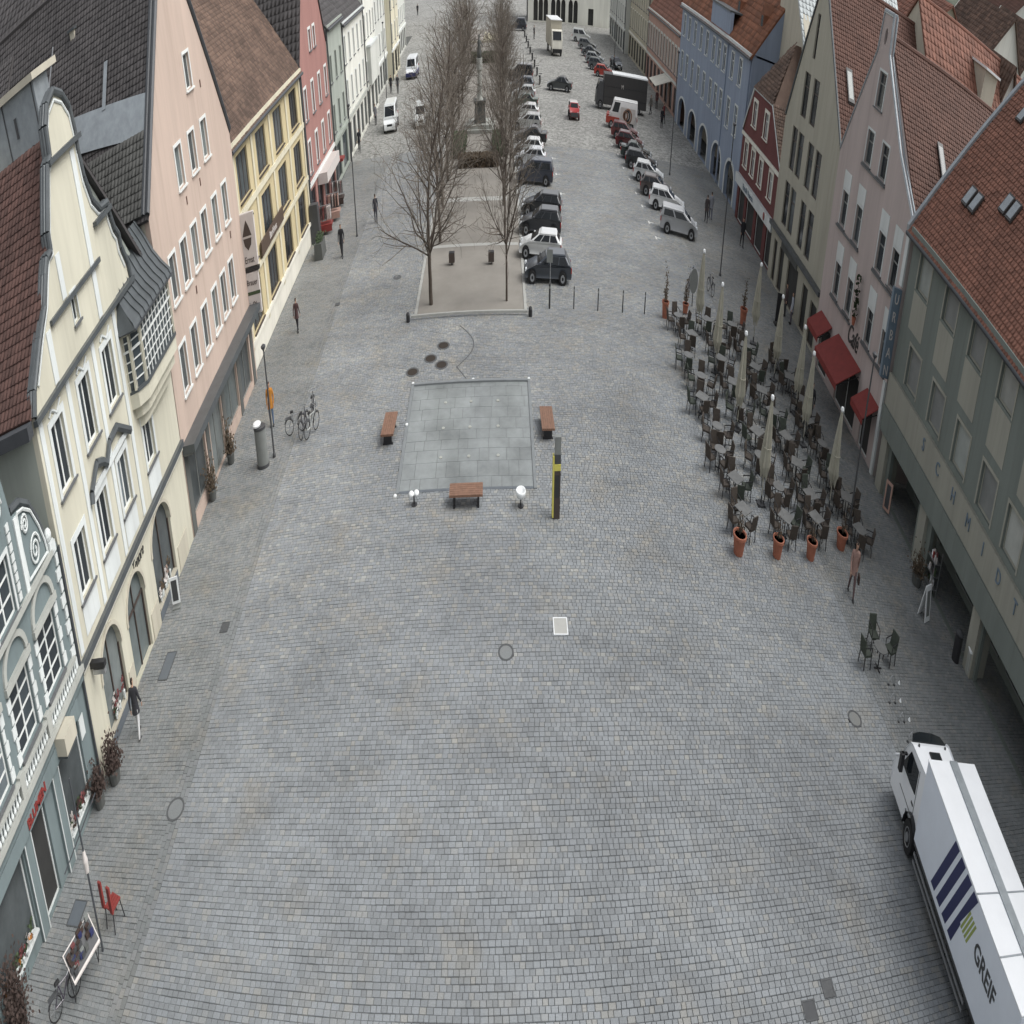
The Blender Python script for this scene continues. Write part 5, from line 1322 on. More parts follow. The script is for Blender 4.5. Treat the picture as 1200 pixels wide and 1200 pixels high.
def car(label, x, y, rz, color, kind='hatch', L_=4.4, W_=1.85, Hh=1.5, roof=None, group='cars parked in the square', cat='car', name='parked_car', rough=.28, glass='car_glass', windows=True):
    if kind not in ('bus',): Hh *= .91
    pm_ = paint(color, rough); rm_ = paint(roof, rough) if roof else pm_
    t = thing(name, label, cat, (x, y, 0), rz, group)
    prof, belt, c0, c1, r0, r1 = car_mesh_parts(L_, W_, Hh, kind)
    h = L_/2
    b = MB(); b.prism(prof, 'y', -W_/2, W_/2, pm_)
    b.v = [(p[0], p[1]*(.86 if abs(p[0]) > .96*h else (.95 if abs(p[0]) > .85*h else 1.0))*(.97 if p[2] > .8*belt else 1.0), p[2]) for p in b.v]
    o = b.build('body', t, bevel=.13, smooth=True); o.modifiers['bevel'].segments = 3
    # cabin
    zb, zt = belt-.03, Hh
    wb, wt = W_*.475, W_*.385 if kind not in ('van', 'bus') else W_*.42
    xb0, xb1, xt0, xt1 = c0*L_, c1*L_, r0*L_, r1*L_
    cab = MB()
    xm0, xm1 = xt0, xt1
    vs = [(xb0, -wb, zb), (xb1, -wb, zb), (xb1, wb, zb), (xb0, wb, zb), (xt0, -wt, zt-.05), (xt1, -wt, zt-.05), (xt1, wt, zt-.05), (xt0, wt, zt-.05)]
    cab.add(vs, [(0, 3, 2, 1), (0, 1, 5, 4), (1, 2, 6, 5), (2, 3, 7, 6), (3, 0, 4, 7), (4, 5, 6, 7)], pm_)
    o = cab.build('cabin', t, bevel=.12, smooth=True); o.modifiers['bevel'].segments = 3
    rf = MB(); rf.add([(xt0, -wt, zt-.055), (xt1, -wt, zt-.055), (xt1, wt, zt-.055), (xt0, wt, zt-.055), (xt0+.10, -wt+.10, zt), (xt1-.14, -wt+.10, zt), (xt1-.14, wt-.10, zt), (xt0+.10, wt-.10, zt)], [(0, 1, 5, 4), (1, 2, 6, 5), (2, 3, 7, 6), (3, 0, 4, 7), (4, 5, 6, 7)], rm_)
    rf.build('roof', t, smooth=False)
    V_ = [Vector(v) for v in vs]
    def glassq(a, bq, c, d, name, i0=.09, i1=.91, j0=.14, j1=.86, off=.014):
        A, B_, C_, D_ = (V_[k] for k in (a, bq, c, d))   # a->b bottom, d->c top
        def P(u, v): return (A.lerp(B_, u)).lerp(D_.lerp(C_, u), v)
        n = (B_-A).cross(D_-A).normalized(); ctr = P(.5, .5)
        if n.dot(ctr-Vector(((xb0+xb1)/2, 0, zb))) < 0: n = -n
        q = [P(i0, j0)+n*off, P(i1, j0)+n*off, P(i1, j1)+n*off, P(i0, j1)+n*off]
        g = MB(); g.add(q+[p-n*.03 for p in q], [(0, 1, 2, 3), (0, 1, 5, 4), (1, 2, 6, 5), (2, 3, 7, 6), (3, 0, 4, 7)], glass); g.build(name, t)
    glassq(1, 2, 6, 5, 'windscreen'); glassq(3, 0, 4, 7, 'rear_window', .12, .88, .28)
    if windows:
        for s_ in ((0, 1, 5, 4), (3, 2, 6, 7)):
            spl = ((.07, .34), (.37, .66), (.69, .93)) if kind in ('estate', 'hatch') and L_ > 4 else ((.08, .45), (.5, .9))
            for (i0, i1) in spl: glassq(*s_, 'side_window', i0, i1, .18, .86)
    else:
        for s_ in ((0, 1, 5, 4), (3, 2, 6, 7)): glassq(*s_, 'side_window', .70, .93, .18, .86)
    wr = .33 if kind not in ('bus', 'smart') else (.36 if kind == 'bus' else .28)
    for sx in (-.31, .33):
        for sy in (-1, 1):
            yy = sy*(W_/2-.10)
            a = MB(); a.lathe([(wr+.07, 0), (wr+.07, .03)], n=18, m='rubber'); o = a.build('wheel_arch', t, (sx*L_, sy*(W_/2+.004) if sy > 0 else -(W_/2+.004), wr+.01)); o.rotation_euler = (R(90), 0, 0); o.location.y = sy*(W_/2-.012)+(.015 if sy < 0 else .015)
            w_ = MB(); w_.lathe([(wr*.96, -.11), (wr, -.07), (wr, .07), (wr*.96, .11)], n=18, m='rubber'); o = w_.build('wheel', t, (sx*L_, sy*(W_/2-.07), wr)); o.rotation_euler = (R(90), 0, 0)
            q = MB(); q.lathe([(wr*.64, .10*(-sy)), (wr*.60, .125*(-sy)), (.06, .105*(-sy))], n=14, m='rim'); q.build('rim', o)
    for sy in (-1, 1):
        a = MB(); a.box((-.16, -.17, -.07), (.06, .17, .08), 'headlight', top=(.03, .03)); a.build('headlight', t, (h*.955-.02, sy*(W_/2-.26), .66 if kind not in ('van', 'bus') else .80), bevel=.02)
        a = MB(); a.box((-.04, -.12, -.12), (.06, .12, .14), 'taillight'); a.build('taillight', t, (-h*.985, sy*(W_/2-.17), belt-.2))
        a = MB(); a.box((-.07, -.09, -.06), (.07, .09, .07), pm_); a.build('wing_mirror', t, (xb1-.42, sy*(W_/2+.06), belt+.10), bevel=.02)
    a = MB(); a.box((-.01, -.26, -.055), (.012, .26, .055), 'plate'); a.build('number_plate', t, (h+.005, 0, .45))
    a = MB(); a.box((-.012, -.26, -.055), (.01, .26, .055), 'plate'); a.build('number_plate', t, (-h-.005, 0, .62))
    a = MB(); a.box((-.02, -.42, -.09), (.02, .42, .09), 'rubber'); a.build('grille', t, (h*.985+.012, 0, .60 if kind != 'bus' else .7))
    return t

mk('orange_red', (.36, .055, .035), .4, .1, 3)
G1 = 'cars parked beside the tree strip'
LC = [
 (5.05, 65.6, 178, (.042, .050, .062), 'hatch', 4.7, 1.9, 1.6, None, 'dark blue-grey hatchback nearest the camera beside the tree strip'),
 (4.6, 70.2, 172, (.70, .71, .70), 'hatch', 4.5, 1.85, 1.55, None, 'bright white hatchback next behind the nearest dark car by the trees'),
 (4.9, 75.4, 172, (.035, .037, .042), 'estate', 4.7, 1.9, 1.65, None, 'dark grey estate third from the near end by the trees'),
 (5.3, 79.9, 170, (.026, .028, .032), 'estate', 4.7, 1.9, 1.6, None, 'black estate car fourth from the near end by the trees'),
 (5.0, 89.6, 172, (.038, .045, .065), 'van', 4.8, 1.95, 1.8, None, 'dark navy people carrier behind the gap in the tree-side row'),
 (4.7, 95.6, 172, (.62, .64, .66), 'hatch', 4.2, 1.8, 1.5, None, 'white hatchback just beyond the dark navy people carrier'),
 (4.6, 99.6, 172, (.72, .73, .72), 'hatch', 4.2, 1.8, 1.5, None, 'white car in front of the dark grey saloon, second of two whites'),
 (5.2, 105.0, 172, (.050, .052, .055), 'saloon', 4.8, 1.9, 1.5, None, 'dark grey saloon in the middle of the tree-side row'),
 (4.9, 111.5, 172, (.56, .57, .56), 'estate', 4.6, 1.85, 1.55, None, 'silver estate beyond the dark grey saloon by the trees'),
 (4.9, 117.5, 172, (.74, .75, .74), 'hatch', 4.3, 1.85, 1.5, None, 'white car between silver estate and greenish car by the trees'),
 (5.0, 123.8, 172, (.10, .13, .11), 'saloon', 4.6, 1.85, 1.5, None, 'greenish grey car in the far half of the tree-side row'),
 (5.0, 129.5, 172, (.50, .52, .52), 'hatch', 4.3, 1.85, 1.5, None, 'light grey hatchback in the far half of the tree-side row'),
 (4.9, 135.5, 172, (.12, .135, .16), 'estate', 4.6, 1.9, 1.6, None, 'slate blue estate second from the far end by the trees'),
 (4.9, 143.5, 172, (.025, .028, .035), 'van', 5.0, 2.0, 2.0, (.30, .30, .31), 'black van with grey roof at the far end of the tree-side row'),
]
for (x, y, rz, c, k, L_, W_, Hh, rf, lab) in LC: car(lab, x, y, R(rz), c, k, L_, W_, Hh, rf, G1)
G2 = 'cars parked along the right side'
RC = [
 (21.9, 79.3, -12, (.40, .41, .42), 'van', 4.6, 1.9, 1.75, (.52, .53, .54), 'silver people carrier nearest the camera in the right-hand parking row'),
 (21.8, 85.5, -12, (.72, .73, .73), 'estate', 4.7, 1.9, 1.6, None, 'white estate directly behind the silver people carrier'),
 (21.2, 89.6, -12, (.12, .105, .10), 'hatch', 4.3, 1.85, 1.5, None, 'brown-grey hatchback squeezed between two white cars on the right'),
 (21.1, 94.2, -12, (.72, .74, .74), 'hatch', 4.4, 1.85, 1.55, None, 'white hatchback between brown-grey and dark green cars on the right'),
 (20.9, 98.6, -12, (.030, .034, .036), 'estate', 4.7, 1.9, 1.5, None, 'black estate with shiny hood in the right-hand row'),
 (20.8, 102.2, -12, (.055, .070, .065), 'saloon', 4.7, 1.9, 1.5, None, 'dark green-grey saloon in the middle of the right-hand row'),
 (20.6, 106.6, -12, (.11, .030, .032), 'hatch', 4.4, 1.85, 1.5, None, 'maroon hatchback near the black lorry trailer'),
 (20.6, 111.0, -12, (.15, .045, .045), 'estate', 4.5, 1.85, 1.55, None, 'dull red estate next to the red and white van'),
 (23.0, 152.5, -12, (.42, .05, .035), 'hatch', 4.2, 1.8, 1.5, None, 'bright red car behind the black lorry trailer'),
 (22.6, 158.5, -12, (.10, .115, .125), 'estate', 4.6, 1.85, 1.55, None, 'blue-grey estate just beyond the bright red car'),
 (22.6, 165.0, -12, (.30, .32, .33), 'hatch', 4.4, 1.85, 1.5, None, 'light grey hatchback far up the right-hand row'),
 (22.7, 172.5, -12, (.12, .13, .14), 'saloon', 4.6, 1.85, 1.5, None, 'dark grey saloon far up the right-hand row'),
 (22.8, 181.0, -12, (.19, .20, .21), 'estate', 4.6, 1.85, 1.6, None, 'mid grey estate second from the far end on the right'),
 (22.4, 191.0, -12, (.66, .68, .66), 'van', 4.8, 2.0, 2.0, None, 'white van at the far end of the right-hand parking row'),
 (27.3, 163.0, -80, (.05, .06, .07), 'hatch', 4.2, 1.8, 1.5, None, 'dark car on the footway side behind the far right row'),
]
for (x, y, rz, c, k, L_, W_, Hh, rf, lab) in RC: car(lab, x, y, R(rz), c, k, L_, W_, Hh, rf, G2)
t = car('red and white delivery van with brown and black logo beside the maroon car', 20.9, 116.5, R(170), (.72, .70, .68), 'bus', 5.2, 2.0, 2.5, (.78, .78, .76), G2, 'van', 'parked_van', windows=False)
b = MB(); b.box((.4, -1.02, .45), (2.62, 1.02, 1.0), 'orange_red'); b.box((1.75, -.95, 1.0), (2.50, .95, 1.16), 'orange_red'); b.build('red_front', t)
for sy in (-1, 1):
    b = MB(); b.box((-2.2, min(sy*1.001, sy*1.03), .7), (.2, max(sy*1.001, sy*1.03), 1.95), 'sign_cream'); b.build('side_graphic', t)
    b = MB()
    for k in range(3): b.ring((-1.05+.22*k, sy*1.035, 1.3), .55-.1*k, .10, 'wood' if k != 1 else 'ink', 'y', 16, 4)
    b.build('logo', t)
car('dark grey saloon driving away up the middle of the road', 12.2, 137.0, R(168), (.070, .078, .080), 'saloon', 4.8, 1.9, 1.6, None, 'cars driving on the road', 'car', 'moving_car')
t = car('tiny red and black car with white roof driving towards the camera', 13.1, 119.2, R(-90), (.38, .03, .03), 'smart', 2.9, 1.7, 1.6, (.70, .68, .66), 'cars driving on the road', 'car', 'moving_car')
b = MB(); b.box((1.20, -.7, .3), (1.48, .7, .68), 'dark_metal'); b.build('front_bumper', t, bevel=.03)
t = car('white transporter van with flat nose facing the camera on the left footway', -17.6, 117.0, R(-88), (.74, .76, .76), 'bus', 5.2, 2.1, 2.35, None, 'vans on the left side', 'van', 'parked_van')
t = car('white van with dark blue lower half coming down the left side', -17.8, 152.8, R(-92), (.74, .76, .78), 'bus', 5.2, 2.2, 2.3, None, 'vans on the left side', 'van', 'moving_van')
b = MB(); b.box((-2.5, -1.13, .3), (2.62, 1.13, .72), 'navy'); b.build('blue_panel', t, bevel=.03)
car('white van half hidden by the bare trees on the left', -12.6, 117.0, R(-85), (.70, .72, .70), 'van', 4.6, 1.95, 2.0, None, 'vans on the left side', 'van', 'parked_van')
car('dark car beyond the trees where the motorcycles stand', 6.0, 203.0, R(175), (.03, .035, .05), 'estate', 5.0, 2.0, 2.0, None, 'vans on the left side', 'car', 'parked_car')

# box lorries
def wheel(t, x, y, r, wdt=.26, rimm='rim', sy=1):
    w_ = MB(); w_.lathe([(r*.95, -wdt/2), (r, -wdt/2+.04), (r, wdt/2-.04), (r*.95, wdt/2)], n=24, m='rubber'); o = w_.build('wheel', t, (x, y, r)); o.rotation_euler = (R(90), 0, 0)
    q = MB(); q.lathe([(r*.60, -sy*(wdt/2-.03)), (r*.56, -sy*(wdt/2+.015)), (r*.30, -sy*(wdt/2-.04)), (.12, -sy*(wdt/2+.05))], n=16, m=rimm); q.build('rim', o)
t = thing('box_lorry', 'white box lorry with navy stripes and GREIF lettering, seen from above at bottom right', 'lorry', (21.5, 20.65, 0), R(85.2))
BW = 1.47
b = MB(); b.box((-8.6, -BW, .95), (0, BW, 3.16), 'truck_side'); box_ = b.build('cargo_box', t, bevel=.03)
b = MB(); b.box((-8.6, -BW-.01, 3.165), (.01, BW+.01, 3.20), 'truck_white'); b.build('box_roof', box_)
b = MB(); b.box((-8.6, -.30, 3.203), (.0, .16, 3.235), 'zinc'); b.build('roof_channel', box_)
for xx in (-4.9, -6.9): 
    b = MB(); b.box((xx, -BW, 3.203), (xx+.05, -.31, 3.215), 'zinc'); b.box((xx, .17, 3.203), (xx+.05, BW, 3.215), 'zinc'); b.build('roof_seam', box_)
yl = BW+.004
b = MB()
for k in range(4):
    a0 = 1.82+.575*k
    if k < 3: b.add([(-a0, yl, 1.14), (-a0-.36, yl, 1.14), (-a0-1.50, yl, 3.12), (-a0-1.12, yl, 3.12)], [(0, 1, 2, 3)], 'navy')
    else: b.add([(-a0, yl, 1.14), (-a0-.36, yl, 1.14), (-a0-.75, yl, 1.92), (-a0-.70, yl, 1.95), (-a0-1.50, yl, 3.12), (-a0-1.12, yl, 3.12)], [(0, 1, 2, 3, 4, 5)], 'navy')
b.build('navy_stripes', box_)
b = MB()
for k in range(4): a0 = 4.30+.155*k; b.add([(-a0, yl, 1.88-.0*k), (-a0-.10, yl, 1.88), (-a0-.50, yl, 2.62), (-a0-.40, yl, 2.62)], [(0, 1, 2, 3)], 'lime')
b.build('lime_stripes', box_)
text('GREIF', .62, 'dark_metal', box_, (-6.25, BW+.012, 2.22), (R(90), 0, R(180)), name='lettering', bold=.008, sx=1.08)
b = MB(); b.box((-8.5, -1.0, .55), (1.0, 1.0, .80), 'black_metal'); b.box((-8.6, -1.4, .80), (0, 1.4, .945), 'dark_metal'); b.build('chassis', t)
for sy in (-1, 1):
    b = MB()
    for z in (.40, .62): b.box((-5.4, min(sy*1.38, sy*1.44), z), (-.15, max(sy*1.38, sy*1.44), z+.09), 'steel')
    for xx in (-.4, -2.0, -3.6, -5.2): b.box((xx, min(sy*1.33, sy*1.375), .4), (xx+.06, max(sy*1.33, sy*1.375), .8), 'black_metal')
    b.build('side_guard', t)
for x_, ys in ((.75, (-1.15, 1.15)), (-6.3, (-1.18, 1.18))):
    for y_ in ys: wheel(t, x_, y_, .46, .30, 'rim', 1 if y_ > 0 else -1)
for sy in (-1, 1):
    b = MB(); n = 8; P = [(.75+.62*math.cos(math.pi*k/n), .46+.62*math.sin(math.pi*k/n)) for k in range(n+1)]
    vs = []
    for (px, pz) in P: vs += [(px, sy*1.02, pz), (px, sy*1.36, pz)]
    b.add(vs, [(2*k, 2*k+1, 2*k+3, 2*k+2) for k in range(n)], 'black_metal'); b.build('mudguard', t)
cabp = [(.28, .75), (.28, 2.35), (.42, 2.46), (1.75, 2.46), (1.98, 2.38), (2.72, 1.50), (3.12, 1.25), (3.2, .75), (3.15, .42), (1.5, .42), (1.45, .75)]
b = MB(); b.prism(cabp, 'y', -1.14, 1.14, 'truck_white'); cab = b.build('cab', t, bevel=.09)
b = MB(); b.add([(2.03, -.98, 2.34), (2.03, .98, 2.34), (2.74, 1.04, 1.52), (2.74, -1.04, 1.52), (2.0, -.98, 2.29), (2.0, .98, 2.29), (2.70, 1.04, 1.47), (2.70, -1.04, 1.47)], [(0, 1, 2, 3), (0, 1, 5, 4), (2, 3, 7, 6)], 'car_glass'); b.build('windscreen', cab)
b = MB(); b.prism([(2.02, -1.08), (2.34, -.9), (2.46, -.4), (2.46, .4), (2.34, .9), (2.02, 1.08)], 'z', 2.30, 2.40, 'car_glass'); b.build('sun_visor', cab)
b = MB(); b.box((.85, -.34, 2.462), (1.45, .34, 2.50), 'rubber'); b.box((.90, -.29, 2.50), (1.40, .29, 2.515), 'car_glass'); b.build('roof_hatch', cab, bevel=.02)
for sy in (-1, 1):
    y0, y1 = sorted((sy*1.142, sy*1.17))
    b = MB(); b.prism([(.95, 1.55), (.95, 2.22), (1.80, 2.22), (2.30, 1.62), (2.28, 1.5), (1.5, 1.5)], 'y', y0, y1, 'car_glass'); b.build('side_window', cab)
    b = MB(); b.prism([(.85, .9), (.85, 2.28), (.88, 2.28), (.88, .93), (2.35, .93), (2.35, .9)], 'y', y0-.003, y1-.018, 'dark_metal'); b.build('door_seam', cab)
    b = MB(); b.box((2.1, min(sy*1.15, sy*1.5), 1.9), (2.2, max(sy*1.15, sy*1.5), 1.95), 'black_metal'); b.box((2.02, min(sy*1.36, sy*1.56), 1.45), (2.22, max(sy*1.36, sy*1.56), 1.95), 'black_metal'); b.build('wing_mirror', cab)
    b = MB(); b.box((.95, y0, 1.2), (1.15, y1, 1.26), 'black_metal'); b.build('door_handle', cab)
    b = MB(); b.lathe([(.05, 0), (.05, .05)], (1.7, sy*.85, 2.46), 8, 'black_metal'); b.build('marker_lamp', cab)
    b = MB(); b.box((3.0, min(sy*.75, sy*1.1), .78), (3.22, max(sy*.75, sy*1.1), 1.0), 'headlight'); b.build('headlight', cab)
b = MB(); b.box((3.17, -1.12, .38), (3.30, 1.12, .72), 'dark_metal'); b.build('bumper', cab, bevel=.03)
b = MB(); b.box((3.12, -.6, .78), (3.22, .6, 1.12), 'rubber'); b.build('grille', cab)

t = thing('moving_lorry', 'white box lorry facing the camera at the far end of the road', 'lorry', (14.0, 171.0, 0), R(-84))
b = MB(); b.box((-6, -1.3, 1.0), (.5, 1.3, 4.2), 'dado'); o = b.build('cargo_box', t); b = MB(); b.box((-6.1, -1.35, 4.205), (.7, 1.35, 4.3), 'white_plastic'); b.build('box_roof', o)
b = MB(); b.prism([(.6, .5), (.6, 3.0), (.9, 3.15), (1.6, 3.0), (2.1, 1.9), (2.2, .5)], 'y', -1.15, 1.15, 'cream_light'); o = b.build('cab', t, bevel=.08)
b = MB(); b.add([(1.68, -1.0, 2.95), (1.68, 1.0, 2.95), (2.14, 1.0, 1.95), (2.14, -1.0, 1.95)], [(0, 1, 2, 3)], 'car_glass'); b.build('windscreen', o)
b = MB(); b.box((2.2, -1.1, .4), (2.3, 1.1, .9), 'rubber'); b.build('bumper', o)
for x_ in (1.2, -4.3):
    for y_ in (-1.05, 1.05): wheel(t, x_, y_, .5, .3, 'rim', 1 if y_ > 0 else -1)
t = thing('market_trailer', 'long black box trailer with white roof parked across the right row', 'trailer', (23.2, 127.5, 0), R(-3))
b = MB(); b.box((-3.9, -1.2, .5), (3.9, 1.2, 3.3), 'frame_dark'); o = b.build('cargo_box', t, bevel=.03)
b = MB(); b.box((-2.4, -1.22, 3.3), (3.95, 1.22, 3.42), 'white_plastic'); b.build('box_roof', o)
b = MB(); b.box((-3.92, -1.21, 1.2), (3.92, -1.2, 1.25), 'black_metal'); b.box((-3.92, -1.22, 2.2), (3.92, -1.2, 2.23), 'black_metal'); b.build('side_seams', o)
b = MB(); b.prism([(-5.3, .4), (-5.2, 1.6), (-4.7, 2.5), (-4.0, 2.5), (-4.0, .4)], 'y', -1.1, 1.1, 'dark_metal'); c = b.build('cab', t, bevel=.06)
b = MB(); b.add([(-5.19, -.95, 1.65), (-5.19, .95, 1.65), (-4.76, .95, 2.42), (-4.76, -.95, 2.42)], [(0, 1, 2, 3)], 'car_glass'); b.build('windscreen', c)
text('M', .55, 'sign_cream', o, (-.6, -1.235, 2.3), (R(90), 0, 0), name='emblem')
for x_ in (-4.5, 2.4):
    for y_ in (-1.0, 1.0): wheel(t, x_, y_, .45, .3, 'rim', 1 if y_ > 0 else -1)

# bicycles
def bicycle(label, x, y, rz, c=(.05, .05, .055), group='bicycles parked in the square', lean=6):
    t = thing('bicycle', label, 'bicycle', (x, y, 0), rz, group); t.rotation_euler = (R(lean), 0, rz)
    fm = paint(c)
    for xx in (-.52, .52):
        b = MB(); b.ring((0, 0, 0), .34, .022, 'rubber', 'y', 22, 5); o = b.build('wheel', t, (xx, 0, .36))
        b = MB()
        for k in range(8): b.tube((0, 0, 0), (.33*math.cos(k*math.pi/4), 0, .33*math.sin(k*math.pi/4)), .006, n=3, m='steel')
        b.build('spokes', o)
        b = MB()
        P = [(.39*math.cos(q), 0, .39*math.sin(q)) for q in [math.pi*(.15+.1*k) for k in range(8)]]; b.path(P, .022, 4, 'dark_metal'); b.build('mudguard', o)
    b = MB(); b.path([(-.52, 0, .36), (-.08, 0, .34), (.36, 0, .86)], .024, 6, fm); b.path([(-.52, 0, .36), (-.2, 0, .82), (.34, 0, .80)], .022, 6, fm); b.tube((-.22, 0, .92), (-.08, 0, .34), .024, n=6, m=fm); b.tube((.52, 0, .36), (.34, 0, .98), .024, n=6, m=fm); b.build('frame', t)
    b = MB(); b.path([(.34, 0, 1.0), (.36, .0, 1.06), (.30, .28, 1.08), (.18, .32, 1.06)], .016, 5, 'steel'); b.path([(.36, 0, 1.06), (.30, -.28, 1.08), (.18, -.32, 1.06)], .016, 5, 'steel'); b.build('handlebar', t)
    b = MB(); b.box((-.38, -.08, .92), (-.10, .08, .99), 'rubber', top=(.04, .02)); b.build('saddle', t, bevel=.02)
    b = MB(); b.box((-.78, -.1, .72), (-.3, .1, .75), 'dark_metal'); b.build('luggage_rack', t)
bicycle('silver bicycle leaning in front of the dark group left of the fountain', -15.9, 47.3, R(15), (.30, .31, .32), lean=8)
bicycle('dark bicycle in the middle of the group left of the fountain', -15.1, 47.0, R(75), (.06, .06, .07), lean=-6)
bicycle('bicycle with pale frame at the right of the group left of the fountain', -14.5, 46.9, R(60), (.45, .47, .46), lean=7)
bicycle('black bicycle at the far edge of the group left of the fountain', -14.7, 48.6, R(95), (.03, .03, .035), lean=-4)
bicycle('black bicycle leaning by the grey board behind the cafe terrace', 19.8, 66.2, R(80), lean=8)
bicycle('blue bicycle behind the closed parasol at the terrace far corner', 20.8, 67.9, R(70), (.06, .13, .22), lean=-6)
bicycle('dark bicycle right of the far corner parasol', 22.4, 66.8, R(100), (.05, .05, .07), lean=5)

# ------------------------------------------------------------------ trees
def tree_meshes(seed, h=9.8, spread=4.6, trunk_h=2.6):
    rr = random.Random(seed)
    tb, cb = MB(), MB()
    def seg(b, p, q, r0, r1, n): b.tube(p, q, r0, r1, n, 'bark' if b is tb else 'twig', caps=False)
    def grow(p, d, r, L_, lev):
        n = max(2, int(L_/.42)); q = p.copy(); dd = d.copy()
        for k in range(n):
            r0 = r*(1-k/n*.55); r1 = r*(1-(k+1)/n*.55)
            dd = (dd + Vector((rr.gauss(0, .09), rr.gauss(0, .09), .030+rr.gauss(0, .05)))).normalized()
            q2 = q + dd*(L_/n)
            if q2.z > h+rr.uniform(-.6, .5): return
            seg(tb if r0 > .032 else cb, q, q2, r0, r1, 6 if r0 > .06 else (4 if r0 > .03 else 3))
            if lev < 4:
                m = 1 if rr.random() < (.62 if lev > 0 else .9) else 0
                if lev >= 2 and rr.random() < .15: m += 1
                for _ in range(m):
                    if k == 0 and lev < 2 and rr.random() < .5: continue
                    a = rr.uniform(0, 2*math.pi); tilt = rr.uniform(.5, 1.15)
                    u = dd.orthogonal().normalized(); v = dd.cross(u)
                    nd = (dd*math.cos(tilt) + (u*math.cos(a)+v*math.sin(a))*math.sin(tilt)).normalized()
                    nd.z = nd.z*.8+.16; nd.normalize()
                    ll = L_*rr.uniform(.42, .68)*(1-.35*k/n)
                    if ll > .28: grow(q2, nd, max(.0112, r1*rr.uniform(.5, .7)), ll, lev+1)
            q = q2
    p = Vector((0, 0, 0)); d = Vector((0, 0, 1)); r = .15
    k = 0
    while p.z < trunk_h:
        q = p + Vector((rr.gauss(0, .02), rr.gauss(0, .02), .55)); seg(tb, p, q, r, r*.95, 8); p = q; r *= .95
    nb = 9
    for i in range(nb):
        a = i*2*math.pi/nb*1.0+rr.uniform(-.35, .35)
        tilt = rr.uniform(.45, 1.35)
        grow(p+Vector((0, 0, rr.uniform(-.7, .25))), Vector((math.cos(a)*math.sin(tilt), math.sin(a)*math.sin(tilt), math.cos(tilt))), r*.50, spread*rr.uniform(.8, 1.25), 1)
    grow(p, Vector((.03, 0, 1)), r*.8, (h-trunk_h)*.95, 0)
    t1, t2 = tb.mesh('trunk'), cb.mesh('crown')
    t1.polygons.foreach_set('use_smooth', [True]*len(t1.polygons))
    return t1, t2
TM = [tree_meshes(11), tree_meshes(23), tree_meshes(37), tree_meshes(52), tree_meshes(64)]
G = 'bare trees in two rows on the gravel strip'
yy = [61.8, 74, 82.5, 91, 99.5, 108.5, 118, 127.5, 137, 148, 160, 172]
rowname = ['nearest', 'second', 'third', 'fourth', 'fifth', 'sixth', 'seventh', 'eighth', 'ninth', 'tenth', 'eleventh', 'farthest']
k = 0
for i, y in enumerate(yy):
    for (x, side) in ((-6.3, 'left'), (.9, 'right')):
        first = (k == 0)
        xx = x + (0 if i < 2 else random.uniform(-.4, .4))
        t = thing('bare_tree', f'{rowname[i]} bare winter tree in the {side} row of the gravel strip', 'tree', (xx, y, 0), random.uniform(0, 6.28), G)
        s_ = 1.0 if i else (1.0 if side == 'left' else .92)
        t.scale = (s_*(1.22 if k == 0 else 1.05 if side == 'left' else .78),)*2+(s_*random.uniform(.98, 1.08),)
        a, b_ = TM[k % 5]; link('trunk', a, t); link('crown', b_, t); k += 1

# ------------------------------------------------------------------ cafe terrace
def chair_proto(fab):
    t = thing('cafe_chair', 'x', 'chair', (0, 0, 0), 0, 'chairs of the cafe terrace')
    b = MB(); b.box((-.25, -.25, .40), (.25, .25, .47), fab); b.build('seat', t)
    b = MB(); b.add([(-.27, -.25, .47), (-.27, .25, .47), (-.36, .23, .90), (-.36, -.23, .90), (-.21, -.25, .47), (-.21, .25, .47), (-.31, .23, .90), (-.31, -.23, .90)], [(0, 1, 2, 3), (4, 5, 6, 7), (0, 3, 7, 4), (1, 5, 6, 2), (3, 2, 6, 7)], fab); b.build('backrest', t)
    for sx in (-1, 1):
        for sy in (-1, 1):
            b = MB(); b.tube((sx*.25, sy*.25, 0), (sx*.22, sy*.22, .42), .026, n=4, m='black_metal'); b.build('leg', t)
    for sy in (-1, 1):
        b = MB(); b.path([(.2, sy*.24, .43), (.18, sy*.25, .68), (-.27, sy*.24, .70)], .02, 4, fab if False else 'black_metal'); b.build('armrest', t)
    t.scale = (1.16, 1.16, 1.08)
    return t
used = {}
def place_chair(kind, x, y, rz, label, group):
    fab = {'dark': 'rattan', 'green': 'rattan_green'}[kind]
    if kind not in used:
        used[kind] = chair_proto(fab); o = used[kind]
        o.location = (x, y, 0); o.rotation_euler = (0, 0, rz); o['label'] = label; o['group'] = group
    else: copy_tree(used[kind], (x, y, 0), rz, label, group)
def table_proto(rnd):
    t = thing('cafe_table', 'x', 'table', (0, 0, 0), 0, 'tables of the cafe terrace')
    b = MB()
    if rnd: b.lathe([(.42, .70), (.43, .735), (.40, .74)], n=20, m='table_top')
    else: b.box((-.46, -.46, .71), (.46, .46, .74), 'table_top')
    b.build('table_top', t)
    b = MB(); b.tube((0, 0, .03), (0, 0, .71), .035, n=8, m='black_metal'); b.build('table_leg', t)
    b = MB(); b.box((-.28, -.04, 0), (.28, .04, .03), 'black_metal'); b.box((-.04, -.28, 0.001), (.04, .28, .031), 'black_metal'); b.build('foot', t)
    return t
tused = {}
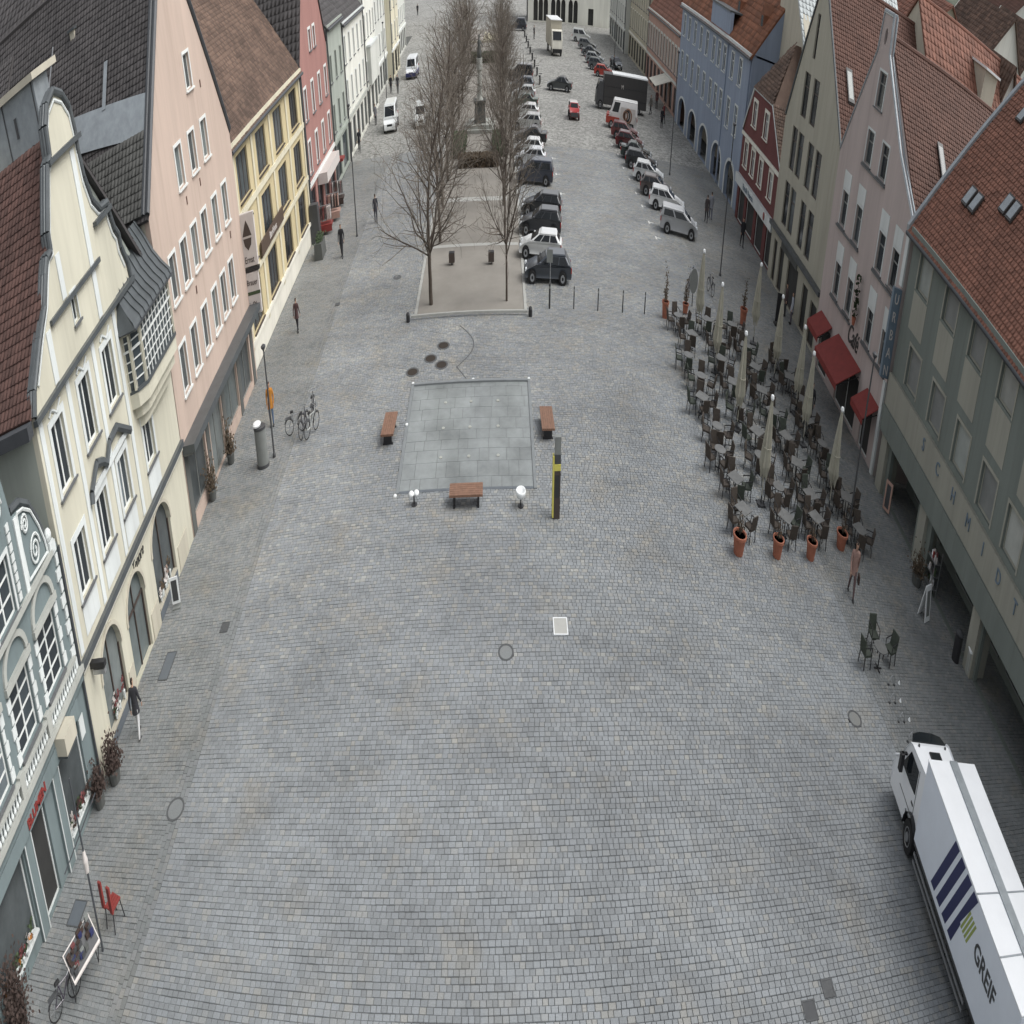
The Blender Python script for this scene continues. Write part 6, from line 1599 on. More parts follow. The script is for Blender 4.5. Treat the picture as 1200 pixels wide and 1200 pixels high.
def place_table(rnd, x, y, rz, label, group='tables of the cafe terrace'):
    if rnd not in tused:
        tused[rnd] = table_proto(rnd); o = tused[rnd]; o.location = (x, y, 0); o.rotation_euler = (0, 0, rz); o['label'] = label; o['group'] = group
    else: copy_tree(tused[rnd], (x, y, 0), rz, label, group)
rows_ = [38.6, 40.9, 43.3, 45.9, 48.5, 51.0, 53.7, 56.5, 59.4]
rn = ['front', 'second', 'third', 'fourth', 'fifth', 'sixth', 'seventh', 'eighth', 'back']
cols_ = [(16.6, 'plaza-side'), (19.9, 'inner left'), (22.5, 'inner right'), (26.2, 'house-side')]
side_n = ['near', 'plaza', 'far', 'house']
for i, y in enumerate(rows_):
    for j, (x, cn) in enumerate(cols_):
        if i in (8,) and j == 3: continue
        if j == 2 and i in (2, 6): x += .3
        xx = x + random.uniform(-.25, .25) + (i % 2)*.25 + (i > 6)*.6*(j == 0); yc = y + random.uniform(-.25, .25)
        rz = random.uniform(-.5, .5) + math.pi/4
        place_table(random.random() < .35, xx, yc, rz, f'cafe table in the {rn[i]} row, {cn} column of the terrace')
        nch = 4 if random.random() < .75 else 3
        ph = random.uniform(-.4, .4)
        for q in range(nch):
            a = -math.pi/2 - q*math.pi/2 + ph
            dx, dy = math.cos(a)*random.uniform(.72, .9), math.sin(a)*random.uniform(.72, .9)
            place_chair('green' if random.random() < .2 else 'dark', xx+dx, yc+dy, a+math.pi+random.uniform(-.3, .3), f'dark chair on the {side_n[q]} side of the {rn[i]}-row table in the {cn} column', 'chairs of the cafe terrace')
def umbrella(x, y, label, hgt=3.9, lean=0):
    t = thing('closed_parasol', label, 'parasol', (x, y, 0), random.uniform(0, 6), 'closed beige parasols on the cafe terrace')
    b = MB(); b.tube((0, 0, .05), (0, 0, hgt-.05), .035, n=8, m='canvas'); b.build('pole', t)
    vs, fs = [], []; n = 16
    prof = [(.07, hgt-.06), (.15, hgt-.45), (.25, hgt-1.2), (.34, hgt-1.9), (.42, hgt-2.45), (.32, hgt-2.65), (.22, hgt-2.8)]
    for (r, z) in prof:
        for k in range(n):
            a = 2*math.pi*k/n; q = r*(1.0 if k % 2 == 0 else .62)*(1+.12*math.sin(3*a+z)); zz = z-(.22 if (k % 4 == 0 and r == .22) else 0)
            vs.append((q*math.cos(a), q*math.sin(a), zz))
    for i in range(len(prof)-1):
        for k in range(n): fs.append((i*n+k, i*n+(k+1) % n, (i+1)*n+(k+1) % n, (i+1)*n+k))
    b = MB(); b.add(vs, fs, 'canvas'); b.build('folded_canopy', t)
    b = MB(); b.ring((0, 0, hgt-1.75), .335, .02, 'canvas', 'z', 12, 4); b.build('strap', t)
    b = MB(); b.lathe([(.10, hgt-.10), (.13, hgt-.03), (.10, hgt+.06), (.03, hgt+.09)], n=12, m='white_plastic'); b.build('cap', t)
    b = MB(); b.box((-.4, -.05, .0), (.4, .05, .05), 'black_metal'); b.box((-.05, -.4, 0.001), (.05, .4, .051), 'black_metal'); b.lathe([(.3, .0), (.3, .07), (.06, .10), (.05, .35)], n=14, m='dark_metal'); b.build('base', t)
UMB = [(19.0, 59.3, 'far left corner'), (19.2, 54.0, 'second from the far end, plaza side'), (24.9, 59.6, 'far right corner'), (19.2, 47.5, 'third from the far end, plaza side'), (25.3, 54.7, 'second from the far end, house side'), (18.9, 40.7, 'nearest the camera, plaza side'), (25.9, 50.8, 'before the small far red awning'), (25.2, 47.3, 'in front of the wide red awning'), (25.0, 41.4, 'nearest the camera, house side')]
for x, y, l in UMB: umbrella(x, y, 'closed beige parasol of the terrace, '+l)

def blobs(b, n, c, s, m, size=.07):
    for k in range(n):
        q = Vector((c[0]+random.gauss(0, s[0]), c[1]+random.gauss(0, s[1]), c[2]+abs(random.gauss(0, s[2])))); d = Vector((random.gauss(0, 1), random.gauss(0, 1), random.gauss(0, 1))).normalized()*size*random.uniform(.6, 1.3); e = d.orthogonal().normalized()*size*.6
        b.add([q-d, q+e, q+d, q-e], [(0, 1, 2, 3)], m)
def pot(x, y, label, r=.30, h=.55, plant='twigs', group='terracotta pots round the terrace'):
    t = thing('potted_plant', label, 'potted plant', (x, y, 0), 0, group)
    b = MB(); b.lathe([(r*.72, 0), (r*.95, h*.85), (r*1.08, h*.86), (r*1.08, h), (r*.9, h), (r*.88, h*.9)], n=18, m='terracotta'); b.build('pot', t)
    b = MB(); b.lathe([(r*.86, h*.86), (r*.86, h*.9)], n=14, m='soil'); b.build('soil', t)
    b = MB()
    if plant == 'twigs':
        for k in range(16):
            a = random.uniform(0, 6.28); p = Vector((0, 0, h*.9)); q = p+Vector((math.cos(a)*.18, math.sin(a)*.18, random.uniform(.3, .6))); b.tube(p, q, .012, .006, 3, 'bark', caps=False); b.tube(q, q+Vector((random.gauss(0, .08), random.gauss(0, .08), .2)), .006, .004, 3, 'bark', caps=False)
        blobs(b, 60, (0, 0, h+.05), (.12, .12, .25), 'leaf_brown', .06)
    elif plant == 'column':
        b.tube((0, 0, h*.9), (0, 0, h+1.1), .03, .015, 5, 'bark', caps=False); blobs(b, 170, (0, 0, h+.1), (.10, .10, .6), 'leaf_brown', .07)
    else: blobs(b, 220, (0, 0, h), (.2, .2, .25), plant, .07)
    b.build('plant', t)
pot(15.8, 36.7, 'leftmost terracotta pot in front of the terrace, with brown twigs', .44, .66)
pot(18.7, 36.8, 'second terracotta pot in front of the terrace', .38, .64)
pot(21.4, 37.0, 'third terracotta pot in front of the terrace', .38, .64)
pot(24.5, 38.2, 'rightmost terracotta pot in front of the terrace, beside the lamp pole', .42, .6)
pot(16.1, 61.0, 'terracotta pot at the far left corner of the terrace with a bare stem', .33, .8, 'column')
pot(18.5, 62.3, 'dark potted conifer behind the far tables', .30, .5, 'column')
pot(24.7, 62.4, 'large terracotta pot with thin dark conifer at the far right of the terrace', .36, .85, 'column')

t = thing('menu_board', 'grey oval board with rounded top behind the terrace', 'board', (19.6, 63.8, 0))
b = MB(); b.tube((0, 0, 0), (0, 0, .9), .05, n=6, m='dark_metal'); b.build('stand', t)
b = MB(); P = [(.5*math.cos(a), 1.5+.75*math.sin(a)) for a in [k*math.pi/8 for k in range(16)]]; b.prism(P, 'y', -.05, .05, 'frame_grey'); b.build('panel', t); t.scale = (.85, .85, .85)
t = thing('menu_board', 'black upright menu stand right of the terrace pot', 'board', (29.3, 64.0, 0))
b = MB(); b.box((-.35, -.05, .2), (.35, .05, 1.7), 'black_metal'); b.build('panel', t); b = MB(); b.box((-.4, -.3, 0), (.4, .3, .1), 'black_metal'); b.build('foot', t)

# small round table with chairs at the bottom right, and bicycle hoops
place_table(True, 23.4, 30.2, 0, 'small round table with pale top beside the bicycle hoops', 'seats beside the bicycle hoops')
for (x, y, a, l) in ((23.6, 31.4, -90, 'dark chair behind the small round table by the hoops'), (24.5, 30.6, 200, 'dark chair right of the small round table by the hoops'), (22.4, 30.3, 10, 'dark chair left of the small round table by the hoops')):
    place_chair('green', x, y, R(a), l, 'seats beside the bicycle hoops')
for k, (x, y) in enumerate(((24.2, 29.3), (23.7, 28.3), (23.8, 27.3), (23.9, 26.3), (24.0, 25.3))):
    t = thing('bicycle_hoop', ['nearest the round table', 'second from the round table', 'in the middle of the row', 'fourth from the round table', 'nearest the lorry'][k], 'bicycle stand', (x, y, 0), 0, 'low bicycle hoops')
    t['label'] = 'low steel bicycle hoop ' + t['label']
    b = MB(); P = [(-.45+.225*(1-math.cos(math.pi*q/6)), 0, .32*math.sin(math.pi*q/6)) for q in range(7)]; b.path(P, .02, 5, 'steel'); b.build('hoop', t)
    for xx in (-.45, 0.0): b = MB(); b.lathe([(.07, 0), (.07, .02)], (xx, 0, 0), 8, 'black_metal'); b.build('foot', t)
    b = MB(); b.lathe([(.09, 0), (.02, .10)], (.45, .1, 0), 6, 'white_plastic'); b.build('marker', t)

# ------------------------------------------------------------------ benches, seats, stele around the fountain
def bench(x, y, rz, label):
    t = thing('park_bench', label, 'bench', (x, y, 0), rz, 'backless wooden benches round the fountain')
    for k in range(6):
        b = MB(); b.box((-1.1, -.47+k*.158, .40), (1.1, -.47+k*.158+.145, .48), 'wood'); b.build('slat', t)
    for sx in (-1, 1):
        b = MB(); b.box((sx*.8-.06, -.38, .0), (sx*.8+.06, .38, .06), 'black_metal'); b.box((sx*.8-.05, -.3, .06), (sx*.8+.05, .3, .35), 'black_metal'); b.box((sx*.8-.04, -.30, .36), (sx*.8+.04, .30, .415), 'black_metal'); b.build('leg', t)
bench(-2.1, 39.5, 0, 'brown wooden bench at the near edge of the fountain'); bench(-8.1, 45.7, R(88), 'brown wooden bench on the left of the fountain'); bench(3.65, 45.6, R(92), 'brown wooden bench on the right of the fountain')
def wseat(x, y, rz, label, two=False):
    t = thing('swivel_seat', label, 'seat', (x, y, 0), rz, 'white round seats by the fountain'); t.scale = (.9, .9, .68)
    b = MB(); b.lathe([(.22, 0), (.22, .03), (.05, .06), (.05, .42)], n=14, m='black_metal'); b.build('stand', t)
    b = MB()
    if two:
        for sx in (-1, 1): b.sphere((sx*.19, 0, .55), .2, 'white_plastic', 12, 8, .7)
    else: b.lathe([(.1, .38), (.30, .48), (.37, .72), (.34, .80), (.28, .74), (.05, .55)], n=18, m='white_plastic')
    b.build('shell', t, smooth=True)
wseat(-5.6, 39.6, .2, 'white two-lobed round seat left of the near bench', True); wseat(1.5, 39.2, -.3, 'white bowl-shaped seat right of the near bench')
t = thing('information_stele', 'tall slim black and yellow information stele beside the fountain', 'stele', (3.75, 38.4, 0), R(4))
b = MB(); b.box((-.17, -.14, 0), (.24, .14, 1.55), 'frame_brown'); b.box((-.14, -.12, 1.55), (.24, .12, 2.05), 'dark_metal'); b.build('body', t)
b = MB(); b.box((-.26, -.145, .05), (-.172, .145, 2.0), 'yellow_paint'); b.box((-.17, -.15, 1.55), (.245, .15, 1.75), 'yellow_paint'); b.build('yellow_stripe', t)
b = MB(); b.box((-.14, -.12, 2.052), (.24, .12, 2.6), 'frame_grey'); b.build('head', t)
b = MB(); b.box((-.10, -.156, .7), (.17, -.142, 1.4), 'ink'); b.build('screen', t)

# bollards, posts, lamps
def bollard(x, y, label, h=1.0, r=.055):
    t = thing('bollard', label, 'bollard', (x, y, 0), 0, 'thin dark bollards across the road')
    b = MB(); b.lathe([(r, 0), (r, h), (r*.6, h+.05)], n=10, m='black_metal'); b.build('post', t)
    b = MB(); b.lathe([(r+.008, h-.18), (r+.008, h-.08)], n=10, m='frame_grey'); b.build('reflective_band', t)
for (x, y, l) in ((4.9, 60.7, 'thick dark bollard in front of the nearest parked car'), (7.2, 60.8, 'second bollard from the tree strip in the row'), (9.5, 60.8, 'middle bollard of the five in the row'), (11.9, 60.9, 'fourth bollard from the tree strip in the row'), (14.1, 61.1, 'last bollard of the row, next to the terrace pot')): bollard(x, y, l, 1.0 if x > 5 else 1.1, .05 if x > 5 else .08)
t = thing('sign_post', 'grey post with a small tilted plate in front of the nearest parked car', 'sign', (4.95, 61.1, 0)); b = MB(); b.tube((0, 0, 0), (0, 0, 2.6), .03, n=6, m='steel'); b.build('post', t); b = MB(); b.box((-.35, -.03, 2.0), (.2, .01, 2.6), 'frame_grey'); b.build('plate', t)
def lamp(x, y, h, label, arm=0, r=.07, m='dark_metal'):
    t = thing('street_lamp', label, 'street lamp', (x, y, 0), 0, 'slim street lamp posts')
    b = MB(); b.lathe([(r*1.7, 0), (r*1.7, .12), (r, .2), (r*.7, h)], n=10, m=m); b.build('pole', t)
    if arm: 
        b = MB(); b.tube((0, 0, h-.15), (arm, 0, h), .03, n=6, m=m); b.build('arm', t)
    b = MB(); b.lathe([(.06, -.12), (.18, 0), (.18, .06), (.05, .12)], (arm, 0, h), 12, m); b.build('lamp_head', t)
lamp(-17.2, 45.3, 4.2, 'slim dark pole beside the grey advertising column'); lamp(-16.5, 78.1, 7.6, 'slim lamp post on the left footway past the yellow house')
lamp(24.9, 71.2, 8.4, 'tall slim lamp post in front of the beige house'); lamp(25.2, 98.4, 9.0, 'tall slim lamp post before the blue arcaded house')
lamp(25.3, 38.7, 7.0, 'leaning-looking slim lamp post at the near house-side corner of the terrace', .0); lamp(-22.0, 160.0, 8.5, 'far lamp post on the left side near the white vans'); lamp(28.0, 170.0, 8.5, 'far lamp post on the right side'); lamp(-20.3, 131.0, 8.0, 'lamp post near the pair of walkers on the left')
# tall post with two cross arms by the flower shop
t = thing('banner_post', 'thin dark post with crossed bars in front of the flower shop', 'post', (-18.0, 18.6, 0))
b = MB(); b.tube((0, 0, 0), (0, 0, 4.6), .05, .035, 8, 'gutter'); b.build('pole', t)
for z in (3.2,): b = MB(); b.tube((-.5, -.9, z-.4), (.5, .9, z+.4), .025, n=6, m='gutter'); b.build('cross_bar', t)
b = MB(); b.lathe([(.09, 2.2), (.12, 2.5), (.06, 2.75)], n=10, m='sign_cream'); b.build('lamp_head', t)

# advertising column / kiosk left
t = thing('advertising_column', 'tall rounded grey column with white bowl on top beside the orange-jacketed person', 'column', (-17.9, 44.6, 0))
b = MB(); P = [(.46*math.cos(a), .32*math.sin(a)) for a in [k*math.pi/9 for k in range(18)]]; b.prism(P, 'z', 0, 1.45, 'frame_grey'); b.build('body', t)
b = MB(); P = [(.50*math.cos(a), .36*math.sin(a)) for a in [k*math.pi/9 for k in range(18)]]; b.prism(P, 'z', .001, .12, 'dark_metal'); b.build('plinth', t)
b = MB(); P = [(.48*math.cos(a), .34*math.sin(a)) for a in [k*math.pi/9 for k in range(18)]]; b.prism(P, 'z', 1.452, 1.55, 'dark_metal'); b.build('cap', t)
b = MB(); b.lathe([(.1, 0), (.30, .03), (.32, .10), (.25, .15), (.05, .17)], (-.2, 0, 1.55), 16, 'white_plastic'); b.build('white_bowl', t)

# signs at the yellow house
t = thing('hanging_sign', 'tall double cream sign box with dark emblem hanging at the yellow house corner', 'sign', (-21.3, 55.2, 0))
b = MB(); b.box((-.75, -.12, 5.0), (.75, .12, 7.35), 'sign_cream'); o = b.build('upper_panel', t, bevel=.03)
b = MB(); b.box((-.65, -.12, 2.9), (.65, .12, 4.75), 'sign_cream'); o2 = b.build('lower_panel', t, bevel=.03)
b = MB(); b.box((-.8, -.14, 4.78), (.8, .14, 4.95), 'black_metal'); b.tube((-.9, 0, 7.2), (.8, 0, 7.2), .04, n=6); b.build('bracket', t)
b = MB(); b.prism([(-.42, 6.35), (.42, 6.35), (.22, 6.75), (.0, 7.05), (-.2, 6.75)], 'y', -.14, -.121, 'frame_brown'); b.prism([(-.38, 6.25), (.38, 6.25), (.3, 5.95), (.0, 5.72), (-.3, 5.95)], 'y', -.14, -.121, 'frame_brown'); b.build('emblem', o)
text('Ernst', .42, 'frame_brown', o, (0, -.13, 5.3), (R(90), 0, 0)); text('Brauer', .36, 'frame_brown', o2, (0, -.13, 4.3), (R(90), 0, 0)); text('i. Ob.', .4, 'frame_brown', o2, (0, -.13, 3.3), (R(90), 0, 0))
b = MB(); b.box((-.68, -.13, 3.75), (.68, -.121, 3.9), 'leaf_green'); b.build('green_bar', o2)

# ------------------------------------------------------------------ planters, racks and goods along the shops
def shrub(x, y, label, m, r=.35, h=1.2, potm='dark_stone', n=420, name='planter', cat='planter'):
    t = thing(name, label, cat, (x, y, 0), random.random(), 'planters and shrubs along the left shopfronts')
    b = MB(); b.lathe([(r*.7, 0), (r*.9, .38), (r*.8, .4)], n=12, m=potm); b.build('pot', t)
    b = MB(); blobs(b, n, (0, 0, .4), (r*.55, r*.55, h*.38), m, .075); b.build('foliage', t)
shrub(-21.4, 42.4, 'dark conical shrub in a pot before the dark shopfront, nearer one', 'leaf_brown', .35, 1.4); shrub(-21.0, 45.6, 'dark conical shrub in a pot before the dark shopfront, farther one', 'leaf_brown', .35, 1.4)
shrub(-20.9, 25.1, 'bushy dark red shrub in a pot at the corner of the ornate house', 'leaf_red', .42, 1.1, n=800); shrub(-21.3, 24.0, 'second dark red bush squeezed against the ornate house wall', 'leaf_red', .36, .9, n=500)
shrub(-21.4, 15.8, 'dark red-brown bush at the bottom left corner', 'leaf_red', .6, 1.5, n=900); shrub(-20.7, 15.2, 'lower dark bush at the very bottom left', 'leaf_red', .5, 1.0, n=600)
t = thing('wooden_chair', 'small red wooden chair with slatted seat outside the flower shop', 'chair', (-17.8, 19.6, 0), R(75)); t.scale = (1.35, 1.35, 1.3)
b = MB()
for k in range(4): s_ = MB(); s_.box((-.2, -.22+k*.11, .42), (.22, -.13+k*.11, .45), 'orange_cloth' if False else 'red_paint'); s_.build('seat_slat', t)
for sy in (-1, 1):
    s_ = MB(); s_.box((-.26, sy*.22-.08, .45), (-.20, sy*.22+.08, 1.0), 'red_paint'); s_.build('back_panel', t)
    for sx in (-1, 1): s_ = MB(); s_.tube((sx*.26, sy*.22, 0), (sx*.18, sy*.2, .43), .02, n=5, m='black_metal'); s_.build('leg', t)
t = thing('card_rack', 'sloping display rack of purple and red goods on dark legs at the shop', 'display rack', (-18.2, 17.5, 0), R(70))
b = MB(); b.add([(-.8, -.35, .75), (.8, -.35, .75), (.8, .35, 1.25), (-.8, .35, 1.25), (-.8, -.35, .70), (.8, -.35, .70), (.8, .35, 1.20), (-.8, .35, 1.20)], [(0, 1, 2, 3), (7, 6, 5, 4), (0, 1, 5, 4), (1, 2, 6, 5), (2, 3, 7, 6), (3, 0, 4, 7)], 'sign_cream'); b.build('tray', t)
b = MB(); b.add([(-.76, -.31, .79), (.76, -.31, .79), (.76, .31, 1.232), (-.76, .31, 1.232)], [(0, 1, 2, 3)], 'dark_metal'); b.v = [(q[0], q[1], q[2]+.006) for q in b.v]; b.build('tray_lining', t)
for sx in (-.7, .7):
    b = MB(); b.path([(sx, -.3, .72), (sx*1.05, .1, 0), (sx, .35, 1.2)], .02, 5, 'black_metal'); b.build('leg', t)
for k in range(34):
    u, v = random.uniform(-.7, .7), random.uniform(-.28, .28); b = MB(); z = 1.0+v*.71+.02; b.box((u-.09, v-.07, z), (u+.09, v+.07, z+.12), random.choice(['navy', 'leaf_red', 'leaf_red', 'flowers', 'dark_metal', 'dark_stone', 'frame_grey'])); b.build('boxed_goods', t)
bicycle('small dark bicycle parked behind the card rack at the bottom of the view', -18.9, 16.6, R(60), (.05, .04, .06), 'bicycles parked in the square', 5)
t = thing('standing_sign', 'small white framed standing sign beside the cream house arch', 'sign', (-21.0, 34.4, 0), R(10))
b = MB(); b.box((-.28, -.03, .15), (.28, .03, 1.05), 'white_plastic'); b.build('frame', t); b = MB(); b.box((-.2, -.04, .25), (.2, -.03, .95), 'dark_metal'); b.build('panel', t); b = MB(); b.box((-.28, -.2, 0), (.28, .2, .06), 'frame_grey'); b.build('foot', t)
# stalls with red goods outside the red house
for (x, y, l, m1) in ((-20.9, 80.7, 'low red draped stall at the corner of the red house', 'red_paint'), (-20.6, 84.0, 'clothes rail with pinkish goods outside the red house', 'salmon'), (-20.9, 88.0, 'second clothes rail farther along the red house', 'leaf_red')):
    t = thing('goods_stall', l, 'stall', (x, y, 0), R(5), 'stalls outside the red house')
    b = MB(); b.box((-.9, -.6, .5), (.9, .6, .62), m1); b.box((-.88, -.62, .2), (.88, -.6, .5), m1); b.build('drape', t)
    for sx in (-.8, .8):
        b = MB(); b.tube((sx, 0, 0), (sx, 0, 1.7), .025, n=5, m='steel'); b.build('upright', t)
    b = MB(); b.tube((-.8, 0, 1.7), (.8, 0, 1.7), .025, n=5, m='steel'); b.build('rail', t)
    for k in range(9): b = MB(); xx = -.7+k*.17; b.box((xx, -.22, .85), (xx+.07, .22, 1.62), random.choice([m1, 'flowers', 'dark_metal', 'sign_cream', 'leaf_red'])); b.build('garment', t)
t = thing('bicycle_trailer', 'dark glazed entrance box at the far end of the yellow house', 'box', (-20.3, 75.0, 0)); 
t['label'] = 'dark rounded planter box near the far end of the yellow house'; t.name = 'planter_box'; t['category'] = 'planter'
b = MB(); b.box((-.5, -1.0, 0), (.5, 1.0, .9), 'dark_stone', top=(.08, .08)); b.build('box', t); b = MB(); blobs(b, 300, (0, 0, .9), (.2, .45, .2), 'leaf_green', .09); b.build('foliage', t)

# right arcade things
t = thing('framed_sign', 'small pink framed sign standing at the arcade corner', 'sign', (30.9, 42.2, 0), R(-60))
b = MB(); b.box((-.32, -.05, .1), (.32, .05, .22), 'salmon'); b.box((-.32, -.05, 1.2), (.32, .05, 1.32), 'salmon'); b.box((-.32, -.05, .22), (-.2, .05, 1.2), 'salmon'); b.box((.2, -.05, .22), (.32, .05, 1.2), 'salmon'); b.build('frame', t); b = MB(); b.box((-.2, -.03, .22), (.2, .03, 1.2), 'dark_metal'); b.build('panel', t)
t = thing('a_frame_sign', 'white folding pavement sign with dark panel in front of the arcade', 'sign', (29.6, 33.9, 0), R(-158))
for s_ in (-1, 1):
    b = MB(); b.add([(-.33, s_*.35, .02), (.33, s_*.35, .02), (.33, s_*.04, 1.25), (-.33, s_*.04, 1.25), (-.33, s_*.31, .02), (.33, s_*.31, .02), (.33, 0, 1.25), (-.33, 0, 1.25)], [(0, 1, 2, 3), (4, 5, 6, 7), (0, 3, 7, 4), (1, 2, 6, 5), (3, 2, 6, 7)], 'white_plastic'); o = b.build('board', t)
    b = MB(); b.add([(-.2, s_*.315, .22), (.2, s_*.315, .22), (.2, s_*.095, 1.08), (-.2, s_*.095, 1.08)], [(0, 1, 2, 3)], 'frame_grey'); b.v = [(p[0], p[1]+s_*.006, p[2]) for p in b.v]; b.build('poster', o)
t = thing('storage_box', 'pale square box standing before the arcade pillar', 'box', (31.6, 30.4, 0), R(-20)); b = MB(); b.box((-.35, -.3, .0), (.35, .3, .85), 'stone_trim'); b.build('box', t, bevel=.03); b = MB(); b.box((-.38, -.33, .86), (.38, .33, .93), 'white_plastic', top=(.03, .03)); b.build('lid', t)
t = thing('litter_bin', 'dark bin beside the pale box at the arcade', 'bin', (30.8, 31.2, 0)); b = MB(); b.lathe([(.28, 0), (.3, .95), (.24, 1.0)], n=14, m='black_metal'); b.build('bin_body', t); b = MB(); b.lathe([(.31, 1.0), (.31, 1.05), (.1, 1.15)], n=14, m='dark_metal'); b.build('lid', t)
shrub(30.5, 36.4, 'dark shrub in a tub beside the arcade pillar', 'leaf_brown', .5, 1.0); bpy.data.objects
t = thing('display_rack', 'tall rack with white, green and red goods inside the arcade', 'display rack', (31.5, 36.0, 0), R(0))
for z in (.3, .8, 1.3): b = MB(); b.box((-.3, -.5, z), (.3, .5, z+.03), 'steel'); b.build('shelf', t)
for sx in (-.3, .3): b = MB(); b.box((sx-.02, -.52, 0), (sx+.02, -.48, 1.8), 'steel'); b.build('upright', t)
for k in range(18): b = MB(); z = random.choice((.33, .83, 1.33)); xx, y_ = random.uniform(-.22, .2), random.uniform(-.42, .4); b.box((xx-.06, y_-.06, z), (xx+.06, y_+.06, z+random.uniform(.15, .35)), random.choice(['white_plastic', 'red_paint', 'leaf_green', 'sign_cream'])); b.build('boxed_goods', t)

# ------------------------------------------------------------------ monument, hedges and bins on the strip
for (x, y, l) in ((-4.7, 68.8, 'left of two dark litter bins on the gravel'), (-.6, 68.6, 'right of two dark litter bins on the gravel')):
    t = thing('litter_bin', l, 'bin', (x, y, 0), 0, 'litter bins on the gravel strip'); b = MB(); b.box((-.3, -.25, .25), (.3, .25, 1.05), 'frame_brown'); b.build('bin_body', t, bevel=.03); t.scale = (1, 1, .6); b = MB(); b.tube((0, 0, 0), (0, 0, .3), .05, n=6); b.build('post', t); b = MB(); b.box((-.28, -.23, 1.06), (.28, .23, 1.1), 'black_metal'); b.build('lid', t)
t = thing('monument', 'dark stone column monument on stepped base among the bare trees', 'monument', (-2.6, 112, 0))
b = MB(); b.box((-2.4, -2.4, 0), (2.4, 2.4, .3), 'stone_trim'); b.box((-1.9, -1.9, .3), (1.9, 1.9, .6), 'stone_trim'); b.build('steps', t)
b = MB(); b.box((-.9, -.9, .6), (.9, .9, 2.2), 'dark_stone', top=(.12, .12)); b.box((-.95, -.95, 2.2), (.95, .95, 2.4), 'dark_stone'); b.build('pedestal', t)
b = MB(); b.lathe([(.55, 2.4), (.40, 2.7), (.32, 4.6), (.45, 4.8), (.45, 5.7)], n=14, m='stone_trim'); b.build('column', t)
b = MB(); b.lathe([(.30, 5.7), (.34, 6.2), (.22, 6.7), (.28, 7.0), (.10, 7.2), (.16, 7.4), (.05, 7.6)], n=10, m='dark_stone'); b.tube((.2, 0, 7.0), (.55, -.2, 6.6), .08, .06, 6, 'dark_stone'); b.build('statue', t, smooth=True)
def hedge(x0, x1, y0, y1, h, label, m='leaf_green', n=1500):
    t = thing('clipped_hedge', label, 'hedge', ((x0+x1)/2, (y0+y1)/2, 0), 0, 'low hedges on the gravel strip')
    b = MB(); hx, hy = (x1-x0)/2, (y1-y0)/2; b.box((-hx+.08, -hy+.08, 0), (hx-.08, hy-.08, h-.08), 'soil'); b.build('stems', t)
    b = MB()
    for k in range(n):
        f = random.random(); q = Vector((random.uniform(-hx, hx), random.uniform(-hy, hy), random.uniform(h-.15, h+.08))) if f < .5 else Vector((random.choice((-hx, hx))+random.gauss(0, .05), random.uniform(-hy, hy), random.uniform(.05, h))) if f < .65 else Vector((random.uniform(-hx, hx), -hy+random.gauss(0, .05), random.uniform(.05, h)))
        d = Vector((random.gauss(0, 1), random.gauss(0, 1), random.gauss(0, 1))).normalized()*.16; e = d.orthogonal().normalized()*.1
        b.add([q-d, q+e, q+d, q-e], [(0, 1, 2, 3)], m)
    b.build('leaves', t)
hedge(-5.2, .2, 95.0, 96.5, .8, 'low brown hedge before the monument', 'leaf_brown'); hedge(-6.4, -4.6, 99, 107, .7, 'low green hedge left of the monument'); hedge(-5.5, 1.0, 160, 162, 1.1, 'dark green hedge across the far end of the strip'); hedge(-.5, 1.2, 99, 107, .7, 'low green hedge right of the monument')
t = thing('flower_bed', 'purple and yellow flower bed near the far end of the strip', 'flower bed', (-3.0, 186, 0)); b = MB(); b.box((-4, -1.5, 0), (4, 1.5, .25), 'dado'); b.build('kerb', t); b = MB(); blobs(b, 350, (-1.8, 0, .3), (.9, .5, .25), 'sign_cream', .3); b.build('pale_flowers', t); b = MB(); blobs(b, 350, (1.6, 0, .3), (.9, .5, .25), 'yellow_light', .3); b.build('yellow_flowers', t)
cyc = ['nearest', 'second', 'third', 'fourth', 'fifth', 'sixth', 'seventh', 'farthest']
for k in range(8):
    y = 141+k*7.3
    t = thing('parked_motorcycle', f'{cyc[k]} dark motorcycle in the row beyond the black van', 'motorcycle', (8.6-.15*k, y, 0), R(80), 'motorcycles in a row beyond the parked cars')
    for xx in (-.6, .6): b = MB(); b.ring((xx, 0, .32), .27, .07, 'rubber', 'y', 14, 6); b.build('wheel', t)
    b = MB(); b.box((-.35, -.16, .35), (.35, .16, .85), 'black_metal', top=(.1, .04)); b.tube((.4, 0, .85), (.62, 0, .32), .05, n=6); b.build('frame', t); b = MB(); b.box((-.65, -.14, .8), (.05, .14, .92), 'rubber'); b.build('seat', t); b = MB(); b.tube((.35, -.35, 1.05), (.35, .35, 1.05), .03, n=5); b.build('handlebar', t)
# painted parking ticks
b = MB()
for (x, y) in ((18.0, 107.5), (18.3, 103.3), (18.2, 98.0), (18.4, 94.0), (18.5, 89.4), (18.6, 85.5), (18.6, 81.0), (18.7, 77.2), (8.1, 107.0), (8.0, 99.0), (8.1, 93.0), (8.2, 86.5)):
    b.quad((x-.12, y-.35, .004), (x+.06, y-.35, .004), (x+.06, y+.35, .004), (x-.12, y+.35, .004), 'marking'); b.quad((x+.065, y-.06, .004), (x+.5, y-.1, .004), (x+.5, y+.06, .004), (x+.065, y+.1, .004), 'marking')
b.build('parking_marks', kind='structure')

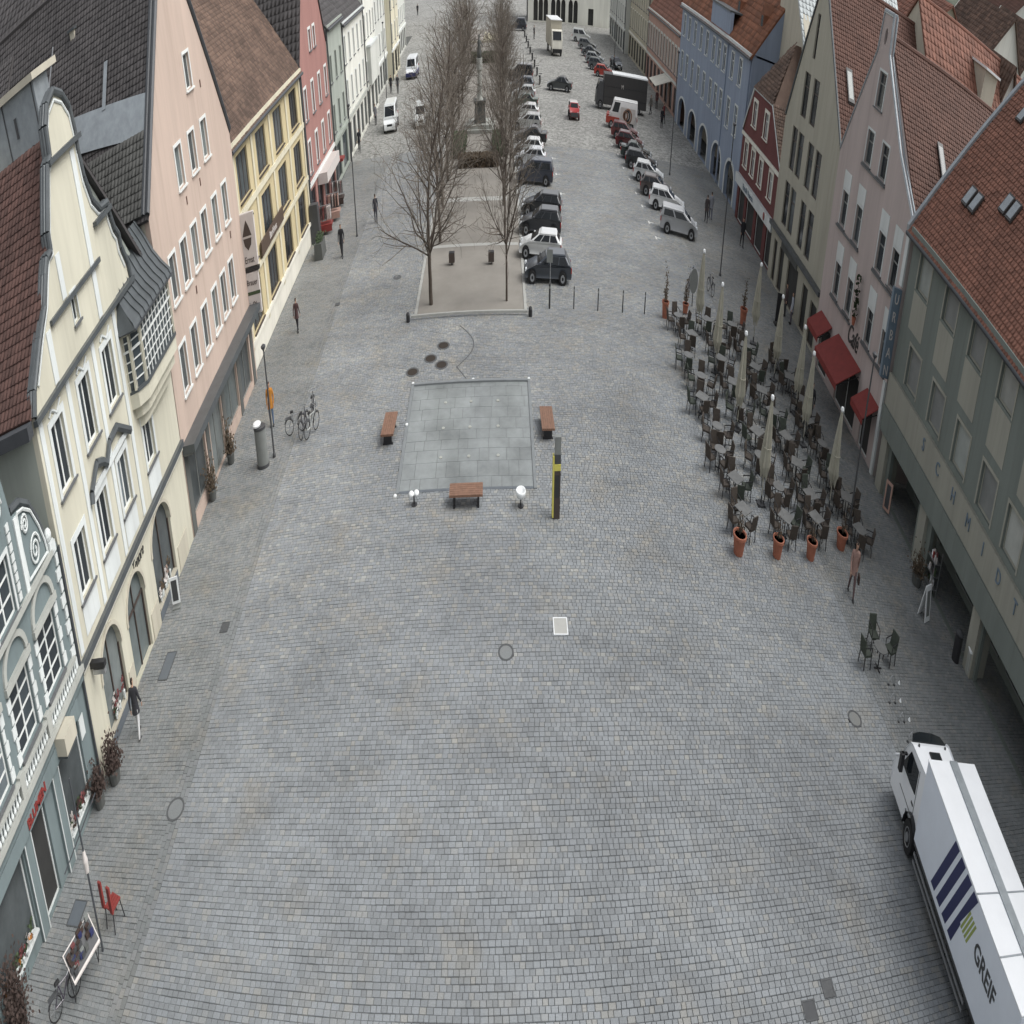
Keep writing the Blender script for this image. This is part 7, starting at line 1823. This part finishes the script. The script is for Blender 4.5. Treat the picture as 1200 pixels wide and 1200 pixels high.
# ------------------------------------------------------------------ people
def person(label, x, y, rz, coat, trousers, h=1.72, pose='walk', hair=(.03, .02, .015), hold=None, bag=None, dress=False):
    s = h/1.75
    st = {'walk': .24, 'stand': .0, 'stride': .34}[pose]
    J = {}; V_, E_, Rd = [], [], []
    def v(n, p, r): J[n] = len(V_); V_.append((p[0]*s, p[1]*s, p[2]*s)); Rd.append(r*s)
    def e(*ns):
        for a, b_ in zip(ns, ns[1:]): E_.append((J[a], J[b_]))
    v('pelvis', (0, 0, .95), .155); v('waist', (0, 0, 1.10), .135); v('chest', (.01, 0, 1.32), .165); v('neck0', (0, 0, 1.47), .075); v('neck', (.01, 0, 1.53), .055); v('jaw', (.03, 0, 1.58), .075); v('head', (.015, 0, 1.67), .098); v('top', (.01, 0, 1.74), .06)
    e('pelvis', 'waist', 'chest', 'neck0', 'neck', 'jaw', 'head', 'top')
    for k, sd in ((1, 'l'), (-1, 'r')):
        f = st*k
        v('hip'+sd, (0, .09*k, .90), .115); v('knee'+sd, (f*.45+.02, .10*k, .50), .075); v('ank'+sd, (f*.95-.02, .10*k, .10), .048); v('heel'+sd, (f*.95-.04, .10*k, .045), .045); v('toe'+sd, (f*.95+.17, .11*k, .035), .038)
        e('pelvis', 'hip'+sd, 'knee'+sd, 'ank'+sd, 'heel'+sd, 'toe'+sd)
        g_ = -f*.7
        v('sh'+sd, (0, .19*k, 1.40), .075); v('el'+sd, (g_*.4-.03, .25*k, 1.13), .052)
        if hold: hx, hz = .25, 1.05
        else: hx, hz = g_+.05, .89
        v('wr'+sd, (hx, .24*k, hz), .034); v('pm'+sd, (hx+.02, .24*k, hz-.07), .036)
        e('chest', 'sh'+sd, 'el'+sd, 'wr'+sd, 'pm'+sd)
        for q, (dx, ll) in enumerate(((.026, .07), (.009, .08), (-.009, .075), (-.026, .06))):
            v('f%d' % q+sd, (hx+.02+dx, .24*k, hz-.12), .010); v('g%d' % q+sd, (hx+.03+dx, (.24-.012)*k, hz-.12-ll*.8), .008); e('pm'+sd, 'f%d' % q+sd, 'g%d' % q+sd)
        v('th'+sd, (hx+.06, .225*k, hz-.08), .011); v('ti'+sd, (hx+.075, .215*k, hz-.12), .009); e('pm'+sd, 'th'+sd, 'ti'+sd)
    me = bpy.data.meshes.new('body'); me.from_pydata(V_, E_, [])
    o = bpy.data.objects.new('tmp_body', me); COL.objects.link(o)
    sk = o.modifiers.new('s', 'SKIN'); sk.use_smooth_shade = True
    for i, r_ in enumerate(Rd): me.skin_vertices[0].data[i].radius = (r_, r_*(1.25 if i in (J['chest'], J['pelvis'], J['waist']) else 1))
    for i in (J['chest'], J['pelvis'], J['waist']): me.skin_vertices[0].data[i].radius = (Rd[i]*.72, Rd[i]*1.15)
    me.skin_vertices[0].data[J['pelvis']].use_root = True
    sb = o.modifiers.new('b', 'SUBSURF'); sb.levels = 1; sb.render_levels = 1
    m2 = bpy.data.meshes.new_from_object(o.evaluated_get(bpy.context.evaluated_depsgraph_get()))
    bpy.data.objects.remove(o); m2.name = 'body'
    m2.materials.clear()
    for m_ in (M['skin'], cloth(coat), cloth(trousers), M['rubber'], cloth(hair)): m2.materials.append(m_)
    hand_z = (1.05 if hold else .90)*s
    for p in m2.polygons:
        c = p.center; z = c.z/s
        arm = abs(c.y/s) > .185
        if z > 1.69 or (z > 1.56 and c.x/s < -.01): k = 4
        elif z > 1.49: k = 0
        elif arm and z < (.97 if hold else .87) and z > .6: k = 0
        elif z > (.88 if not dress else .55): k = 1
        elif z < .09: k = 3
        else: k = 2
        p.material_index = k
    t = thing('person', label, 'person', (x, y, 0), rz); t.scale = (1.15, 1.15, 1.04)
    link('body', m2, t)
    cm = cloth(coat)
    b = MB()   # open coat hem
    zt, zb = 1.02*s, (.72 if not dress else .5)*s
    b.lathe([(.155*s, zt), (.17*s, (zt+zb)/2), (.20*s, zb), (.19*s, zb), (.15*s, zt-.02)], n=14, m=cm); o = b.build('coat', t); o.scale = (.8, 1.1, 1)
    if bag:
        b = MB(); b.box((-.10, .28, .55), (.22, .40, .85), bag, top=(.02, .01)); o = b.build('bag', t, bevel=.02)
    return t
BL = (.02, .02, .024)
person('person in dark coat and white trousers walking beside the cream house', -20.3, 27.2, R(95), (.03, .03, .035), (.55, .55, .55), 1.75)
person('person in dark reddish top and black trousers near the yellow house', -19.3, 60.7, R(80), (.09, .05, .05), BL, 1.62)
person('person in black walking up the left side past the yellow house', -17.4, 73.6, R(-92), BL, (.04, .04, .045), 1.82)
person('person in dark clothes on the road left of the tree strip', -14.6, 80.8, R(100), (.045, .045, .055), (.03, .03, .04), 1.7)
person('left walker of the pair near the white vans', -20.9, 141.0, R(-90), BL, BL, 1.85, 'stand'); person('right walker of the pair near the white vans', -19.4, 140.0, R(-90), (.05, .05, .055), (.05, .05, .05), 1.9)
person('lone person in dark clothes at the far top of the left road', -26.0, 245.0, R(90), BL, BL, 2.0)
person('person in orange jacket and jeans beside the advertising column', -18.35, 48.6, R(-80), (.45, .19, .03), (.10, .15, .24), 1.78, 'stand')
person('tall person in dark brown clothes standing right of the terrace pots', 23.6, 34.7, R(-110), (.30, .19, .16), (.12, .08, .08), 1.85, 'stride', bag='leaf_red')
person('waiter in black between the parasols before the wide awning', 26.9, 49.9, R(-120), BL, BL, 1.85)
person('person in dark coat left of the pair by the right parking row', 26.9, 84.4, R(80), (.06, .05, .05), BL, 1.75); person('person in grey and white jacket right of the pair by the parking row', 27.9, 85.8, R(85), (.24, .25, .28), (.07, .08, .12), 1.75)
person('person in black walking before the maroon house', 30.4, 79.9, R(-95), BL, BL, 1.8); person('person in dark top at the beige house entrance', 31.0, 66.2, R(180), (.06, .04, .04), (.05, .05, .05), 1.75, 'stand'); person('person in pale grey top at the beige house entrance', 31.2, 64.9, R(170), (.34, .36, .40), (.10, .09, .11), 1.7, 'stand')
for k, (x, y, c, l) in enumerate(((28.9, 121.1, BL, 'tall dark figure beneath the blue house corner'), (30.0, 124.5, (.20, .05, .05), 'person in red top behind the black trailer'), (27.0, 131.5, (.10, .11, .14), 'person in blue-grey at the trailer end'), (28.4, 128.5, (.18, .17, .15), 'person in light brown near the far cream awning'), (30.6, 133.5, (.08, .03, .03), 'person in maroon under the cream awning'), (-21.5, 108.0, BL, 'person in black outside the bright white house'), (-20.9, 121.0, (.12, .12, .13), 'person in grey outside the stepped white house'), (26.3, 160.0, BL, 'person in black beyond the bright red car'), (9.9, 190, BL, 'person by the far motorcycles'))):
    person(l, x, y, R(90+37*k), c, BL, 1.8, 'walk' if k % 2 else 'stand')
